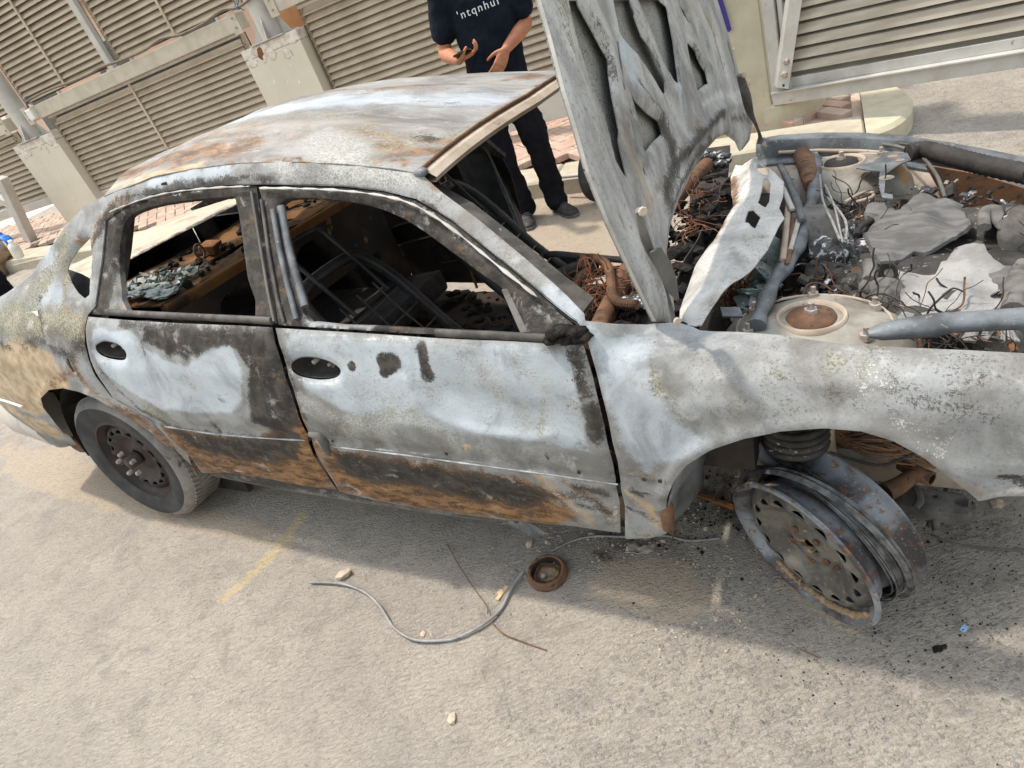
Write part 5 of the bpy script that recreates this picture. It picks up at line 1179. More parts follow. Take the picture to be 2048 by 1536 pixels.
# ---- floor, tunnel, firewall, debris
def floor_map(u, v): return np.c_[u, v, .26+.14*np.exp(-(v/.13)**2)+(fbm(u, v, 9, 4, 6)-.5)*.05]
floor = sheet('floor_pan', [(.55, -.78), (2.25, -.78), (2.25, .78), (.55, .78)], floor_map, M['inner'], car, [], .04, .004, (), 97, 0)
mb = MB()
for q in range(420):
    x = rr.uniform(.65, 2.2); y = rr.uniform(-.7, .7); s = rr.uniform(.008, .035)
    mb.blob((x, y, .285+.14*math.exp(-(y/.13)**2)+rr.uniform(0, .03)), (s*rr.uniform(.7, 1.6), s, s*.6), 1, .5, 2, (0, 0, rr.uniform(0, 3)), q, smooth=False)
tag(mb.build('charred_debris', M['char'], floor), kind='stuff')
mb = MB()
for q in range(90):
    x = rr.uniform(1.2, 2.15); y = rr.uniform(-.6, .6); P = [Vector((x, y, .36))]
    d = Vector((rr.uniform(-1, 1), rr.uniform(-1, 1), rr.uniform(-.2, .5))).normalized()
    for s in range(6):
        d = (d+Vector((rr.uniform(-.6, .6), rr.uniform(-.6, .6), rr.uniform(-.5, .4)))).normalized(); P.append(P[-1]+d*.03)
    mb.tube(P, .0022, 4)
tag(mb.build('burnt_wires', M['copper'], floor), kind='stuff')
for q in range(2):
    mb = MB(); mb.box((1.72-.35*q, -.42+.2*q, .37), (.26, .19, .02), (.1, -.25, .5), bev=.006); mb.build('metal_plate', M['tower'], floor)
fwall = sheet('firewall', [(-.76, .20), (.76, .20), (.76, .78), (.4, .79), (-.4, .79), (-.76, .78)], lambda u, v: np.c_[2.30-(v-.2)*.05+0*u, u, v], M['black'], car, [], .05, .004, (), 98, 0, flip=True, disp=lambda u, v: (fbm(u, v, 6, 3, 8)-.5)*.06)

# seats: sprung frames
def seat(px, side_):
    root_pts = px
for nm, y0, top in (('front_seat_frame', -.40, .0), ('front_seat_frame', .38, .0)):
    mb = MB()
    base_x, rec = 1.42, .0
    P = [(1.55, y0-.21, .42), (1.38, y0-.21, .58), (1.20, y0-.205, .80), (1.11, y0-.17, .90), (1.09, y0-.10, .925), (1.09, y0+.10, .925), (1.11, y0+.17, .90), (1.20, y0+.205, .80), (1.38, y0+.21, .58), (1.55, y0+.21, .42)]
    mb.tube(smooth_path(P, 4), .021, 9); st = mb.build(nm, M['blackgloss'], car)
    mb = MB(); mb.tube(smooth_path([(1.24, y0-.10, .80), (1.05, y0-.10, 1.03), (1.03, y0-.06, 1.055), (1.03, y0+.06, 1.055), (1.05, y0+.10, 1.03), (1.24, y0+.10, .80)], 4), .008, 7); mb.build('headrest_hoop', M['blackgloss'], st)
    mb = MB()
    for t in np.linspace(.15, .85, 5): mb.tube([(1.52-.36*t, y0-.20, .46+.36*t), (1.50-.36*t, y0, .44+.36*t), (1.52-.36*t, y0+.20, .46+.36*t)], .004, 5)
    for yy in (-.1, 0, .1): mb.tube([(1.47, y0+yy, .50), (1.28, y0+yy, .70), (1.18, y0+yy, .83)], .004, 5)
    mb.build('spring_wires', M['frame'], st)
    mb = MB(); mb.tube(smooth_path([(1.50, y0-.23, .38), (1.75, y0-.23, .42), (1.95, y0-.20, .43), (1.98, y0, .43), (1.95, y0+.20, .43), (1.75, y0+.23, .42), (1.50, y0+.23, .38)], 4), .018, 8)
    mb.build('cushion_frame', M['black'], st)
    for sgn in (-1, 1):
        mb = MB(); mb.box((1.70, y0+sgn*.22, .32), (.62, .05, .05), (0, 0, 0), bev=.008); mb.build('seat_rail', M['frame'], st)
        mb = MB(); mb.prism([(1.48, .34), (1.62, .36), (1.60, .46), (1.50, .52), (1.42, .48)], lambda u, v, w, s=sgn: (u, y0+s*.235+w, v), .012); mb.build('recliner', M['blackgloss'], st)
# steering column and pedal bracket
mb = MB(); mb.tube([(1.80, -.36, .68), (2.02, -.36, .60), (2.25, -.36, .52)], [.032, .038, .035], 9); stc = mb.build('steering_column', M['dark_grey'], car)
mb = MB(); mb.lathe([(.03, 0), (.045, .01), (.045, .03), (.03, .04)], (1.80, -.36, .68), (-.94, 0, .34), 14); mb.build('column_collar', M['black'], stc)
# dash remains: cross-beam, blower, corrugated hoses, wire nest
mb = MB(); mb.tube([(2.16, -.75, .80), (2.12, -.3, .80), (2.12, .3, .80), (2.16, .75, .80)], .028, 10); dash = mb.build('dash_beam', M['rustdark'], car)
def chose(P, r, n, nm, mat, par):
    S = smooth_path(P, n); mb = MB(); mb.tube(S, [r*(1.0 if i % 2 else .82) for i in range(len(S))], 10, smooth=False); return mb.build(nm, mat, par)
chose([(1.812,-0.214,0.83),(1.805,-0.162,0.83),(1.846,-0.152,0.83),(1.946,-0.183,0.83),(2.06,-0.221,0.83),(2.179,-0.252,0.83),(2.254,-0.255,0.83)], .011, 26, 'corrugated_hose', M['black'], dash)
chose([(1.993,-0.27,0.84),(1.985,-0.229,0.84),(2.027,-0.239,0.84),(2.077,-0.295,0.84),(2.12,-0.394,0.84),(2.153,-0.489,0.84),(2.19,-0.537,0.84),(2.242,-0.551,0.84)], .015, 18, 'corrugated_hose', M['rustdark'], dash)
for P, r, mt in (([(1.885,-0.288,0.8),(1.937,-0.222,0.8),(2.001,-0.185,0.8)], .026, 'black'), ([(1.987,-0.366,0.8),(1.984,-0.281,0.8),(1.991,-0.191,0.8)], .019, 'dark_grey'), ([(1.752,-0.177,0.78),(1.86,-0.215,0.78),(1.957,-0.24,0.78)], .018, 'rustdark')):
    mb = MB(); mb.tube(P, r, 9); mb.build('dash_tube', M[mt], dash)
mb = MB()
cs = [(2.001,-0.351,0.8),(2.046,-0.387,0.8),(2.061,-0.339,0.8),(2.078,-0.436,0.8),(2.003,-0.4,0.8),(2.14,-0.346,0.8),(2.197,-0.414,0.8),(2.235,0.088,0.8),(2.21,0.327,0.8)]
for q in range(170):
    p = Vector(rr.choice(cs)); d = Vector((rr.uniform(-1, 1), rr.uniform(-1, 1), rr.uniform(-.3, .6))).normalized(); P = [p+Vector((rr.uniform(-.03, .03), rr.uniform(-.03, .03), rr.uniform(-.04, .03)))]
    for s in range(7): d = (d+Vector((rr.uniform(-.6, .6), rr.uniform(-.6, .6), rr.uniform(-.6, .5)))).normalized(); P.append(P[-1]+d*.018)
    mb.tube(P, .0016, 4)
tag(mb.build('wire_nest', M['copper'], dash), kind='stuff')
mb = MB()
for q in range(240):
    p = Vector((rr.uniform(2.05, 2.33), rr.uniform(-.62, .62), rr.uniform(.72, .80))); s = .004*8**rr.random()
    mb.blob(p, (s*rr.uniform(1, 2.4), s, s*.6), 1, .6, 2.2, (0, 0, rr.uniform(0, 3)), q, smooth=False)
tag(mb.build('charred_debris', M['char'], dash), kind='stuff')
mb = MB(); mb.blob((2.217,-0.498,0.82), (.06, .04, .015), 2, .5, 3, None, 2); mb.blob((2.253,-0.48,0.82), (.03, .05, .012), 2, .5, 3, None, 3); mb.build('white_ash', M['ashlump'], dash)

# ------------------------------------------------------------------ raised bonnet
HO = np.array([2.37, 0, .874]); hb = np.array([-.2, 0, .98]); hb = hb/np.linalg.norm(hb); hn = np.array([hb[2], 0, -hb[0]])
def hood_map(off):
    def f(u, v):
        crown = .008*np.cos(u*2)
        return HO+np.outer(v, hb)+np.c_[0*u, u, 0*u]+np.outer(off+crown+.05*np.clip(v-.5, 0, 1)**2, hn)
    return f
H_ = [(-0.738,0.72),(-0.75,0.655),(-0.777,0.556),(-0.789,0.479),(-0.806,0.404),(-0.805,0.297),(-0.784,0.149),(-0.765,0.039),(-0.695,-0.006),(-0.645,0.001),(-0.616,0.037),(-0.593,0.073),(-0.573,0.117),(-0.5,0.153),(-0.376,0.177),(-0.205,0.192),(-0.011,0.193),(0.155,0.183),(0.309,0.151),(0.424,0.087),(0.431,0.054),(0.594,0.041),(0.774,0.076),(0.763,0.113),(0.729,0.198),(0.72,0.286),(0.723,0.411),(0.707,0.525)]
H_ = H_+[(.66, .75), (.60, .95), (.40, 1.08), (0, 1.13), (-.40, 1.10), (-.62, .98), (-.72, .80)]
def Z(*p): return p
HA = [(-0.624,0.696),(-0.641,0.649),(-0.65,0.604),(-0.656,0.561),(-0.656,0.522),(-0.651,0.472),(-0.658,0.431),(-0.673,0.385),(-0.656,0.347),(-0.644,0.329),(-0.628,0.383),(-0.613,0.435),(-0.585,0.487),(-0.557,0.532),(-0.533,0.564),(-0.539,0.589),(-0.558,0.634),(-0.58,0.681),(-0.578,0.69)]
HB = [(-0.377,0.663),(-0.393,0.627),(-0.404,0.595),(-0.387,0.577),(-0.337,0.539),(-0.294,0.49),(-0.261,0.445),(-0.235,0.41),(-0.212,0.415),(-0.208,0.439),(-0.219,0.477),(-0.248,0.527),(-0.269,0.561),(-0.28,0.61),(-0.256,0.647)]
HC = [(-0.203,0.64),(-0.194,0.603),(-0.175,0.566),(-0.165,0.519),(-0.153,0.472),(-0.132,0.447),(-0.113,0.41),(-0.093,0.412),(-0.045,0.482),(-0.021,0.53),(0.001,0.563),(0.007,0.594),(-0.014,0.615)]
HD_ = [(-0.462,0.479),(-0.448,0.45),(-0.398,0.409),(-0.346,0.375),(-0.339,0.358),(-0.342,0.341),(-0.372,0.341),(-0.425,0.344),(-0.484,0.341),(-0.501,0.348),(-0.488,0.386),(-0.471,0.431)]
HE = [(0.393,0.563),(0.44,0.5),(0.491,0.439),(0.501,0.376),(0.502,0.324),(0.478,0.297),(0.471,0.322),(0.466,0.394),(0.468,0.446),(0.423,0.51),(0.405,0.551)]
HF = [(0.157,0.586),(0.207,0.552),(0.226,0.518),(0.203,0.526),(0.162,0.562)]
HG = [(0.125,0.475),(0.176,0.439),(0.207,0.4),(0.245,0.364),(0.235,0.331),(0.198,0.338),(0.102,0.344),(0.068,0.344),(0.073,0.377),(0.086,0.419),(0.105,0.456)]
HS = [(-0.439,0.585),(-0.424,0.579),(-0.444,0.546),(-0.467,0.51),(-0.476,0.513),(-0.465,0.545)]
holes = [HA, HB, HC, HD_, HE, HF, HG, HS]
for c in [(-0.498,0.436),(-0.543,0.311),(0.342,0.418),(-0.488,0.493)]: holes.append([(c[0]+.007*math.cos(t), c[1]+.010*math.sin(t)) for t in np.linspace(0, 6.28, 9)[:-1]])
up = [[(.62, .80), (.50, .95), (.30, 1.0), (.28, .72), (.45, .66)], [(.2, .74), (.2, 1.02), (-.15, 1.03), (-.1, .78)], [(-.25, .82), (-.28, 1.0), (-.55, .92), (-.62, .78), (-.5, .76)]]
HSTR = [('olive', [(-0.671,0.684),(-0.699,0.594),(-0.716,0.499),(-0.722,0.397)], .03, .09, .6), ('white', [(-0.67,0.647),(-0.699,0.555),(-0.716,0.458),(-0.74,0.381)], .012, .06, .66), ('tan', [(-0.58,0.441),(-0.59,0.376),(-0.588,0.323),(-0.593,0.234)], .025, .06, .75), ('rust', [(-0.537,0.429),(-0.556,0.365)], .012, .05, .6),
        ('soot', [(-0.336,0.361),(-0.311,0.301),(-0.342,0.258),(-0.478,0.215)], .035, .08, .85), ('ash', [(-0.401,0.623),(-0.403,0.557),(-0.426,0.47)], .03, .06, .9), ('ash', [(-0.09,0.444),(-0.136,0.346)], .03, .08, .75), ('soot', [(-0.41,0.484),(-0.353,0.422),(-0.298,0.37)], .014, .04, .8), ('soot', [(-0.54,0.655),(-0.529,0.592),(-0.541,0.53)], .010, .05, .72), ('soot', [(-0.269,0.626),(-0.238,0.55),(-0.217,0.471)], .008, .04, .66), ('soot', [(0.025,0.53),(-0.073,0.427),(-0.142,0.32)], .010, .05, .6), ('soot', [(0.643,0.374),(0.625,0.237)], .02, .05, .62), ('soot', [(0.157,0.464),(0.242,0.373)], .010, .03, .7),  # soot, plus narrow dark strokes painting in shade along the cut-out edges
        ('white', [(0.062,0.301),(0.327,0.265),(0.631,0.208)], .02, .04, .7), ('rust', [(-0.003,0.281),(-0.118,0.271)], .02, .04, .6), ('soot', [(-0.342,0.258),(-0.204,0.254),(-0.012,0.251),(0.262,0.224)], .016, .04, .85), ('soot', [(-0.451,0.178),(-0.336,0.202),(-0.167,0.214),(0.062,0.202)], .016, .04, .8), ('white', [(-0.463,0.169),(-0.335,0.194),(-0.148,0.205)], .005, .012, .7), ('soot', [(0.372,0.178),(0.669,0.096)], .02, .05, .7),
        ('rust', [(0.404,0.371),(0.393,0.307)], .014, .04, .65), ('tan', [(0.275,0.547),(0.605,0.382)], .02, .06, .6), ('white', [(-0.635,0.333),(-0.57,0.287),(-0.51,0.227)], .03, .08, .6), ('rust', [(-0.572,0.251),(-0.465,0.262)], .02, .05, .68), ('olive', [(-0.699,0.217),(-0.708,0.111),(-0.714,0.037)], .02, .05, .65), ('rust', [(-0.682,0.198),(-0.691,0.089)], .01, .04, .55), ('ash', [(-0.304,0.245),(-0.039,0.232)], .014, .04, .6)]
def hd_disp(u, v):
    ed = d_line(u, v, H_, True)
    h = -.010*np.clip(1-ed/.035, 0, 1)**1.5
    for L, w, a in (([(-0.683,0.686),(-0.716,0.579),(-0.731,0.473),(-0.725,0.365),(-0.728,0.194)], .020, .012), ([(-0.532,0.634),(-0.51,0.578),(-0.56,0.502),(-0.611,0.428)], .022, .014), ([(-0.27,0.614),(-0.25,0.54),(-0.21,0.457),(-0.167,0.388)], .022, .016), ([(0.003,0.586),(-0.042,0.501),(-0.116,0.396)], .022, .014), ([(-0.443,0.483),(-0.382,0.436),(-0.292,0.355)], .020, .014), ([(0.139,0.475),(0.303,0.36),(0.31,0.31)], .018, .014), ([(-0.204,0.254),(0.058,0.249),(0.354,0.225),(0.708,0.152)], .022, .016), ([(-0.361,0.224),(-0.146,0.229),(0.079,0.212)], .012, -.012)):
        h = h+bump_line(u, v, L, w*.7, a*.62)
    return h+(fbm(u, v, 4, 2, 4)-.5)*.004
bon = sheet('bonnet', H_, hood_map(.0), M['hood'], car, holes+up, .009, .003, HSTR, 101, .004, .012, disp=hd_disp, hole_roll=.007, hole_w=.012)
bon['label'] = 'raised bonnet showing its ribbed grey underside'
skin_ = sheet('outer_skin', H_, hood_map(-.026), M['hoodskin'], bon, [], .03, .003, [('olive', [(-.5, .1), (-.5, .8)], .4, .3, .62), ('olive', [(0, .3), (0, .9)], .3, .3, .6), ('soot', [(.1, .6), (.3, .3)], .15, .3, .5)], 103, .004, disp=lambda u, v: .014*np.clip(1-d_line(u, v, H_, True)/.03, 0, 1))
# wall between skin and frame at the rim
k = len(H_); A_ = hood_map(-.008)(np.array([p[0] for p in H_]), np.array([p[1] for p in H_])); B_ = hood_map(-.018)(np.array([p[0] for p in H_]), np.array([p[1] for p in H_]))
mb = MB(); mb.add(list(map(tuple, A_))+list(map(tuple, B_)), [(i, (i+1) % k, k+(i+1) % k, k+i) for i in range(k)]); mb.build('hem', M['pale'], bon)
# hinges
def hinge(P, nm):
    mb = MB(); V3 = [Vector(p) for p in P]
    mb.tube(smooth_path(V3, 4), [.010+.005*math.sin(i*.35) for i in range(len(smooth_path(V3, 4)))], 8, flat=.45); o = mb.build(nm, M['enginepale'], bon)
    for i in (0, -1): 
        mb = MB(); mb.lathe([(0, .006), (.007, .006), (.009, .003), (.009, 0)], V3[i]+Vector((.012, -.01, 0)), (.6, -.8, .2), 8, smooth=False); mb.build('bolt', M['beige'], o)
    return o
hinge([(2.4,-0.909,1.217),(2.4,-0.894,1.163),(2.4,-0.862,1.108),(2.4,-0.819,1.04),(2.4,-0.796,0.977),(2.4,-0.79,0.928)], 'hinge')
mb = MB(); mb.prism([(a, b) for a, b in [(-0.942,1.148),(-0.888,1.134),(-0.834,1.079),(-0.81,1.029),(-0.811,0.984),(-0.851,1.016),(-0.903,1.084)]], lambda u, v, w: (2.42+w, u, v), .006); mb.build('hinge_plate', M['dark_grey'], bon)
hinge([(2.4,0.228,1.209),(2.4,0.312,1.131),(2.4,0.368,1.063),(2.4,0.477,0.994),(2.4,0.552,0.935),(2.4,0.554,0.906)], 'hinge')

# ------------------------------------------------------------------ engine bay
def poly_sheet(name, pts, z0, mat, thick=.004, step=.016, holes=(), zf=None, par=None, strokes=(), seed=7, edge=.003, roll=0):
    def f(u, v): return np.c_[u, v, z0+(zf(u, v) if zf else 0*u)]
    return sheet(name, pts, f, M[mat] if isinstance(mat, str) else mat, par or car, list(holes), step, thick, strokes, seed, edge, .012, hole_roll=roll, hole_w=.02)
# cowl
CW = [(2.288,0.666),(2.338,0.625),(2.403,0.497),(2.455,0.368),(2.507,0.278),(2.519,0.138),(2.522,0.009),(2.548,-0.095),(2.541,-0.167),(2.535,-0.225),(2.529,-0.296),(2.51,-0.393),(2.481,-0.479),(2.452,-0.544),(2.44,-0.61),(2.433,-0.694),(2.402,-0.684),(2.361,-0.619),(2.339,-0.525),(2.331,-0.392),(2.323,-0.264),(2.337,-0.224),(2.37,-0.194),(2.374,-0.079),(2.371,0.031),(2.363,0.143),(2.329,0.319),(2.294,0.518)]
CH = [[(2.431,-0),(2.487,-0.07),(2.484,-0.176),(2.438,-0.123)], [(2.432,0.329),(2.474,0.26),(2.488,0.094),(2.486,0.002),(2.449,0.058),(2.443,0.134)], [(2.386,0.509),(2.423,0.439),(2.455,0.346),(2.444,0.335),(2.408,0.412)]]
cw_mat = burnt_metal('burnt_cowl', ((.57, .56, .535), (.43, .42, .40)), .58, 80)
CSTR = [('white', [(2.4,-0.623),(2.416,-0.492),(2.443,-0.283),(2.451,-0.069)], .02, .05, .8), ('rust', [(2.303,0.497),(2.37,0.119),(2.376,-0.052),(2.375,-0.202)], .016, .035, .95), ('rust', [(2.427,-0.345),(2.443,-0.283)], .018, .04, .5), ('olive', [(2.469,-0.287),(2.499,-0.225)], .02, .05, .65), ('soot', [(2.479,0.215),(2.517,0.027)], .006, .03, .5), ('tan', [(2.395,-0.598),(2.451,-0.549)], .02, .06, .6)]
def cw_z(u, v): return -.9*np.clip(2.385-u, 0, 1)-.010*np.sin(v*8)+(fbm(u, v, 7, 3, 3)-.5)*.016+.018*np.exp(-((u-2.46)/.03)**2)
cowl = sheet('cowl_panel', CW, lambda u, v: np.c_[u, v, .862+np.clip(cw_z(u, v), -.05, .05)], cw_mat, car, CH, .011, .003, CSTR, 111, .004, .012, hole_roll=.012, hole_w=.018)
cowl['label'] = 'pale twisted cowl panel with square holes'
mb = MB(); P = [(2.518,0.781,0.8),(2.566,0.686,0.8),(2.587,0.49,0.8),(2.596,0.259,0.8),(2.589,0.071,0.8),(2.588,-0.1,0.8),(2.575,-0.24,0.8),(2.549,-0.366,0.8),(2.541,-0.498,0.8),(2.537,-0.597,0.8)]
mb.tube(smooth_path(P, 3), [.020+.004*math.sin(i*1.7) for i in range(28)], 9, flat=.8); beam_ = mb.build('cowl_beam', M['bluegrey'], car)
mb = MB(); mb.tube([(2.512,0.752,0.8),(2.544,0.618,0.8),(2.566,0.471,0.8),(2.578,0.355,0.8)], [.03, .035, .03, .02], 10); mb.build('burnt_bracket', M['rustdark'], beam_)
for P, r, mt in (([(2.501,0.279,0.83),(2.553,0.064,0.83)], .010, 'pale'), ([(2.466,0.526,0.83),(2.547,0.195,0.83),(2.587,-0.025,0.83)], .012, 'bluegrey'), ([(2.528,0.205,0.82),(2.548,-0.067,0.82),(2.562,-0.276,0.82)], .010, 'beige'), ([(2.549,0.177,0.82),(2.569,-0.144,0.82),(2.575,-0.303,0.82)], .007, 'rustdark'), ([(2.575,0.043,0.82),(2.573,-0.213,0.82)], .008, 'pale')):
    mb = MB(); mb.tube(smooth_path(P, 3), r, 6, flat=.5); mb.build('wiper_link', M[mt], beam_)
# dark plenum below
mb = MB(); mb.box((2.44, 0, .55), (.16, 1.3, .30)); mb.build('plenum', M['inner'], car)
mb = MB(); mb.prism([(v[0], v[1]) for v in [(1.963,1.363),(2.143,1.361),(2.273,0.475),(2.253,0.11),(2.19,0.206)]], lambda u, v, w: (u, v, .70-w), .02); mb.build('heater_case', M['black'], car)
rr = random.Random(5)
mb = MB()
for q in range(26):
    p = rr.choice([(2.114,0.98,0.74),(2.139,1.019,0.74),(2.178,0.92,0.74),(2.139,0.901,0.74)]); mb.blob((p[0]+rr.uniform(-.03, .03), p[1]+rr.uniform(-.05, .05), p[2]+rr.uniform(-.02, .03)), (rr.uniform(.012, .04), rr.uniform(.01, .03), .014), 1, .5, 2, None, q)
tag(mb.build('ash_debris', M['ashlump'], car), kind='stuff')
for P, r in (([(2.033,1.164,0.68),(2.145,0.559,0.68),(2.22,0.16,0.68)], .012), ([(2.131,1.354,0.68),(2.242,0.535,0.68)], .012)):
    mb = MB(); mb.tube(P, r, 6); mb.build('plenum_rib', M['rustdark'], car)
# strut towers
def tower(c, s, nm):
    x, y, zt = c
    mb = MB(); pr = [(.0, 0), (.075, 0), (.085, -.006), (.13, -.012), (.165, -.03), (.19, -.07), (.20, -.12), (.205, -.17)] if s < 0 else [(.0, 0), (.075, 0), (.085, -.006), (.13, -.012), (.165, -.03), (.19, -.07), (.205, -.14), (.225, -.30), (.235, -.50)]
    V = []
    mb.lathe(pr, (x, y, zt), (0, 0, 1), 40)
    mb.v = [(vx+(vx-x)*.16, vy, vz+.006*math.sin(vx*30)*math.cos(vy*22)) for vx, vy, vz in mb.v]
    t = mb.build(nm, M['tower'], car)
    mb = MB(); mb.lathe([(.068, .0), (.072, .009), (.076, .009), (.079, -.004)], (x, y, zt), (0, 0, 1), 32); mb.build('collar', M['beige'], t)
    mb = MB(); mb.lathe([(0, .010), (.020, .010), (.024, .006), (.052, .004), (.056, -.004)], (x, y, zt+.004), (0, 0, 1), 28); pl = mb.build('strut_plate', M['rustdark' if s < 0 else 'black'], t)
    mb = MB(); mb.lathe([(0, .028), (.008, .028), (.009, .012), (.015, .012), (.016, 0)], (x, y, zt+.012), (0, 0, 1), 6, smooth=False); mb.build('strut_nut', M['nut'], pl)
    for a in ((.5, 1.6, 2.7, 3.6, 4.5, 5.6) if s < 0 else (.6, 2.2, 4.0)):
        bx_, by_ = x+.135*math.cos(a)*1.1, y+.125*math.sin(a)
        mb = MB(); mb.lathe([(0, .030), (.006, .030), (.006, .014), (.013, .014), (.015, 0)], (bx_, by_, zt-.012), (0, 0, 1), 6, smooth=False); mb.build('bolt', M['bolt'], t)
    mb = MB(); mb.tube([(x+.15*math.cos(a)*1.12, y+.15*math.sin(a), zt-.018) for a in np.linspace(-.5, 3.6, 22)], .004, 5); mb.build('seam', M['beige'], t)
    return t
T1 = (2.651,-0.543,0.8); T2 = (2.662,0.565,0.8)
t1 = tower((T1[0], T1[1], .79), -1, 'strut_tower'); t1['label'] = 'near strut tower with six bolts'
t2 = tower((T2[0], T2[1], .80), 1, 'strut_tower'); t2['label'] = 'far strut tower with rusty flank'
# bracket plates on the far tower
mb = MB(); mb.prism([(a, b) for a, b in [(2.713,0.434),(2.726,0.471),(2.76,0.478),(2.804,0.569),(2.862,0.532),(2.871,0.455),(2.84,0.426),(2.8,0.342),(2.796,0.171),(2.818,0.148),(2.819,0.114),(2.791,0.131),(2.781,0.246),(2.783,0.373),(2.747,0.401)]], lambda u, v, w: (u, v, .815+w), .004); bpl = mb.build('bracket_plate', M['bluegrey'], t2)
for c, r in zip([(2.802,0.303),(2.819,0.513),(2.84,0.462)], (.022, .016, .014)):
    mb = MB(); mb.lathe([(0, .0045), (r, .0045)], (c[0], c[1], .8155), (0, 0, 1), 14); mb.build('bracket_hole', M['tower'], bpl)
mb = MB(); mb.box((2.676,0.542,0.7), (.05, .012, .12), (0, .2, .3), bev=.004); mb.build('tab', M['beige'], t2)
mb = MB(); mb.tube(smooth_path([(2.54,0.619,0.8),(2.581,0.752,0.8),(2.665,0.777,0.8),(2.781,0.735,0.8),(2.886,0.588,0.8),(2.934,0.363,0.8),(2.949,0.139,0.8)], 5), .006, 6); mb.build('harness', M['dark_grey'], t2)
mb = MB(); mb.tube(smooth_path([(2.689,0.224,0.78),(2.729,0.288,0.78),(2.764,0.287,0.78),(2.762,0.247,0.78),(2.717,0.216,0.78)], 4), .006, 6); mb.build('brake_pipe', M['beige'], t2)
# far inner wing corrugated hose
S_ = smooth_path([(2.866,0.525,0.82),(2.912,0.537,0.82),(2.997,0.412,0.82),(3.062,0.314,0.82),(3.15,0.206,0.82)], 12)
mb = MB(); mb.tube(S_, [.030*(1 if i % 2 else .9) for i in range(len(S_))], 12); mb.build('corrugated_hose', M['black'], car)
mb = MB(); mb.prism([(a, b) for a, b in [(2.918,0.749),(3.078,0.696),(3.22,0.628),(3.239,0.47),(3.002,0.581)]], lambda u, v, w: (u, .60+w, v), .012); wp = mb.build('wing_panel', M['rustdark'], car)
# chassis legs and front frame
for s in (-1, 1):
    mb = MB(); mb.box((2.95, s*.47, .50), (1.25, .10, .13), (0, .03, 0), bev=.012); mb.build('chassis_rail', M['tower'], car)
S_ = [(2.77,-0.689,0.83),(2.793,-0.681,0.83),(2.846,-0.666,0.83),(2.89,-0.654,0.83),(2.92,-0.645,0.83),(2.966,-0.64,0.83),(3.047,-0.631,0.83)]
mb = MB(); mb.tube(S_, [.010, .022, .028, .030, .026, .026, .027], 12, flat=.75); mb.build('radiator_support', M['bluegrey'], car)
mb = MB(); mb.tube([(3.42, -.75, .60), (3.55, -.4, .60), (3.58, 0, .6), (3.55, .4, .6), (3.42, .75, .6)], .07, 10); mb.build('front_crossmember', M['bluegrey'], car)
mb = MB(); mb.box((3.35, 0, .60), (.06, 1.1, .40), bev=.01); mb.build('radiator', M['engine'], car)
mb = MB(); mb.blob((3.033,-0.371,0.6), (.12, .10, .05), 3, .2, 2); hl = mb.build('lamp_recess', M['engine'], car)
c = (3.031,-0.421,0.64); mb = MB(); mb.lathe([(.028, 0), (.034, .006), (.038, 0), (.038, -.02)], c, (0, -.3, 1), 20); mb.lathe([(0, -.006), (.028, -.002)], c, (0, -.3, 1), 20); mb.build('filler_neck', M['rust'], hl)
mb = MB(); mb.blob((3.039,-0.438,0.67), (.012, .012, .012), 2, .1, 2); mb.build('ball_stud', M['nut'], hl)
# engine block under the mats
eng = MB(); eng.box((2.93, -.12, .55), (.46, .66, .40), (0, 0, 0), bev=.04); engine = eng.build('engine', M['engine'], car)
for c, r, L, ax, mt in (((2.80, -.30, .72), .055, .10, (0, -1, .3), 'enginepale'), ((2.86, -.44, .70), .065, .08, (.2, -1, .2), 'engine'), ((3.02, -.40, .68), .06, .09, (.3, -1, 0), 'enginepale'), ((2.72, -.18, .70), .05, .12, (-1, 0, .2), 'engine'), ((3.10, -.1, .74), .05, .1, (0, 0, 1), 'enginepale')):
    mb = MB(); mb.lathe([(0, L), (r*.6, L), (r*.7, L*.8), (r, L*.7), (r, L*.3), (r*.85, 0), (r*.85, -.08)], c, ax, 20); mb.build('engine_casting', M[mt], engine)
c = (2.917,-0.417,0.72)
mb = MB(); mb.lathe([(.018, .03), (.034, .034), (.040, .026), (.044, .03), (.050, .018), (.054, 0), (.04, -.04)], c, (.15, -.5, .85), 28); mb.lathe([(0, .022), (.018, .024)], c, (.15, -.5, .85), 20); mb.build('pulley', M['enginepale'], engine)
mb = MB(); mb.tube([Vector(c)+Vector((-.03, .05, .03)), (2.936,-0.428,0.78)], .018, 8, flat=.6); mb.build('lifting_arm', M['enginepale'], engine)
def holed_plate(P, hc, hr, zc, th, nm, mt, par, ht=10):
    return sheet(nm, P, lambda u, v: np.c_[u, v, zc+0*u], M[mt], par, [[(hc[0]+hr[0]*math.cos(t), hc[1]+hr[1]*math.sin(t)) for t in np.linspace(0, 6.28, 15)[:-1]]], .012, th, (), 7, .003, hole_roll=.003, hole_w=.01)
def bracket_x(P, hole, x0, th, nm, mt, par):
    return sheet(nm, P, lambda u, v: np.c_[u, x0+0*u, v], M[mt], par, [hole], .010, th, (), 7, .003, hole_roll=.004, hole_w=.008)
bracket_x([(2.787,0.802),(2.792,0.822),(2.816,0.824),(2.828,0.806),(2.836,0.739),(2.82,0.731),(2.807,0.698),(2.801,0.61),(2.791,0.58),(2.784,0.726)], sm2([(2.8,0.805),(2.81,0.813),(2.819,0.8),(2.82,0.78),(2.811,0.772),(2.801,0.784)], 3), -.34, .016, 'lifting_bracket', 'engine', engine)
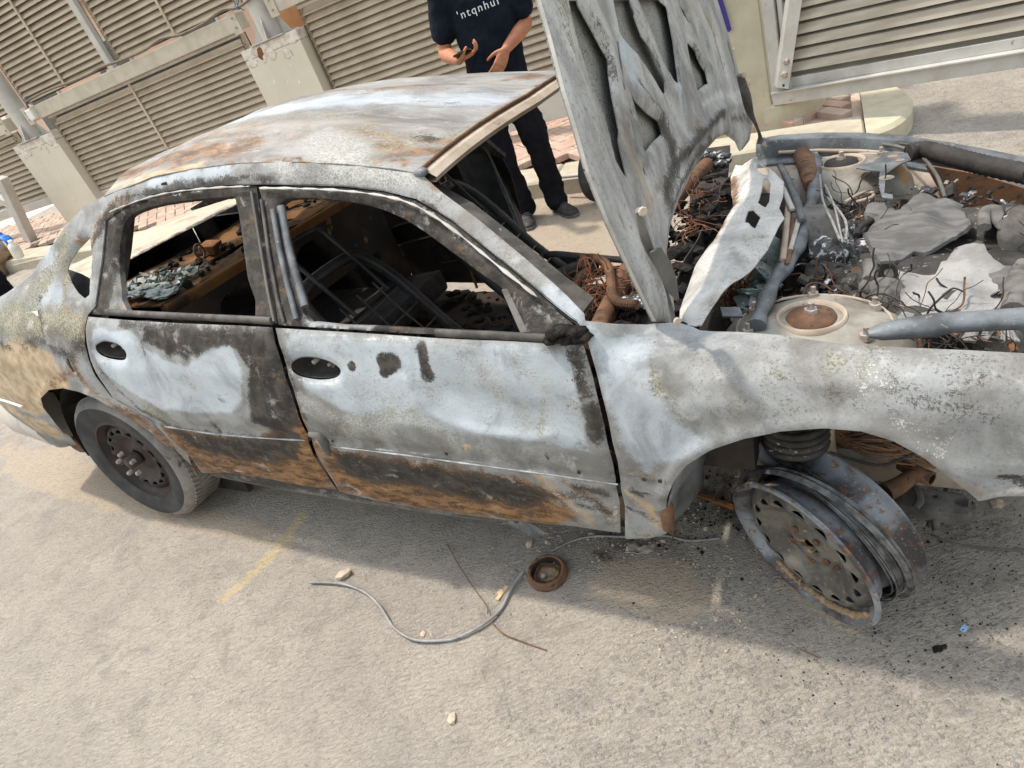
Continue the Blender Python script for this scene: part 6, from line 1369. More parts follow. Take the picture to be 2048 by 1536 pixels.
mb = MB(); mb.tube([(2.765,-0.247,0.78),(2.769,-0.301,0.78),(2.767,-0.351,0.78)], [.020, .016, .020], 10); mb.lathe([(0, .012), (.024, .012), (.024, -.01)], (2.769,-0.348,0.77), (.3, -.6, .7), 12); mb.build('sensor', M['enginepale'], engine)
# steel link plate beyond the mats
mb = MB(); P = [(3.021,-0.098,0.8),(3.029,-0.008,0.8),(3.042,0.025,0.8),(3.057,0.014,0.8),(3.056,-0.042,0.8),(3.059,-0.09,0.8),(3.071,-0.112,0.8),(3.089,-0.063,0.8),(3.088,-0.012,0.8),(3.074,-0.005,0.8)]
mb.tube(smooth_path(P, 4), .016, 8, flat=.7); lk = mb.build('lifting_eye', M['enginepale'], engine)
mb = MB(); mb.lathe([(0, .05), (.020, .05), (.022, .03), (.026, .03), (.026, 0)], (3.075,-0.069,0.79), (.7, -.5, .4), 14); mb.build('bolt', M['nut'], lk)
mb = MB(); mb.tube([(3.09,0.022,0.78),(3.127,-0.022,0.78)], .024, 10); mb.build('torque_rod', M['bluegrey'], lk)
c = (3.08,-0.289,0.74)
mb = MB(); mb.tube([(3.082,-0.272,0.76),(3.065,-0.374,0.76),(3.044,-0.479,0.76)], [.022, .03, .026], 10); mb.lathe([(0, .02), (.012, .02), (.018, .0)], (3.076,-0.303,0.78), (0, -.3, 1), 8); mb.build('injector_rail', M['enginepale'], engine)
mb = MB()
for q in range(9):
    a = Vector(rr.choice([(3.026,-0.415,0.77),(3.033,-0.42,0.77),(3.038,-0.428,0.77)])); mb.tube([a, a+Vector((.01*rr.uniform(-1, 1), -.04, -.03)), a+Vector((.02*rr.uniform(-1, 1), -.09, -.06))], .003, 4)
mb.build('stripped_wires', M['wiregrey'], engine)
# brake booster, melted fuse box, glass and wires at the bulkhead
mb = MB(); mb.lathe([(0, .10), (.05, .10), (.10, .07), (.115, .03), (.115, -.03), (.09, -.06), (0, -.07)], (2.608,0.046,0.72), (.85, .2, .35), 28); mb.build('brake_booster', M['enginepale'], car)
mb = MB(); mb.tube(smooth_path([(2.63,0.243,0.72),(2.632,0.005,0.72),(2.627,-0.198,0.72),(2.629,-0.427,0.72)], 4), .020, 8); mb.build('coolant_hose', M['dark_grey'], car)
fb_ = MB()
for q in range(16):
    p = rr.choice([(2.665,0.027,0.74),(2.697,0.039,0.74),(2.721,-0.055,0.74),(2.69,-0.085,0.74),(2.666,-0.115,0.74),(2.712,-0.154,0.74)]); fb_.blob((p[0]+rr.uniform(-.03, .03), p[1]+rr.uniform(-.03, .03), p[2]+rr.uniform(-.05, .03)), (rr.uniform(.03, .06), rr.uniform(.03, .055), rr.uniform(.02, .045)), 3, .35, 4, None, q)
fb_.build('melted_fuse_box', M['ashlump'], car)
mb = MB(); S2 = smooth_path([(2.629,-0.116,0.68),(2.644,-0.175,0.68),(2.661,-0.198,0.68),(2.668,-0.152,0.68),(2.657,-0.079,0.68)], 10); mb.tube(S2, [.018*(1 if i % 2 else .8) for i in range(len(S2))], 10, smooth=False); mb.build('corrugated_hose', M['rustdark'], car)
for P, r in (([(2.608,0.366,0.83),(2.632,0.127,0.83),(2.67,-0.062,0.83),(2.695,-0.19,0.83)], .004), ([(2.63,0.261,0.83),(2.666,0.075,0.83),(2.691,-0.121,0.83),(2.702,-0.207,0.83)], .003), ([(2.643,0.172,0.82),(2.7,-0.025,0.82),(2.708,-0.169,0.82)], .004), ([(2.768,0.06,0.78),(2.737,0.01,0.78),(2.732,-0.044,0.78)], .008), ([(2.738,-0.021,0.77),(2.761,0.087,0.77),(2.787,0.12,0.77)], .010)):
    mb = MB(); mb.tube(smooth_path(P, 4), r, 6); mb.build('wire', M['wiregrey' if r < .005 else 'black'], car)
mb = MB(); mb.blob((2.736,0.177,0.72), (.04, .035, .03), 2, .2, 2); mb.build('reservoir', M['pale'], car)
mb = MB()
for q in range(380):
    p = Vector(rr.choice([(2.697,0.419,0.68),(2.742,0.454,0.68),(2.734,0.195,0.68),(2.78,-0.131,0.68),(2.718,-0.125,0.68),(2.77,-0.25,0.68),(2.673,-0.244,0.68),(2.709,-0.217,0.68),(2.837,-0.411,0.68),(2.89,-0.388,0.68),(2.804,-0.003,0.68),(2.998,-0.414,0.68),(3.074,0.094,0.68)]))
    s = rr.uniform(.006, .02); mb.blob(p+Vector((rr.uniform(-.08, .08), rr.uniform(-.08, .08), rr.uniform(-.10, .02))), (s*1.5, s, s*.8), 1, .5, 2, None, q, smooth=False)
tag(mb.build('charred_debris', M['char'], engine), kind='stuff')
mb = MB()
for q in range(240):
    p = Vector(rr.choice([(2.693,0.137,0.74),(2.769,0.045,0.74),(2.661,-0.242,0.74),(2.609,-0.355,0.74),(2.883,-0.506,0.74),(2.958,-0.496,0.74),(2.702,0.261,0.74),(2.729,0.32,0.74),(2.759,0.246,0.74),(2.77,-0.338,0.74),(2.749,-0.364,0.74),(2.793,-0.468,0.74),(2.854,-0.505,0.74),(3.08,-0.112,0.74),(3.097,-0.145,0.74)])); d = Vector((rr.uniform(-1, 1), rr.uniform(-1, 1), rr.uniform(-.3, .4))).normalized(); P = [p]
    for s in range(7): d = (d+Vector((rr.uniform(-.6, .6), rr.uniform(-.6, .6), rr.uniform(-.6, .45)))).normalized(); P.append(P[-1]+d*.022)
    mb.tube(smooth_path(P, 3), rr.choice((.0011, .0016, .0024)), 4, mi=rr.choice((0, 1, 1, 1, 2)))
tag(mb.build('wire_tangle', [M['rustdark'], M['black'], M['engine']], engine), kind='stuff')
mb = MB()
spots = [(2.694,0.125,0.745),(2.77,-0.004,0.745),(2.662,-0.253,0.745),(2.61,-0.365,0.745),(2.882,-0.514,0.745),(2.957,-0.505,0.745),(2.703,0.248,0.745),(2.746,-0.261,0.745),(2.726,-0.372,0.745),(2.772,-0.439,0.745),(2.814,-0.525,0.745),(3.056,-0.022,0.745),(3.088,-0.124,0.745),(3.059,-0.393,0.745),(3.013,-0.484,0.745),(2.649,0.176,0.745),(2.667,-0.126,0.745),(2.574,-0.244,0.745),(2.576,0.373,0.745),(2.786,0.314,0.745),(2.924,0.363,0.745),(2.976,0.347,0.745),(3.068,0.234,0.745)]
for q in range(620):
    p = Vector(rr.choice(spots)); s = .004*7**rr.random()
    p = p+Vector((rr.gauss(0, .045), rr.gauss(0, .05), rr.uniform(-.06, .02)))
    mb.box(p, (s*rr.uniform(.8, 2.2), s, s*rr.uniform(.08, .5)), (rr.uniform(-.9, .9), rr.uniform(-.9, .9), rr.uniform(0, 3)), mi=rr.choice((0, 0, 0, 1, 1, 2, 3)), taper=rr.uniform(.5, 1))
tag(mb.build('burnt_fragments', [M['engine'], M['ashlump'], M['rustdark'], M['matpale']], engine), kind='stuff')
mb = MB()
for q in range(70):
    p = Vector(rr.choice([(2.407,-0.265,0.7),(2.414,-0.218,0.7),(2.435,-0.267,0.7),(2.425,-0.327,0.7),(2.432,-0.204,0.7)])); d = Vector((rr.uniform(-1, 1), rr.uniform(-1, 1), rr.uniform(-.3, .8))).normalized(); P = [p+Vector((rr.uniform(-.02, .02),)*3)]
    for s in range(6): d = (d+Vector((rr.uniform(-.6, .6), rr.uniform(-.6, .6), rr.uniform(-.5, .5)))).normalized(); P.append(P[-1]+d*.014)
    mb.tube(P, .0016, 4)
tag(mb.build('rusty_wire_bundle', M['rust'], car), kind='stuff')
mb = MB()
for q in range(90):
    p = rr.choice([(2.504,-0.029,0.76),(2.521,-0.139,0.76),(2.511,-0.253,0.76),(2.499,-0.313,0.76),(2.49,-0.386,0.76),(2.486,-0.441,0.76)]); mb.box((p[0]+rr.uniform(-.03, .03), p[1]+rr.uniform(-.03, .03), p[2]+rr.uniform(-.05, .02)), (rr.uniform(.015, .05), rr.uniform(.01, .035), .005), (rr.uniform(-1, 1), rr.uniform(-1, 1), rr.uniform(0, 3)))
tag(mb.build('glass_crumbs', M['glass'], car), kind='stuff')
for q, p in enumerate([(2.524,-0.132,0.78),(2.52,-0.264,0.78),(2.508,-0.397,0.78)]):
    mb = MB(); mb.blob(p, (.045, .05, .010), 3, .7, 3, (.5, .6, q), q+5, smooth=False); mb.build('glass_clump', M['glass'], car)
mb = MB(); mb.box((2.476,-0.565,0.82), (.05, .03, .006), (.4, .3, .5)); mb.build('metal_flake', M['bluegrey'], car)
mb = MB(); mb.prism([(a, b) for a, b in [(2.371,-0.576),(2.478,-0.603),(2.547,-0.605),(2.575,-0.468),(2.525,-0.352),(2.479,-0.462),(2.427,-0.513)]], lambda u, v, w: (u, v, .70-w), .03); mb.build('scuttle_floor', M['inner'], car)
# ash-grey insulation mats draped on the engine
def mat_sheet(P, z0, mat, seed, nm, amp=.03, curl=0):
    P = densify(P, .02); cx = np.mean([p[0] for p in P]); cy = np.mean([p[1] for p in P]); rg = random.Random(seed)
    P = [(cx+(p[0]-cx)*(1+rg.uniform(-.035, .035)), cy+(p[1]-cy)*(1+rg.uniform(-.035, .035))) for p in P]
    def f(u, v):
        d = d_line(u, v, P, True)
        h = (fbm(u, v, 6, 4, seed)-.5)*amp*2+(fbm(u, v*4, 18, 3, seed+3)-.5)*.012+curl*np.clip(1-d/.05, 0, 1)**2*(vnoise(u*18, v*18, seed=seed)-.3)+.05*np.clip(d/.12, 0, 1)
        return np.c_[u, v, z0+h]
    return sheet(nm, P, f, M[mat], car, [], .010, .010, (), seed, .006)
m1 = mat_sheet([(2.746,0.117),(2.762,0.188),(2.799,0.178),(2.83,0.099),(2.871,0.157),(2.911,0.17),(2.955,0.121),(2.993,0.122),(2.992,0.053),(2.996,-0.035),(2.979,-0.09),(2.962,-0.126),(2.913,-0.136),(2.868,-0.138),(2.835,-0.177),(2.817,-0.212),(2.794,-0.218),(2.773,-0.147),(2.757,-0.061)], .775, 'matgrey', 121, 'insulation_mat', .03, .05); m1['label'] = 'dark grey fibrous mat'
m2 = mat_sheet([(2.821,-0.247),(2.847,-0.262),(2.887,-0.28),(2.91,-0.268),(2.932,-0.194),(2.958,-0.119),(2.997,-0.113),(3.029,-0.21),(3.057,-0.284),(3.057,-0.361),(3.036,-0.453),(2.992,-0.517),(2.976,-0.556),(2.95,-0.562),(2.925,-0.493),(2.913,-0.49),(2.88,-0.492),(2.866,-0.477),(2.85,-0.538),(2.837,-0.516),(2.834,-0.414),(2.83,-0.335)], .755, 'matpale', 131, 'insulation_mat', .03, .05); m2['label'] = 'pale torn insulation mat'
m3 = mat_sheet([(2.948,-0.118),(3.022,0.002),(3.05,-0.056),(3.086,-0.112),(3.098,-0.262),(3.065,-0.461),(3.037,-0.387),(3.002,-0.249)], .74, 'matgrey', 141, 'insulation_mat', .04, .04); m3['label'] = 'fluffy grey mat remnant'
# ------------------------------------------------------------------ rear wheel
WC = Vector((.0, -.735, .296))
mb = MB(); tp = [(.205, .085), (.245, .098), (.285, .100), (.305, .090), (.316, .070), (.318, .04), (.318, -.04), (.316, -.07), (.305, -.09), (.285, -.10), (.205, -.085)]
mb.lathe([(r, h) for r, h in tp[:5]], WC, (0, -1, 0), 56); wheel = mb.build('wheel', M['rubber'], car); wheel['label'] = 'rear wheel with dusty tyre'
mb = MB(); mb.lathe([(.286, .1005), (.306, .091), (.317, .070), (.3195, .045), (.3195, -.045), (.317, -.07), (.305, -.09), (.285, -.10), (.205, -.085)], WC, (0, -1, 0), 72); tr = mb.build('tread', M['rubberdust'], wheel)
mb = MB()
for kx in range(72):                      # tread blocks
    a = 2*math.pi*kx/72
    for h0_, h1_, tw in ((.070, .040, .02), (.034, .004, -.01), (-.002, -.034, .012), (-.040, -.070, -.02)):
        P = []
        for rr_ in (.317, .3235):
            for aa, hh in ((a-.030+tw, h0_), (a+.030+tw, h0_), (a+.030-tw, h1_), (a-.030-tw, h1_)):
                P.append(WC+Vector((math.cos(aa)*rr_, -hh, math.sin(aa)*rr_)))
        mb.add(P, [(4, 5, 6, 7), (0, 1, 5, 4), (1, 2, 6, 5), (2, 3, 7, 6), (3, 0, 4, 7)])
tag(mb.build('tread_blocks', M['rubberdust'], wheel), kind='stuff')
def steel_rim(par, C, ax, R0, W, mats, nh=15, pref=''):
    """15-hole pressed steel wheel: barrel + dished disc with real holes.  ax points to the outer face"""
    ax = Vector(ax).normalized(); xr = ax.orthogonal().normalized(); yr = ax.cross(xr)
    mb = MB(); R = R0
    pr = [(R-.012, .004), (R, .002), (R+.001, -.004), (R-.010, -.010), (R-.020, -.018), (R-.026, -.030), (R-.032, -.050), (R-.045, -.066), (R-.048, -.085), (R-.030, -W+.035), (R-.022, -W+.018), (R-.010, -W+.010), (R+.001, -W+.004), (R, -W-.002), (R-.012, -W-.004), (R-.020, -W+.010), (R-.034, -W+.036), (R-.052, -.095), (R-.049, -.070), (R-.0345, -.052), (R-.031, -.034), (R-.025, -.020), (R-.014, -.006), (R-.012, .004)]
    mb.lathe(pr, C, ax, 64); rim = mb.build('rim', mats[0], par, 50)
    def fm(u, v):
        r = np.hypot(u, v)*.2304/R
        h = np.interp(r, [0, .028, .034, .040, .060, .080, .100, .125, .145, .158, .172, .186, .197], [-.042, -.042, -.027, -.027, -.035, -.044, -.042, -.024, -.009, -.005, -.009, -.026, -.040])
        P = np.outer(u, xr[:])+np.outer(v, yr[:])+np.outer(h, ax[:])
        return P+np.array(C[:])
    Rd = R*.856; hl = []
    for i in range(nh):
        a = 2*math.pi*(i+.3)/nh; rc = R*.690
        hl.append([(rc*math.cos(a)+.0155*math.cos(t)*math.cos(a)-.0200*math.sin(t)*math.sin(a), rc*math.sin(a)+.0155*math.cos(t)*math.sin(a)+.0200*math.sin(t)*math.cos(a)) for t in np.linspace(0, 6.28, 13)[:-1]])
    mb = MB(); mb.lathe([(0, -.074), (R*.80, -.074)], C, ax, 40); mb.build('black_inner_backing', M['black'], par)  # black disc, no wheel part: added behind the holes so they look dark
    hl.append([(.027*math.cos(t), .027*math.sin(t)) for t in np.linspace(0, 6.28, 17)[:-1]])
    disc = sheet('disc', [(Rd*math.cos(t), Rd*math.sin(t)) for t in np.linspace(0, 2*math.pi, 73)[:-1]], fm, mats[1], par, hl, .010, .004, (), 3, 0, hole_roll=.004, hole_w=.008)
    return rim, disc, xr, yr
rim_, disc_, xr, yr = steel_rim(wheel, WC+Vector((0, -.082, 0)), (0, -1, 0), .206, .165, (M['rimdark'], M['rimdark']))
mb = MB(); mb.lathe([(0, 0), (.026, 0), (.030, -.05)], WC+Vector((0, -.110, 0)), (0, -1, 0), 20); mb.build('hub_cap', M['rimdark'], wheel)
for i in range(5):
    a = 2*math.pi*i/5+.4; p = WC+Vector((.055*math.cos(a), -.100, .055*math.sin(a)))
    mb = MB(); mb.lathe([(0, .022), (.006, .022), (.010, .017), (.010, .0)], p, (0, -1, 0), 6, smooth=False); mb.build('wheel_nut', M['nut'], wheel)
mb = MB(); mb.box((.0, -.62, .30), (.7, .03, .6)); mb.build('inner_arch', M['black'], car)
mb = MB(); mb.lathe([(.365, .0), (.365, -.22)], (-.03, -.80, .33), (0, -1, 0), 30, ang=(-1.4, 1.75), xref=(0, 0, 1)); mb.build('arch_liner', M['black'], car)

# ------------------------------------------------------------------ front suspension left without its wheel
sus = MB(); P = [(2.836,-0.66,0.407),(2.862,-0.66,0.403),(2.918,-0.66,0.387),(2.972,-0.66,0.372)]
ARM = [(a, b) for a, b in [(2.845,-0.451),(2.891,-0.458),(2.959,-0.458),(2.998,-0.461),(3.023,-0.486),(3.023,-0.514),(3.003,-0.537),(2.966,-0.54),(2.912,-0.538),(2.844,-0.525)]]
c = (2.999,-0.496)
arm = sheet('control_arm', ARM, lambda u, v: np.c_[u, v, .22+0*u], M['enginepale'], car, [sm2([(2.978,-0.486),(2.997,-0.471),(3.017,-0.479),(3.018,-0.498),(3.002,-0.512),(2.981,-0.504)], 3), sm2([(2.929,-0.478),(2.939,-0.473),(2.943,-0.482),(2.933,-0.489)], 2)], .012, .035, (), 5, .004, hole_roll=.004, hole_w=.01)
mb = MB(); mb.tube([(2.819,-0.579,0.3),(2.852,-0.545,0.3),(2.875,-0.512,0.3),(2.9,-0.489,0.3)], [.025, .022, .020, .018], 10); mb.tube([(2.853,-0.461,0.3),(2.878,-0.482,0.3),(2.886,-0.501,0.3)], .016, 8); mb.lathe([(.014, .02), (.020, .02), (.020, -.03)], (2.906,-0.502,0.3), (.8, -.5, 0), 16); mb.build('drive_joint', M['rustdark'], arm)
mb = MB(); mb.tube([(2.986,-0.336,0.18),(2.966,-0.422,0.18),(2.944,-0.494,0.18),(2.934,-0.543,0.18),(2.937,-0.578,0.18)], .008, 7); mb.lathe([(0, .02), (.013, .02), (.015, 0), (.015, -.02)], (2.938,-0.491,0.14), (.1, 0, 1), 10); mb.build('drop_link', M['enginepale'], arm)
mb = MB(); P = smooth_path([(2.855,-0.468,0.25),(2.889,-0.492,0.25),(2.899,-0.539,0.25),(2.887,-0.569,0.25)], 4); mb.tube(P, .010, 6, flat=.4); mb.build('rubber_strap', M['dark_grey'], arm)
# strut leg, coil and pipes seen through the arch
mb = MB(); mb.tube([(2.665,-0.52,0.46),(2.67,-0.52,0.369),(2.676,-0.52,0.273)], .035, 14); stl = mb.build('strut_leg', M['beige'], car)
for i in range(4):
    mb = MB(); z0_ = (2.608,-0.55,0.449); mb.tube([(z0_[0]+.075*math.cos(t), z0_[1]+.075*math.sin(t), z0_[2]-.02+.022*i) for t in np.linspace(0, 6.28, 25)[:-1]], .010, 8, closed=True); mb.build('spring_coil', M['engine'], stl)
mb = MB(); mb.tube(smooth_path([(2.518,-0.56,0.429),(2.521,-0.56,0.386),(2.543,-0.56,0.353),(2.58,-0.56,0.322)], 4), .017, 9); mb.build('pipe', M['bluegrey'], stl)
mb = MB(); mb.tube([(2.573,-0.56,0.475),(2.581,-0.56,0.426),(2.588,-0.56,0.393)], .012, 8); mb.build('pipe', M['enginepale'], stl)
mb = MB(); mb.box((2.62, -.42, .42), (.9, .04, .40), (0, .02, 0)); mb.build('inner_wing', M['beige'], car)
mb = MB(); mb.box((2.95, -.40, .33), (.9, .10, .10), (0, .05, 0), bev=.01); mb.build('subframe', M['tower'], car)
mb = MB()
for q in range(30):
    y_ = rr.uniform(-.56, -.46); a = (2.701,-0.52,0.413); b_ = (2.803,-0.52,0.438); e = (2.902,-0.52,0.392)
    mb.tube(smooth_path([Vector(a)+Vector((0, 0, rr.uniform(-.03, .03))), Vector(b_)+Vector((0, rr.uniform(-.05, .05), rr.uniform(-.05, .03))), Vector(e)+Vector((rr.uniform(-.03, .03), 0, rr.uniform(-.05, .03)))], 4), .0025, 4)
tag(mb.build('hanging_wires', M['rustdark'], car), kind='stuff')
mb = MB(); mb.tube(smooth_path([(2.693,-0.6,0.436),(2.794,-0.6,0.406),(2.846,-0.6,0.428),(2.895,-0.6,0.471)], 4), .004, 5); mb.build('wire', M['black'], car)
mb = MB(); mb.tube([(2.432,-0.6,0.374),(2.497,-0.6,0.364),(2.573,-0.6,0.364)], .008, 5); mb.build('pipe', M['black'], stl)

# ------------------------------------------------------------------ loose wheel and rubbish on the road
RC = Vector((.53439, 1.1545, .04154)); RAX = Vector((-.95111, -.29687, -.08518)).normalized()
wr = empty('loose_wheel', RC); wr['label'] = 'bare burnt steel wheel leaning on the road under the front arch, wound with steel cord'; wr['category'] = 'wheel'
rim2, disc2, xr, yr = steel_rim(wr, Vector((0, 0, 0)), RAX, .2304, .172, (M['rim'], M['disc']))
down_in = (Vector((0, 0, -1))-RAX*RAX.dot(Vector((0, 0, -1)))).normalized(); side_in = RAX.cross(down_in)
# caked sand inside the lower lip
mb = MB()
for a in np.linspace(-.62, 1.0, 44):
    d = down_in*math.cos(a)+side_in*math.sin(a)
    mb.blob(d*(.206+random.uniform(-.003, .003))+RAX*-.018, (.013, .013, .008), 1, .6, 2, None, int(a*100)+200)
mb.build('caked_sand', M['dirt'], wr)
for q in range(12):
    a = random.uniform(0, 6.28); r = random.uniform(.02, .085); d = down_in*math.cos(a)+side_in*math.sin(a)
    mb = MB(); mb.blob(d*r+RAX*-.040, (random.uniform(.006, .016), random.uniform(.006, .014), .006), 2, .7, 3, None, q, smooth=False); mb.build('rust_scale', M['dirt'] if q % 2 else M['rustdark'], wr)
for i in range(5):
    a = 2*math.pi*i/5; d = down_in*math.cos(a)+side_in*math.sin(a); mb = MB(); mb.lathe([(.008, .0), (.011, .006), (.008, .008), (.007, -.01)], d*.056+RAX*-.034, RAX, 10); mb.build('stud_hole', M['rustdark'], wr)
WA0, WA1 = 4.4, -3.4
# bundles of bead wire lying in the barrel, one strand crossing it
for s in range(34):
    mb = MB(); P = []
    rs = random.Random(s); off = rs.uniform(-.140, -.092); rr0 = .203+rs.uniform(0, .014)
    sag = rs.uniform(.0, .075)
    for a in np.linspace(0, 2*math.pi, 49)[:-1]:
        d = down_in*math.cos(a)+side_in*math.sin(a)
        r = rr0+sag*max(0, math.cos(a+.35))**2
        o = off+.035*math.cos(a-2.6)+.003*math.sin(3*a+s)
        P.append(d*r+RAX*o)
    mb.tube(P, .0021, 5, closed=True); mb.build('bead_wire', M['steelwire'], wr)
for s in range(12):
    mb = MB(); P = []
    rs = random.Random(s+40)
    for t in np.linspace(0, 1, 19):
        a = WA0+t*WA1; d = down_in*math.cos(a)+side_in*math.sin(a)
        P.append(d*(.222+.020*math.sin(t*3.1)+rs.uniform(-.001, .001)+.0016*(s % 6))+RAX*(-.015-.095*t-.004*s*(1-t)*t*2))
    mb.tube(smooth_path(P, 2), .0018, 5); mb.build('bead_wire', M['steelwire'], wr)
mb = MB(); P = []
for t in np.linspace(0, 1, 15):
    a = 4.0+t*2.4; d = down_in*math.cos(a)+side_in*math.sin(a); P.append(d*(.205+.03*math.sin(t*3.1))+RAX*(-.115+.09*t))
mb.tube(smooth_path(P, 2), .0042, 6); mb.build('bead_cord', M['rustdark'], wr)

def gp3(x, y, h=0): return Vector((x, y, float(gz(x, y))+h))
def ground_curve(name, pts, r, mat, label, cat, lift=.0, sub=6, tip=None, group=None):
    P0 = gp3(*pts[0]); root = None
    S = smooth_path([(a, b, 0) for a, b in pts], sub); rg = random.Random(len(pts))
    S = [gp3(v.x, v.y, r*1.0+.004+lift*abs(math.sin(i*.21))) for i, v in enumerate(S)]
    mb = MB(); mb.tube([s-P0 for s in S], r, 7); o = mb.build(name, mat); o.location = P0
    tag(o, label, cat, group); return o
ground_curve('cable', [(-0.976,1.93),(-0.901,1.891),(-0.823,1.844),(-0.759,1.78),(-0.707,1.691),(-0.669,1.595),(-0.606,1.518),(-0.525,1.48),(-0.443,1.467),(-0.364,1.481),(-0.306,1.516),(-0.26,1.568),(-0.203,1.623)], .0052, M['wiregrey'], 'thin grey cable curving over the road up to the rusty ring', 'cable', .006)
ground_curve('cable', [(-0.091,1.669),(-0.006,1.676),(0.079,1.656),(0.185,1.6),(0.275,1.56),(0.34,1.508),(0.427,1.473)], .004, M['wiregrey'], 'grey cable running from the rusty ring under the front door', 'cable', .004)
ground_curve('cable', [(0.967,1.23),(0.988,1.183),(1.042,1.137),(1.142,1.08)], .0035, M['dark_grey'], 'dark thin cable right of the loose wheel', 'cable', .004)
ground_curve('rusty_wire', [(-0.444,1.876),(-0.415,1.751),(-0.38,1.633),(-0.352,1.546),(-0.353,1.512)], .0016, M['rustdark'], 'straight rusty wire left of the ring', 'wire', .006)
ground_curve('rusty_wire', [(-0.348,1.478),(-0.318,1.42),(-0.265,1.368),(-0.206,1.315)], .0022, M['rustdark'], 'short rusty wire below the grey cable bend', 'wire', .003)
ground_curve('rusty_wire', [(0.445,1.052),(0.475,1.009)], .0012, M['rustdark'], 'tiny rusty wire in front of the loose wheel', 'wire', .002)
# rusty ring with wire inside
rc = (-0.13,1.58); ring = empty('metal_ring', gp3(*rc)); ring.rotation_euler = GROUND_N.to_track_quat('Z', 'Y').to_euler(); tag(ring, 'rusty steel ring lying flat on the road with tangled wire inside', 'ring')
mb = MB(); R_ = .064
mb.lathe([(R_-.011, .0), (R_-.012, .034), (R_-.008, .037), (R_-.003, .036), (R_+.001, .030), (R_, .022), (R_+.004, .020), (R_+.004, .008), (R_, .006), (R_, 0)], (0, 0, 0), (0, 0, 1), 48); mb.build('band', M['rustdark'], ring)
mb = MB(); mb.lathe([(R_-.0125, .002), (R_-.0125, .033)], (0, 0, 0), (0, 0, 1), 48); mb.build('black_inner_backing', M['black'], ring)
for s in range(7):
    rs = random.Random(s); mb = MB(); mb.tube([((R_-.018)*(.62+.3*rs.random())*math.cos(a)+rs.uniform(-.003, .003), (R_-.018)*(.6+.3*rs.random()*0+.3)*math.sin(a), .006+.005*math.sin(2*a+s)+.002*s) for a in np.linspace(0, 6.28, 25)[:-1]], .0013, 5, closed=True); mb.build('wire_loop', M['rustdark'], ring)
mb = MB(); mb.blob((-.012, .008, .014), (.012, .009, .005), 2, .4, 3); mb.build('lump', M['wiregrey'], ring)
mb = MB(); mb.lathe([(0, .002), (R_-.012, .002)], (0, 0, 0), (0, 0, 1), 32); mb.build('dust_fill', M['dirt'], ring)
# stones
ST = [(905,1440,22,'pale angular stone alone near the bottom edge of the photo'), (690,1152,30,'broad flat tan stone beside the free end of the grey cable'), (847,1270,14,'pale stone touching the lowest bend of the grey cable'), (862,1270,7,'tiny white stone right of the stone at the cable bend'),
      (1060,1090,22,'tan stone just above and left of the rusty ring'), (1095,1085,14,'small tan stone under the torn sill end'), (1185,1070,16,'pale stone below the front door corner'), (1160,1142,9,'small stone right of the rusty ring'), (1326,1083,12,'pale stone under the fender tip'),
      (1348,1223,14,'pale stone at the lower edge of the sand patch'), (1432,1240,13,'bright white stone between sand patch and loose wheel'), (1385,1196,12,'pale pebble in the sand patch, left one of a pair'), (1408,1195,12,'pale pebble in the sand patch, right one of a pair'), (1440,1208,12,'pale stone at the right end of the sand patch'), (1412,1058,14,'brown stone on the dark ground behind the fender tip'), (1260,1195,7,'small stone at left of the sand patch'), (1270,1228,5,'very small white stone under the sand patch'), (1995,1010,26,'large pale crumb of rock at the right edge'), (1520,1115,8,'small stone beside the wheel lip'), (1740,985,16,'stone lying behind the loose wheel'), (1640,1010,14,'sandy stone deep in the wheel arch')]
GP = {}
for (px, py, s, lab), xy in zip(ST, [(-0.522,1.217),(-0.842,1.908),(-0.575,1.532),(-0.551,1.522),(-0.156,1.736),(-0.096,1.719),(0.059,1.68),(-0.027,1.554),(0.264,1.549),(0.189,1.293),(0.287,1.22),(0.258,1.314),(0.289,1.302),(0.321,1.264),(0.409,1.536),(0.087,1.392),(0.08,1.332),(1.194,1.249),(0.504,1.364),(0.927,1.446),(0.769,1.468)]):
    dist = math.sqrt(xy[0]**2+xy[1]**2+1.55**2); r = s/1338*dist*.5
    mb = MB(); mb.blob((0, 0, r*.35), (r*1.15, r*.85, r*.6), 1, .45, 1.6, (random.uniform(-.2, .2), random.uniform(-.2, .2), random.uniform(0, 6)), px)
    o = mb.build('stone', M['stone']); me_ = o.data; me_.polygons.foreach_set('use_smooth', [False]*len(me_.polygons)); o.location = gp3(*xy, -.001); tag(o, lab, 'stone', 'loose stones on the road')
# scraps
xy = (0.202,1.428); mb = MB(); mb.box((0, 0, .004), (.034, .011, .005), (.1, .2, .5), bev=.002); o = mb.build('plastic_scrap', M['scrap']); o.location = gp3(*xy); tag(o, 'white plastic scrap on the sand patch', 'scrap')
xy = (-0.293,1.576); mb = MB(); mb.box((0, 0, .005), (.060, .014, .007), (0, .05, .75), bev=.001); mb.box((-.004, .004, .007), (.02, .018, .006), (0, 0, .75)); o = mb.build('wood_chip', M['wood']); o.location = gp3(*xy); tag(o, 'pale wood splinter touching the grey cable left of the ring', 'wood chip')
xy = (0.183,1.538)
o = sheet('cloth_scrap', [(-.05, -.02), (0, -.03), (.055, -.015), (.05, .02), (.01, .03), (-.045, .022)], lambda u, v: np.c_[u*.8+v*.5, v*.8-u*.5, .022+(fbm(u, v, 30, 3, 5)-.5)*.05], M['cloth'], None, [], .006, .002, (), 5, .001)
o.location = gp3(*xy); tag(o, 'crumpled dusty cloth scrap under the fender tip', 'scrap')
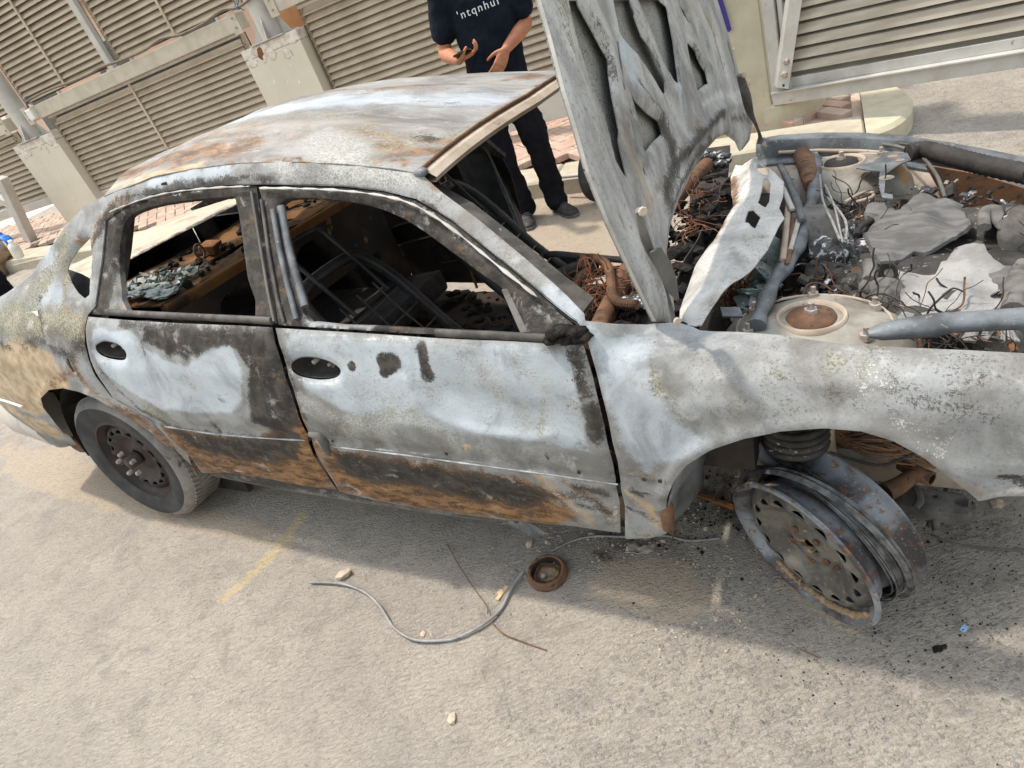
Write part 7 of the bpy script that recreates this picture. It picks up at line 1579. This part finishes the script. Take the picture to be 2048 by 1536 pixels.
xy0, xy1 = [(0.437,1.697),(0.528,1.568)]; P0 = gp3(*xy0, .01); mb = MB(); d = gp3(*xy1, .012)-P0; mb.box(d*.5, (d.length, .016, .012), d.to_track_quat('X', 'Z').to_matrix(), bev=.002); o = mb.build('wood_strip', M['rust']); o.location = P0; tag(o, 'thin brown wooden strip lying behind the wheel arch', 'wood strip')
xy = (0.752,0.928); mb = MB()
for q in range(6): mb.blob((random.uniform(-.012, .012), random.uniform(-.008, .008), .004), (.009, .006, .005), 2, .5, 3, None, q)
o = mb.build('charcoal_lump', M['char']); o.location = gp3(*xy); tag(o, 'black charcoal smudge of crumbs at lower right of the road', 'charcoal')
xy = (0.839,0.953); mb = MB(); mb.box((0, 0, .003), (.022, .012, .003), (.2, .1, .4)); o = mb.build('plastic_scrap', simple('blue_scrap', (.25, .40, .62), (.35, .5, .7), 30, .4)); o.location = gp3(*xy); tag(o, 'tiny pale blue plastic scrap right of the loose wheel', 'scrap')
xy = (0.089,1.362); mb = MB(); mb.blob((0, 0, .006), (.006, .005, .007), 2, .3, 2); o = mb.build('charcoal_lump', M['char']); o.location = gp3(*xy); tag(o, 'small black charcoal bit left of the sand patch', 'charcoal')
# grit: uncountable
rg = random.Random(77)
def scatter(name, mat, n, fn, smin, smax, kind='stuff', sub=1):
    mb = MB()
    base = bmesh.new(); bmesh.ops.create_icosphere(base, subdivisions=1, radius=1); base.verts.index_update()
    bv = [v.co.copy() for v in base.verts]; bf = [[v.index for v in f.verts] for f in base.faces]; base.free()
    for q in range(n):
        x_, y_ = fn(); s = smin*(smax/smin)**(rg.random()**2.2); a = rg.uniform(0, 6.28); c_, s_ = math.cos(a), math.sin(a); e = rg.uniform(.6, 1.3); zz = float(gz(x_, y_))
        mb.add([(x_+(v.x*c_*e-v.y*s_)*s*rg.uniform(.85, 1.1), y_+(v.x*s_*e+v.y*c_)*s, zz+v.z*s*.6+s*.25+.004) for v in bv], bf)
    o = mb.build(name, mat); tag(o, None, None, None, kind); return o
import itertools
PTS_L = [(-0.156,1.736),(-0.003,1.686),(0.138,1.571),(0.264,1.533),(0.314,1.38),(0.153,1.392),(0.325,1.24),(0.187,1.281),(0.446,1.38),(0.39,1.541)]
PTS_D = [(0.899,1.148),(0.921,1.064),(1.04,1.1),(1.024,1.227),(1.147,1.187),(0.797,0.984),(0.9,0.972),(0.645,0.97),(0.567,1.018),(0.445,1.052),(0.07,1.58),(0.286,1.467),(0.301,1.407),(0.112,1.549),(0.539,1.49),(0.47,1.525)]
def nearp(L, s):
    def f():
        p = rg.choice(L); return p[0]+rg.gauss(0, s), p[1]+rg.gauss(0, s)
    return f
def wide():
    return rg.uniform(-1.6, 1.4), rg.uniform(.35, 2.2)
scatter('pale_grit', M['stone'], 1500, nearp(PTS_L, .07), .0011, .006)
scatter('black_grit', M['char'], 1300, nearp(PTS_D, .08), .0008, .0036)
scatter('mixed_grit', M['enginepale'], 1400, nearp(PTS_D+PTS_L, .16), .0009, .0038)
scatter('road_grit', M['stone'], 1500, wide, .0008, .0026)
scatter('road_specks', M['char'], 260, wide, .0008, .0024)
scatter('debris_under_car', M['char'], 700, nearp([(0.613,1.625),(0.775,1.591),(0.908,1.519),(0.982,1.382),(0.52,1.622),(0.418,1.599)], .12), .0015, .008)

# ------------------------------------------------------------------ red-hubbed cart wheel half hidden by the bonnet
c0 = (1.037,4.448,-0.035); cw = empty('hand_cart', c0); tag(cw, 'hand cart with a red-hubbed wheel half hidden behind the bonnet', 'cart')
ax = Vector((.62, -.75, .0)).normalized(); cw.rotation_euler = (0, 0, 0)
C_ = Vector((.05, .06, .19))
mb = MB(); mb.lathe([(.13, .03), (.16, .036), (.185, .024), (.192, 0), (.185, -.024), (.16, -.036), (.13, -.03)], C_, ax, 40); mb.build('tyre', M['rubber'], cw)
mb = MB(); mb.lathe([(0, .025), (.04, .03), (.06, .012), (.12, .015), (.135, .03), (.135, -.03), (.0, -.03)], C_, ax, 32); mb.build('wheel_hub', M['red'], cw)
mb = MB(); mb.tube([C_-ax*.05, C_-ax*.35], .014, 8); mb.build('axle', M['post'], cw)

# ------------------------------------------------------------------ backdrop beyond the fence
def hut(name, u0, u1, n0, dz, z1, mat, label, cat):
    g0 = gfz(u0, n0); o = empty(name, fw(u0, n0, g0)); o.rotation_euler = (0, 0, -.565); tag(o, label, cat)
    L = u1-u0; mb = MB(); mb.box((L/2, 1.5, (z1-g0)/2), (L, 3, z1-g0)); mb.build('wall', M[mat], o)
    mb = MB(); mb.box((L/2, 1.5, z1-g0+.06), (L+.4, 3.4, .12), bev=.02); mb.build('roof', M['bluewall'], o)
    for i in range(3):
        mb = MB(); mb.box((L*(.2+.3*i), -.01, 1.5), (.9, .06, 1.0), bev=.01); w = mb.build('window', M['alum'], o)
        mb = MB(); mb.box((L*(.2+.3*i), -.045, 1.5), (.78, .02, .88)); mb.build('pane', M['dark_grey'], w)
    return o
hut('building', -6.6, -1.5, 9.0, 0, 3.2, 'yellowwall', 'ochre building glimpsed through the gap beside the nearer pillar', 'building')
hut('building', -14.5, -7.4, 9.4, 0, 3.2, 'pinkwall', 'pale pink building glimpsed past the farther pillar', 'building')
sl = empty('paved_yard', fw(-12, 6.7, gfz(-12, 6.7))); tag(sl, kind='structure')
mb = MB(); P = [fw(u, n, gfz(u, n)+.02) for u, n in ((-14, 6.65), (-6, 6.65), (-6, 8.9), (-14, 8.9))]; o_ = Vector(sl.location); mb.add([Vector(p)-o_ for p in P], [(0, 1, 2, 3)]); mb.build('yard_slab', M['concreteslab'], sl)
xy = (-8.114,0.718); rb = empty('rubble_mound', fw(-9.1, 4.3, gfz(-9.1, 4.3))); tag(rb, 'brown mound of broken rubble at the far left behind the boot', 'rubble')
for q in range(9):
    mb = MB(); rs = random.Random(q+3); mb.blob((rs.uniform(-.5, .5), rs.uniform(-.25, .25), rs.uniform(.05, .28)), (rs.uniform(.18, .4), rs.uniform(.15, .3), rs.uniform(.12, .25)), 3, .4, 2, (0, 0, rs.uniform(0, 3)), q); mb.build('chunk', M['rubble'], rb)

# ------------------------------------------------------------------ people
def ellip_loft(mb, rings, n=28):
    """rings: (centre, side vec*rx, front vec*ry) -> closed loft"""
    vs = []
    for c, a, b in rings:
        for k in range(n):
            t = 2*math.pi*k/n; vs.append(c+a*math.cos(t)+b*math.sin(t))
    m = len(rings)
    fs = [(i*n+k, i*n+(k+1) % n, (i+1)*n+(k+1) % n, (i+1)*n+k) for i in range(m-1) for k in range(n)]
    fs += [tuple(range(n-1, -1, -1)), tuple((m-1)*n+k for k in range(n))]
    mb.add(vs, fs, True)
def limb(mb, P, R, seg=14):
    S = smooth_path(P, 5); n = len(S); m = len(P)-1
    rr_ = [np.interp(i/(n-1)*m, range(len(R)), R) for i in range(n)]
    # rounded ends
    d0 = (S[0]-S[1]).normalized(); d1 = (S[-1]-S[-2]).normalized()
    S = [S[0]+d0*rr_[0]*.8, S[0]+d0*rr_[0]*.5]+S+[S[-1]+d1*rr_[-1]*.5, S[-1]+d1*rr_[-1]*.8]
    rr_ = [rr_[0]*.35, rr_[0]*.8]+rr_+[rr_[-1]*.8, rr_[-1]*.35]
    mb.tube(S, rr_, seg)
def fuse(mb, name, mat, parent, voxel, smooth=4, wrinkle=0, wsize=.08, wr2=0):
    o = mb.build(name, mat, parent)
    r = o.modifiers.new('fuse', 'REMESH'); r.mode = 'VOXEL'; r.voxel_size = voxel; r.use_smooth_shade = True
    s = o.modifiers.new('soft', 'SMOOTH'); s.factor = .5; s.iterations = smooth
    for amt, sz in ((wrinkle, wsize), (wr2, wsize*.35)):
        if amt:
            t = bpy.data.textures.new(name+'_folds', 'CLOUDS'); t.noise_scale = sz; t.noise_depth = 2
            d = o.modifiers.new('folds', 'DISPLACE'); d.texture = t; d.strength = amt; d.mid_level = .5; d.texture_coords = 'LOCAL'
    return o
def hand(mb, w, d, n, s, curl, spread=.06, thumb=1, L=.19):
    """w wrist, d finger direction, n palm normal (towards the palm side), s thumb side"""
    d = d.normalized(); n = (n-d*n.dot(d)).normalized(); s = (s-d*s.dot(d)-n*s.dot(n)).normalized()
    pl = L*.52
    ellip_loft(mb, [(w+d*(pl*t), s*(.028+.013*min(1, t*1.6)), n*(.020-.006*t)) for t in (-.1, .1, .35, .6, .85, 1.0)], 16)
    for i, (off, ln) in enumerate(((.030, .92), (.010, 1.0), (-.010, .94), (-.029, .76))):
        base = w+d*pl*(.98-.04*abs(i-1.2))+s*off; fl = L*.46*ln; P = [base-d*.015, base]; a = 0; dirn = (d+s*spread*(1.5-i)).normalized()
        for k, f in enumerate((.44, .32, .24)):
            a += curl[k]*(1+.12*i); v = dirn*math.cos(a)+n*math.sin(a); P.append(P[-1]+v*fl*f)
        mb_r = [.0095, .0095, .0088, .008, .007]
        limb(mb, P, [r*(1.05 if i == 1 else .95) for r in mb_r], 10)
    tb = w+d*.022+s*.026; v1 = (d*.62+s*.62*thumb+n*.35).normalized(); v2 = (d*.85+s*.15+n*.55).normalized()
    limb(mb, [tb-v1*.012, tb+v1*.030, tb+v1*.050+v2*.022, tb+v1*.055+v2*.048], [.014, .013, .0105, .008], 10)
def person(label, J, f, s, shirt, trouser, sleeves=.55, hands=None, gloves=None):
    f = Vector(f).normalized(); s = Vector(s).normalized(); up = Vector((0, 0, 1))
    root = empty('person', (J['foot'])); tag(root, label, 'person')
    o = root.location.copy(); Q = {k: Vector(v)-o for k, v in J.items()}
    # body: head, neck, trunk, arms, legs in one surface
    mb = MB()
    hip, nk, hd = Q['hip'], Q['neck'], Q['head']
    sp = [hip+(nk-hip)*t for t in (0, .2, .42, .62, .8, .92, 1)]
    wd = [.155, .15, .145, .16, .175, .13, .065]; dp = [.10, .105, .105, .11, .105, .085, .06]
    ellip_loft(mb, [(c, s*a, f*b) for c, a, b in zip(sp, wd, dp)])
    limb(mb, [nk-up*.03, nk+(hd-nk)*.5, hd-up*.03], [.06, .055, .06])
    ellip_loft(mb, [(hd+up*h+f*x, s*a, f*b) for h, x, a, b in ((-.125, .035, .030, .035), (-.11, .025, .050, .060), (-.07, .015, .066, .082), (-.02, .008, .073, .092), (.03, 0, .077, .098), (.075, -.005, .070, .090), (.105, -.01, .045, .060), (.118, -.01, .012, .02))], 20)
    limb(mb, [hd+f*.088+up*.012, hd+f*.105-up*.02, hd+f*.108-up*.038], [.010, .014, .015], 8)
    for sg in (-1, 1):
        mb.blob(hd+s*.077*sg-f*.005-up*.012, (.010, .018, .030), 2, .1, 2)
        limb(mb, [hd+f*.086+s*(.018*sg)-up*.068, hd+f*.088-up*.068], [.008, .009], 8)
    for side, sg in (('R', -1), ('L', 1)):
        limb(mb, [Q['sh'+side]-s*.03*sg, Q['sh'+side], Q['sh'+side]+(Q['el'+side]-Q['sh'+side])*.5, Q['el'+side]], [.055, .058, .050, .043])
        limb(mb, [Q['el'+side], Q['el'+side]+(Q['wr'+side]-Q['el'+side])*.35, Q['wr'+side]], [.043, .046, .029])
        limb(mb, [Q['hp'+side], Q['kn'+side], Q['an'+side]], [.085, .058, .042])
        if hands and side in hands: hand(mb, Q['wr'+side], *hands[side])
    body = fuse(mb, 'body', M['skin'], root, .0055, 3)
    # eyes, brows and hair
    for sg in (-1, 1):
        mb = MB(); mb.blob(hd+f*.085+s*.031*sg+up*.008, (.012, .012, .009), 2, 0, 1); mb.build('eye', M['white'], root)
        mb = MB(); mb.blob(hd+f*.094+s*.031*sg+up*.008, (.005, .005, .005), 2, 0, 1); mb.build('iris', M['hair'], root)
        mb = MB(); limb(mb, [hd+f*.093+s*.018*sg+up*.028, hd+f*.092+s*.034*sg+up*.032, hd+f*.082+s*.05*sg+up*.026], [.004, .0045, .003], 6); mb.build('eyebrow', M['hair'], root)
    mb = MB(); ellip_loft(mb, [(hd+up*h+f*x, s*a, f*b) for h, x, a, b in ((-.05, -.05, .060, .05), (-.01, -.035, .078, .07), (.04, -.015, .082, .092), (.085, -.008, .075, .094), (.118, -.012, .050, .066), (.130, -.015, .014, .02))], 20); fuse(mb, 'hair', M['hair'], root, .008, 2, .01, .03)
    # shirt
    mb = MB()
    sp = [hip+(nk-hip)*t for t in (-.10, .05, .25, .45, .62, .78, .90, .975)]
    wd = [.195, .192, .188, .190, .200, .205, .165, .085]; dp = [.135, .140, .142, .140, .138, .128, .105, .075]
    ellip_loft(mb, [(c+f*.004, s*a, f*b) for c, a, b in zip(sp, wd, dp)])
    for side, sg in (('R', -1), ('L', 1)):
        e = Q['sh'+side]+(Q['el'+side]-Q['sh'+side])*sleeves*1.15
        limb(mb, [Q['sh'+side]-s*.05*sg, Q['sh'+side]+up*.004, (Q['sh'+side]+e)*.5, e], [.075, .080, .078, .080])
        if sleeves > 1: limb(mb, [Q['el'+side], Q['wr'+side]], [.06, .045])
    sh = fuse(mb, 'shirt', M[shirt], root, .009, 4, .032, .13, .010)
    # trousers and shoes
    mb = MB(); ellip_loft(mb, [(hip+(nk-hip)*t, s*a, f*b) for t, a, b in ((.06, .172, .118), (-.05, .18, .125), (-.16, .182, .128), (-.28, .13, .11))])
    for side, sg in (('R', -1), ('L', 1)):
        limb(mb, [Q['hp'+side]+up*.03, Q['hp'+side]+(Q['kn'+side]-Q['hp'+side])*.5, Q['kn'+side], Q['kn'+side]+(Q['an'+side]-Q['kn'+side])*.5, Q['an'+side]+up*.05, Q['an'+side]+up*.0], [.108, .100, .083, .078, .077, .085])
    fuse(mb, 'trousers', M[trouser], root, .010, 3, .045, .14, .016)
    for side, sg in (('R', -1), ('L', 1)):
        a, t = Q['an'+side], Q['toe'+side]; d = (t-a); d.z = 0; d.normalize(); sd_ = d.cross(up)
        base = Vector((a.x, a.y, t.z)); mb = MB()
        ellip_loft(mb, [(base+d*x+up*z, sd_*w_, up*h) for x, z, w_, h in ((-.075, .045, .022, .03), (-.055, .05, .038, .045), (0, .052, .042, .048), (.07, .045, .046, .038), (.13, .036, .050, .030), (.18, .030, .044, .024), (.205, .026, .02, .014))], 16)
        limb(mb, [base+up*.06, base+up*.12], [.046, .05])
        shoe = fuse(mb, 'shoe', M['shoe'], root, .006, 2, .006, .03)
        mb = MB(); pts = [(-.085, .026), (-.05, .043), (.03, .040), (.10, .053), (.17, .047), (.212, .018)]
        out = [base+d*x+sd_*y for x, y in pts]+[base+d*x-sd_*y for x, y in pts[::-1]]; k = len(out)
        mb.add([p+up*.0 for p in out]+[p+up*.024 for p in out], [tuple(range(k-1, -1, -1)), tuple(range(k, 2*k))]+[(i, (i+1) % k, k+(i+1) % k, k+i) for i in range(k)]); mb.build('sole', M['dark_grey'], shoe)
        mb = MB()
        for q in range(4): limb(mb, [base+d*(.05+.02*q)-sd_*.026+up*(.088-.008*q), base+d*(.055+.02*q)+up*(.097-.009*q), base+d*(.05+.02*q)+sd_*.026+up*(.088-.008*q)], [.0035]*3, 5)
        mb.build('laces', M['bluegrey'], shoe)
    return root, Q
MF = Vector((-.136, -.99, 0)); MS = Vector((.99, -.136, 0))      # facing the camera; his left is picture-right
J1 = dict(foot=(0.627,4.6,0.027), head=(0.736,4.565,1.799), neck=(0.715,4.588,1.592), hip=(0.66,4.596,0.912),
          shR=(0.506,4.617,1.554), elR=(0.396,4.652,1.179), wrR=(0.441,4.404,1.141),
          shL=(0.918,4.561,1.448), elL=(0.912,4.541,1.173), wrL=(0.731,4.415,1.098),
          hpR=(0.55,4.611,0.842), knR=(0.519,4.585,0.509), anR=(0.547,4.611,0.152), toeR=(0.489,4.518,0.066),
          hpL=(0.737,4.585,0.822), knL=(0.767,4.551,0.453), anL=(0.781,4.559,0.1), toeL=(0.763,4.441,0.005))
J1['toeR'] = Vector(J1['anR'])+Vector((-.03, -.2, 0)); J1['toeL'] = Vector(J1['anL'])+Vector((.06, -.2, 0))
for k_ in ('toeR', 'toeL'): J1[k_].z = gz(J1[k_].x, J1[k_].y)+.002
for k_ in ('anR', 'anL'): J1[k_] = Vector((J1[k_][0], J1[k_][1], gz(J1[k_][0], J1[k_][1])+.085))
hands1 = dict(R=(MS*.80+MF*.25+Vector((0, 0, .10)), Vector((0, .0, 1)), MF*1.0, (.30, .75, .5)),
              L=(Vector((0.623,4.399,0.988))-Vector((0.731,4.415,1.098)), -MS*.25-MF*1.0, -MS*1.0, (.25, .35, .3)))
man, Q1 = person('standing man in navy t-shirt and black trousers holding a phone behind the car roof', J1, MF, MS, 'shirt', 'trouser', .62, hands1)
# lettering on the chest
fc = bpy.data.curves.new('lettering', 'FONT'); fc.body = "'ntqnhuI"; fc.size = .062; fc.extrude = .0008; fc.align_x = 'CENTER'; fc.space_character = 1.25
lt0 = bpy.data.objects.new('lettering_curve', fc); COL.objects.link(lt0); bpy.context.view_layer.update()
lme = bpy.data.meshes.new_from_object(lt0.evaluated_get(bpy.context.evaluated_depsgraph_get())); lme.name = 'lettering'; bpy.data.objects.remove(lt0)
lme.materials.clear(); lt = link_mesh('lettering', lme, M['white'], man)
tp_ = Vector((0.647,4.424,1.334))-man.location
Rm = Matrix((MS, Vector((0, 0, 1)), MF*1.0)).transposed(); Rm = Matrix(((MS.x, 0, -MS.y*-1 if False else MF.x*1.0), (MS.y, 0, MF.y*1.0), (0, 1, 0)))
lt.matrix_local = Matrix.Translation(tp_) @ Rm.to_4x4() @ Matrix.Rotation(-.10, 4, 'X')
ph = empty('phone', (0.469,4.35,1.173)); tag(ph, 'black phone in the standing man\'s right hand', 'phone')
mb = MB(); R_ph = Matrix((MS, MF, Vector((0, 0, 1)))).transposed() @ Euler((.25, -.12, .2)).to_matrix()
mb.box((0, 0, 0), (.105, .075, .010), R_ph, bev=.003); mb.build('case', M['phone'], ph)
mb = MB(); mb.box(R_ph @ Vector((0, 0, .0056)), (.098, .068, .0012), R_ph); mb.build('screen', M['blackgloss'], ph)

# second person mostly outside the picture: only a blue glove and a bottle show
CW_ = lambda p: CARM @ Vector(p)
gl = CW_((-3.856,1.05,0.842))
F2 = Vector((.80, -.55, 0)).normalized(); S2 = Vector((.55, .80, 0)).normalized()
b0 = gl-F2*1.0-S2*(-.06); g2 = gz(b0.x, b0.y)
def P2(a, b, z): return b0+F2*a+S2*b+Vector((0, 0, g2+z-b0.z))
J2 = dict(foot=P2(0, 0, 0), head=P2(.48, 0, 1.49), neck=P2(.38, 0, 1.34), hip=P2(0, 0, .95), shR=P2(.36, -.18, 1.26), elR=P2(.62, -.2, 1.08), wrR=gl-F2*.10+Vector((0, 0, .01)),
          shL=P2(.34, .18, 1.26), elL=P2(.28, .25, 1.00), wrL=P2(.08, .24, .88), hpR=P2(0, -.09, .90), hpL=P2(0, .09, .90), knR=P2(.03, -.10, .50), knL=P2(.03, .10, .50), anR=P2(0, -.11, .085), anL=P2(0, .11, .085), toeR=P2(.2, -.13, 0), toeL=P2(.2, .13, 0))
for k_ in ('toeR', 'toeL'): J2[k_].z = gz(J2[k_].x, J2[k_].y)+.002
p2, Q2 = person('person at the far left edge, only a blue-gloved hand showing', J2, F2, S2, 'shirt', 'trouser', 1.05, dict(L=(Vector((0, 0, -1)), -S2, F2, (.2, .3, .3))))
mb = MB(); gw_r = J2['wrR']-p2.location
limb(mb, [gw_r-F2*.08, gw_r-F2*.02, gw_r+F2*.03], [.047, .042, .040]); hand(mb, gw_r, F2*1.0+Vector((0, 0, -.25)), Vector((0, 0, -1)), -S2, (.5, .6, .5), .08, 1, .20)
fuse(mb, 'glove', M['glove'], p2, .006, 3, .008, .04)
bt = CW_((-3.761,1.02,0.723)); bo = empty('bottle', bt); bo.rotation_euler = (.15, .25, 0); tag(bo, 'white plastic bottle hanging from the blue-gloved hand', 'bottle')
mb = MB(); mb.lathe([(0, -.075), (.036, -.075), (.042, -.066), (.042, .02), (.036, .045), (.016, .065), (.016, .08), (0, .08)], (0, 0, 0), (0, 0, 1), 24); mb.build('body', M['bottle'], bo, 40)
mb = MB(); mb.lathe([(.018, .066), (.019, .085), (0, .087)], (0, 0, 0), (0, 0, 1), 18); mb.build('cap', M['white'], bo)
for q in range(3):
    mb = MB(); mb.lathe([(.0428, -.045+.03*q), (.0432, -.040+.03*q), (.0428, -.035+.03*q)], (0, 0, 0), (0, 0, 1), 24); mb.build('rib', M['bottle'], bo)
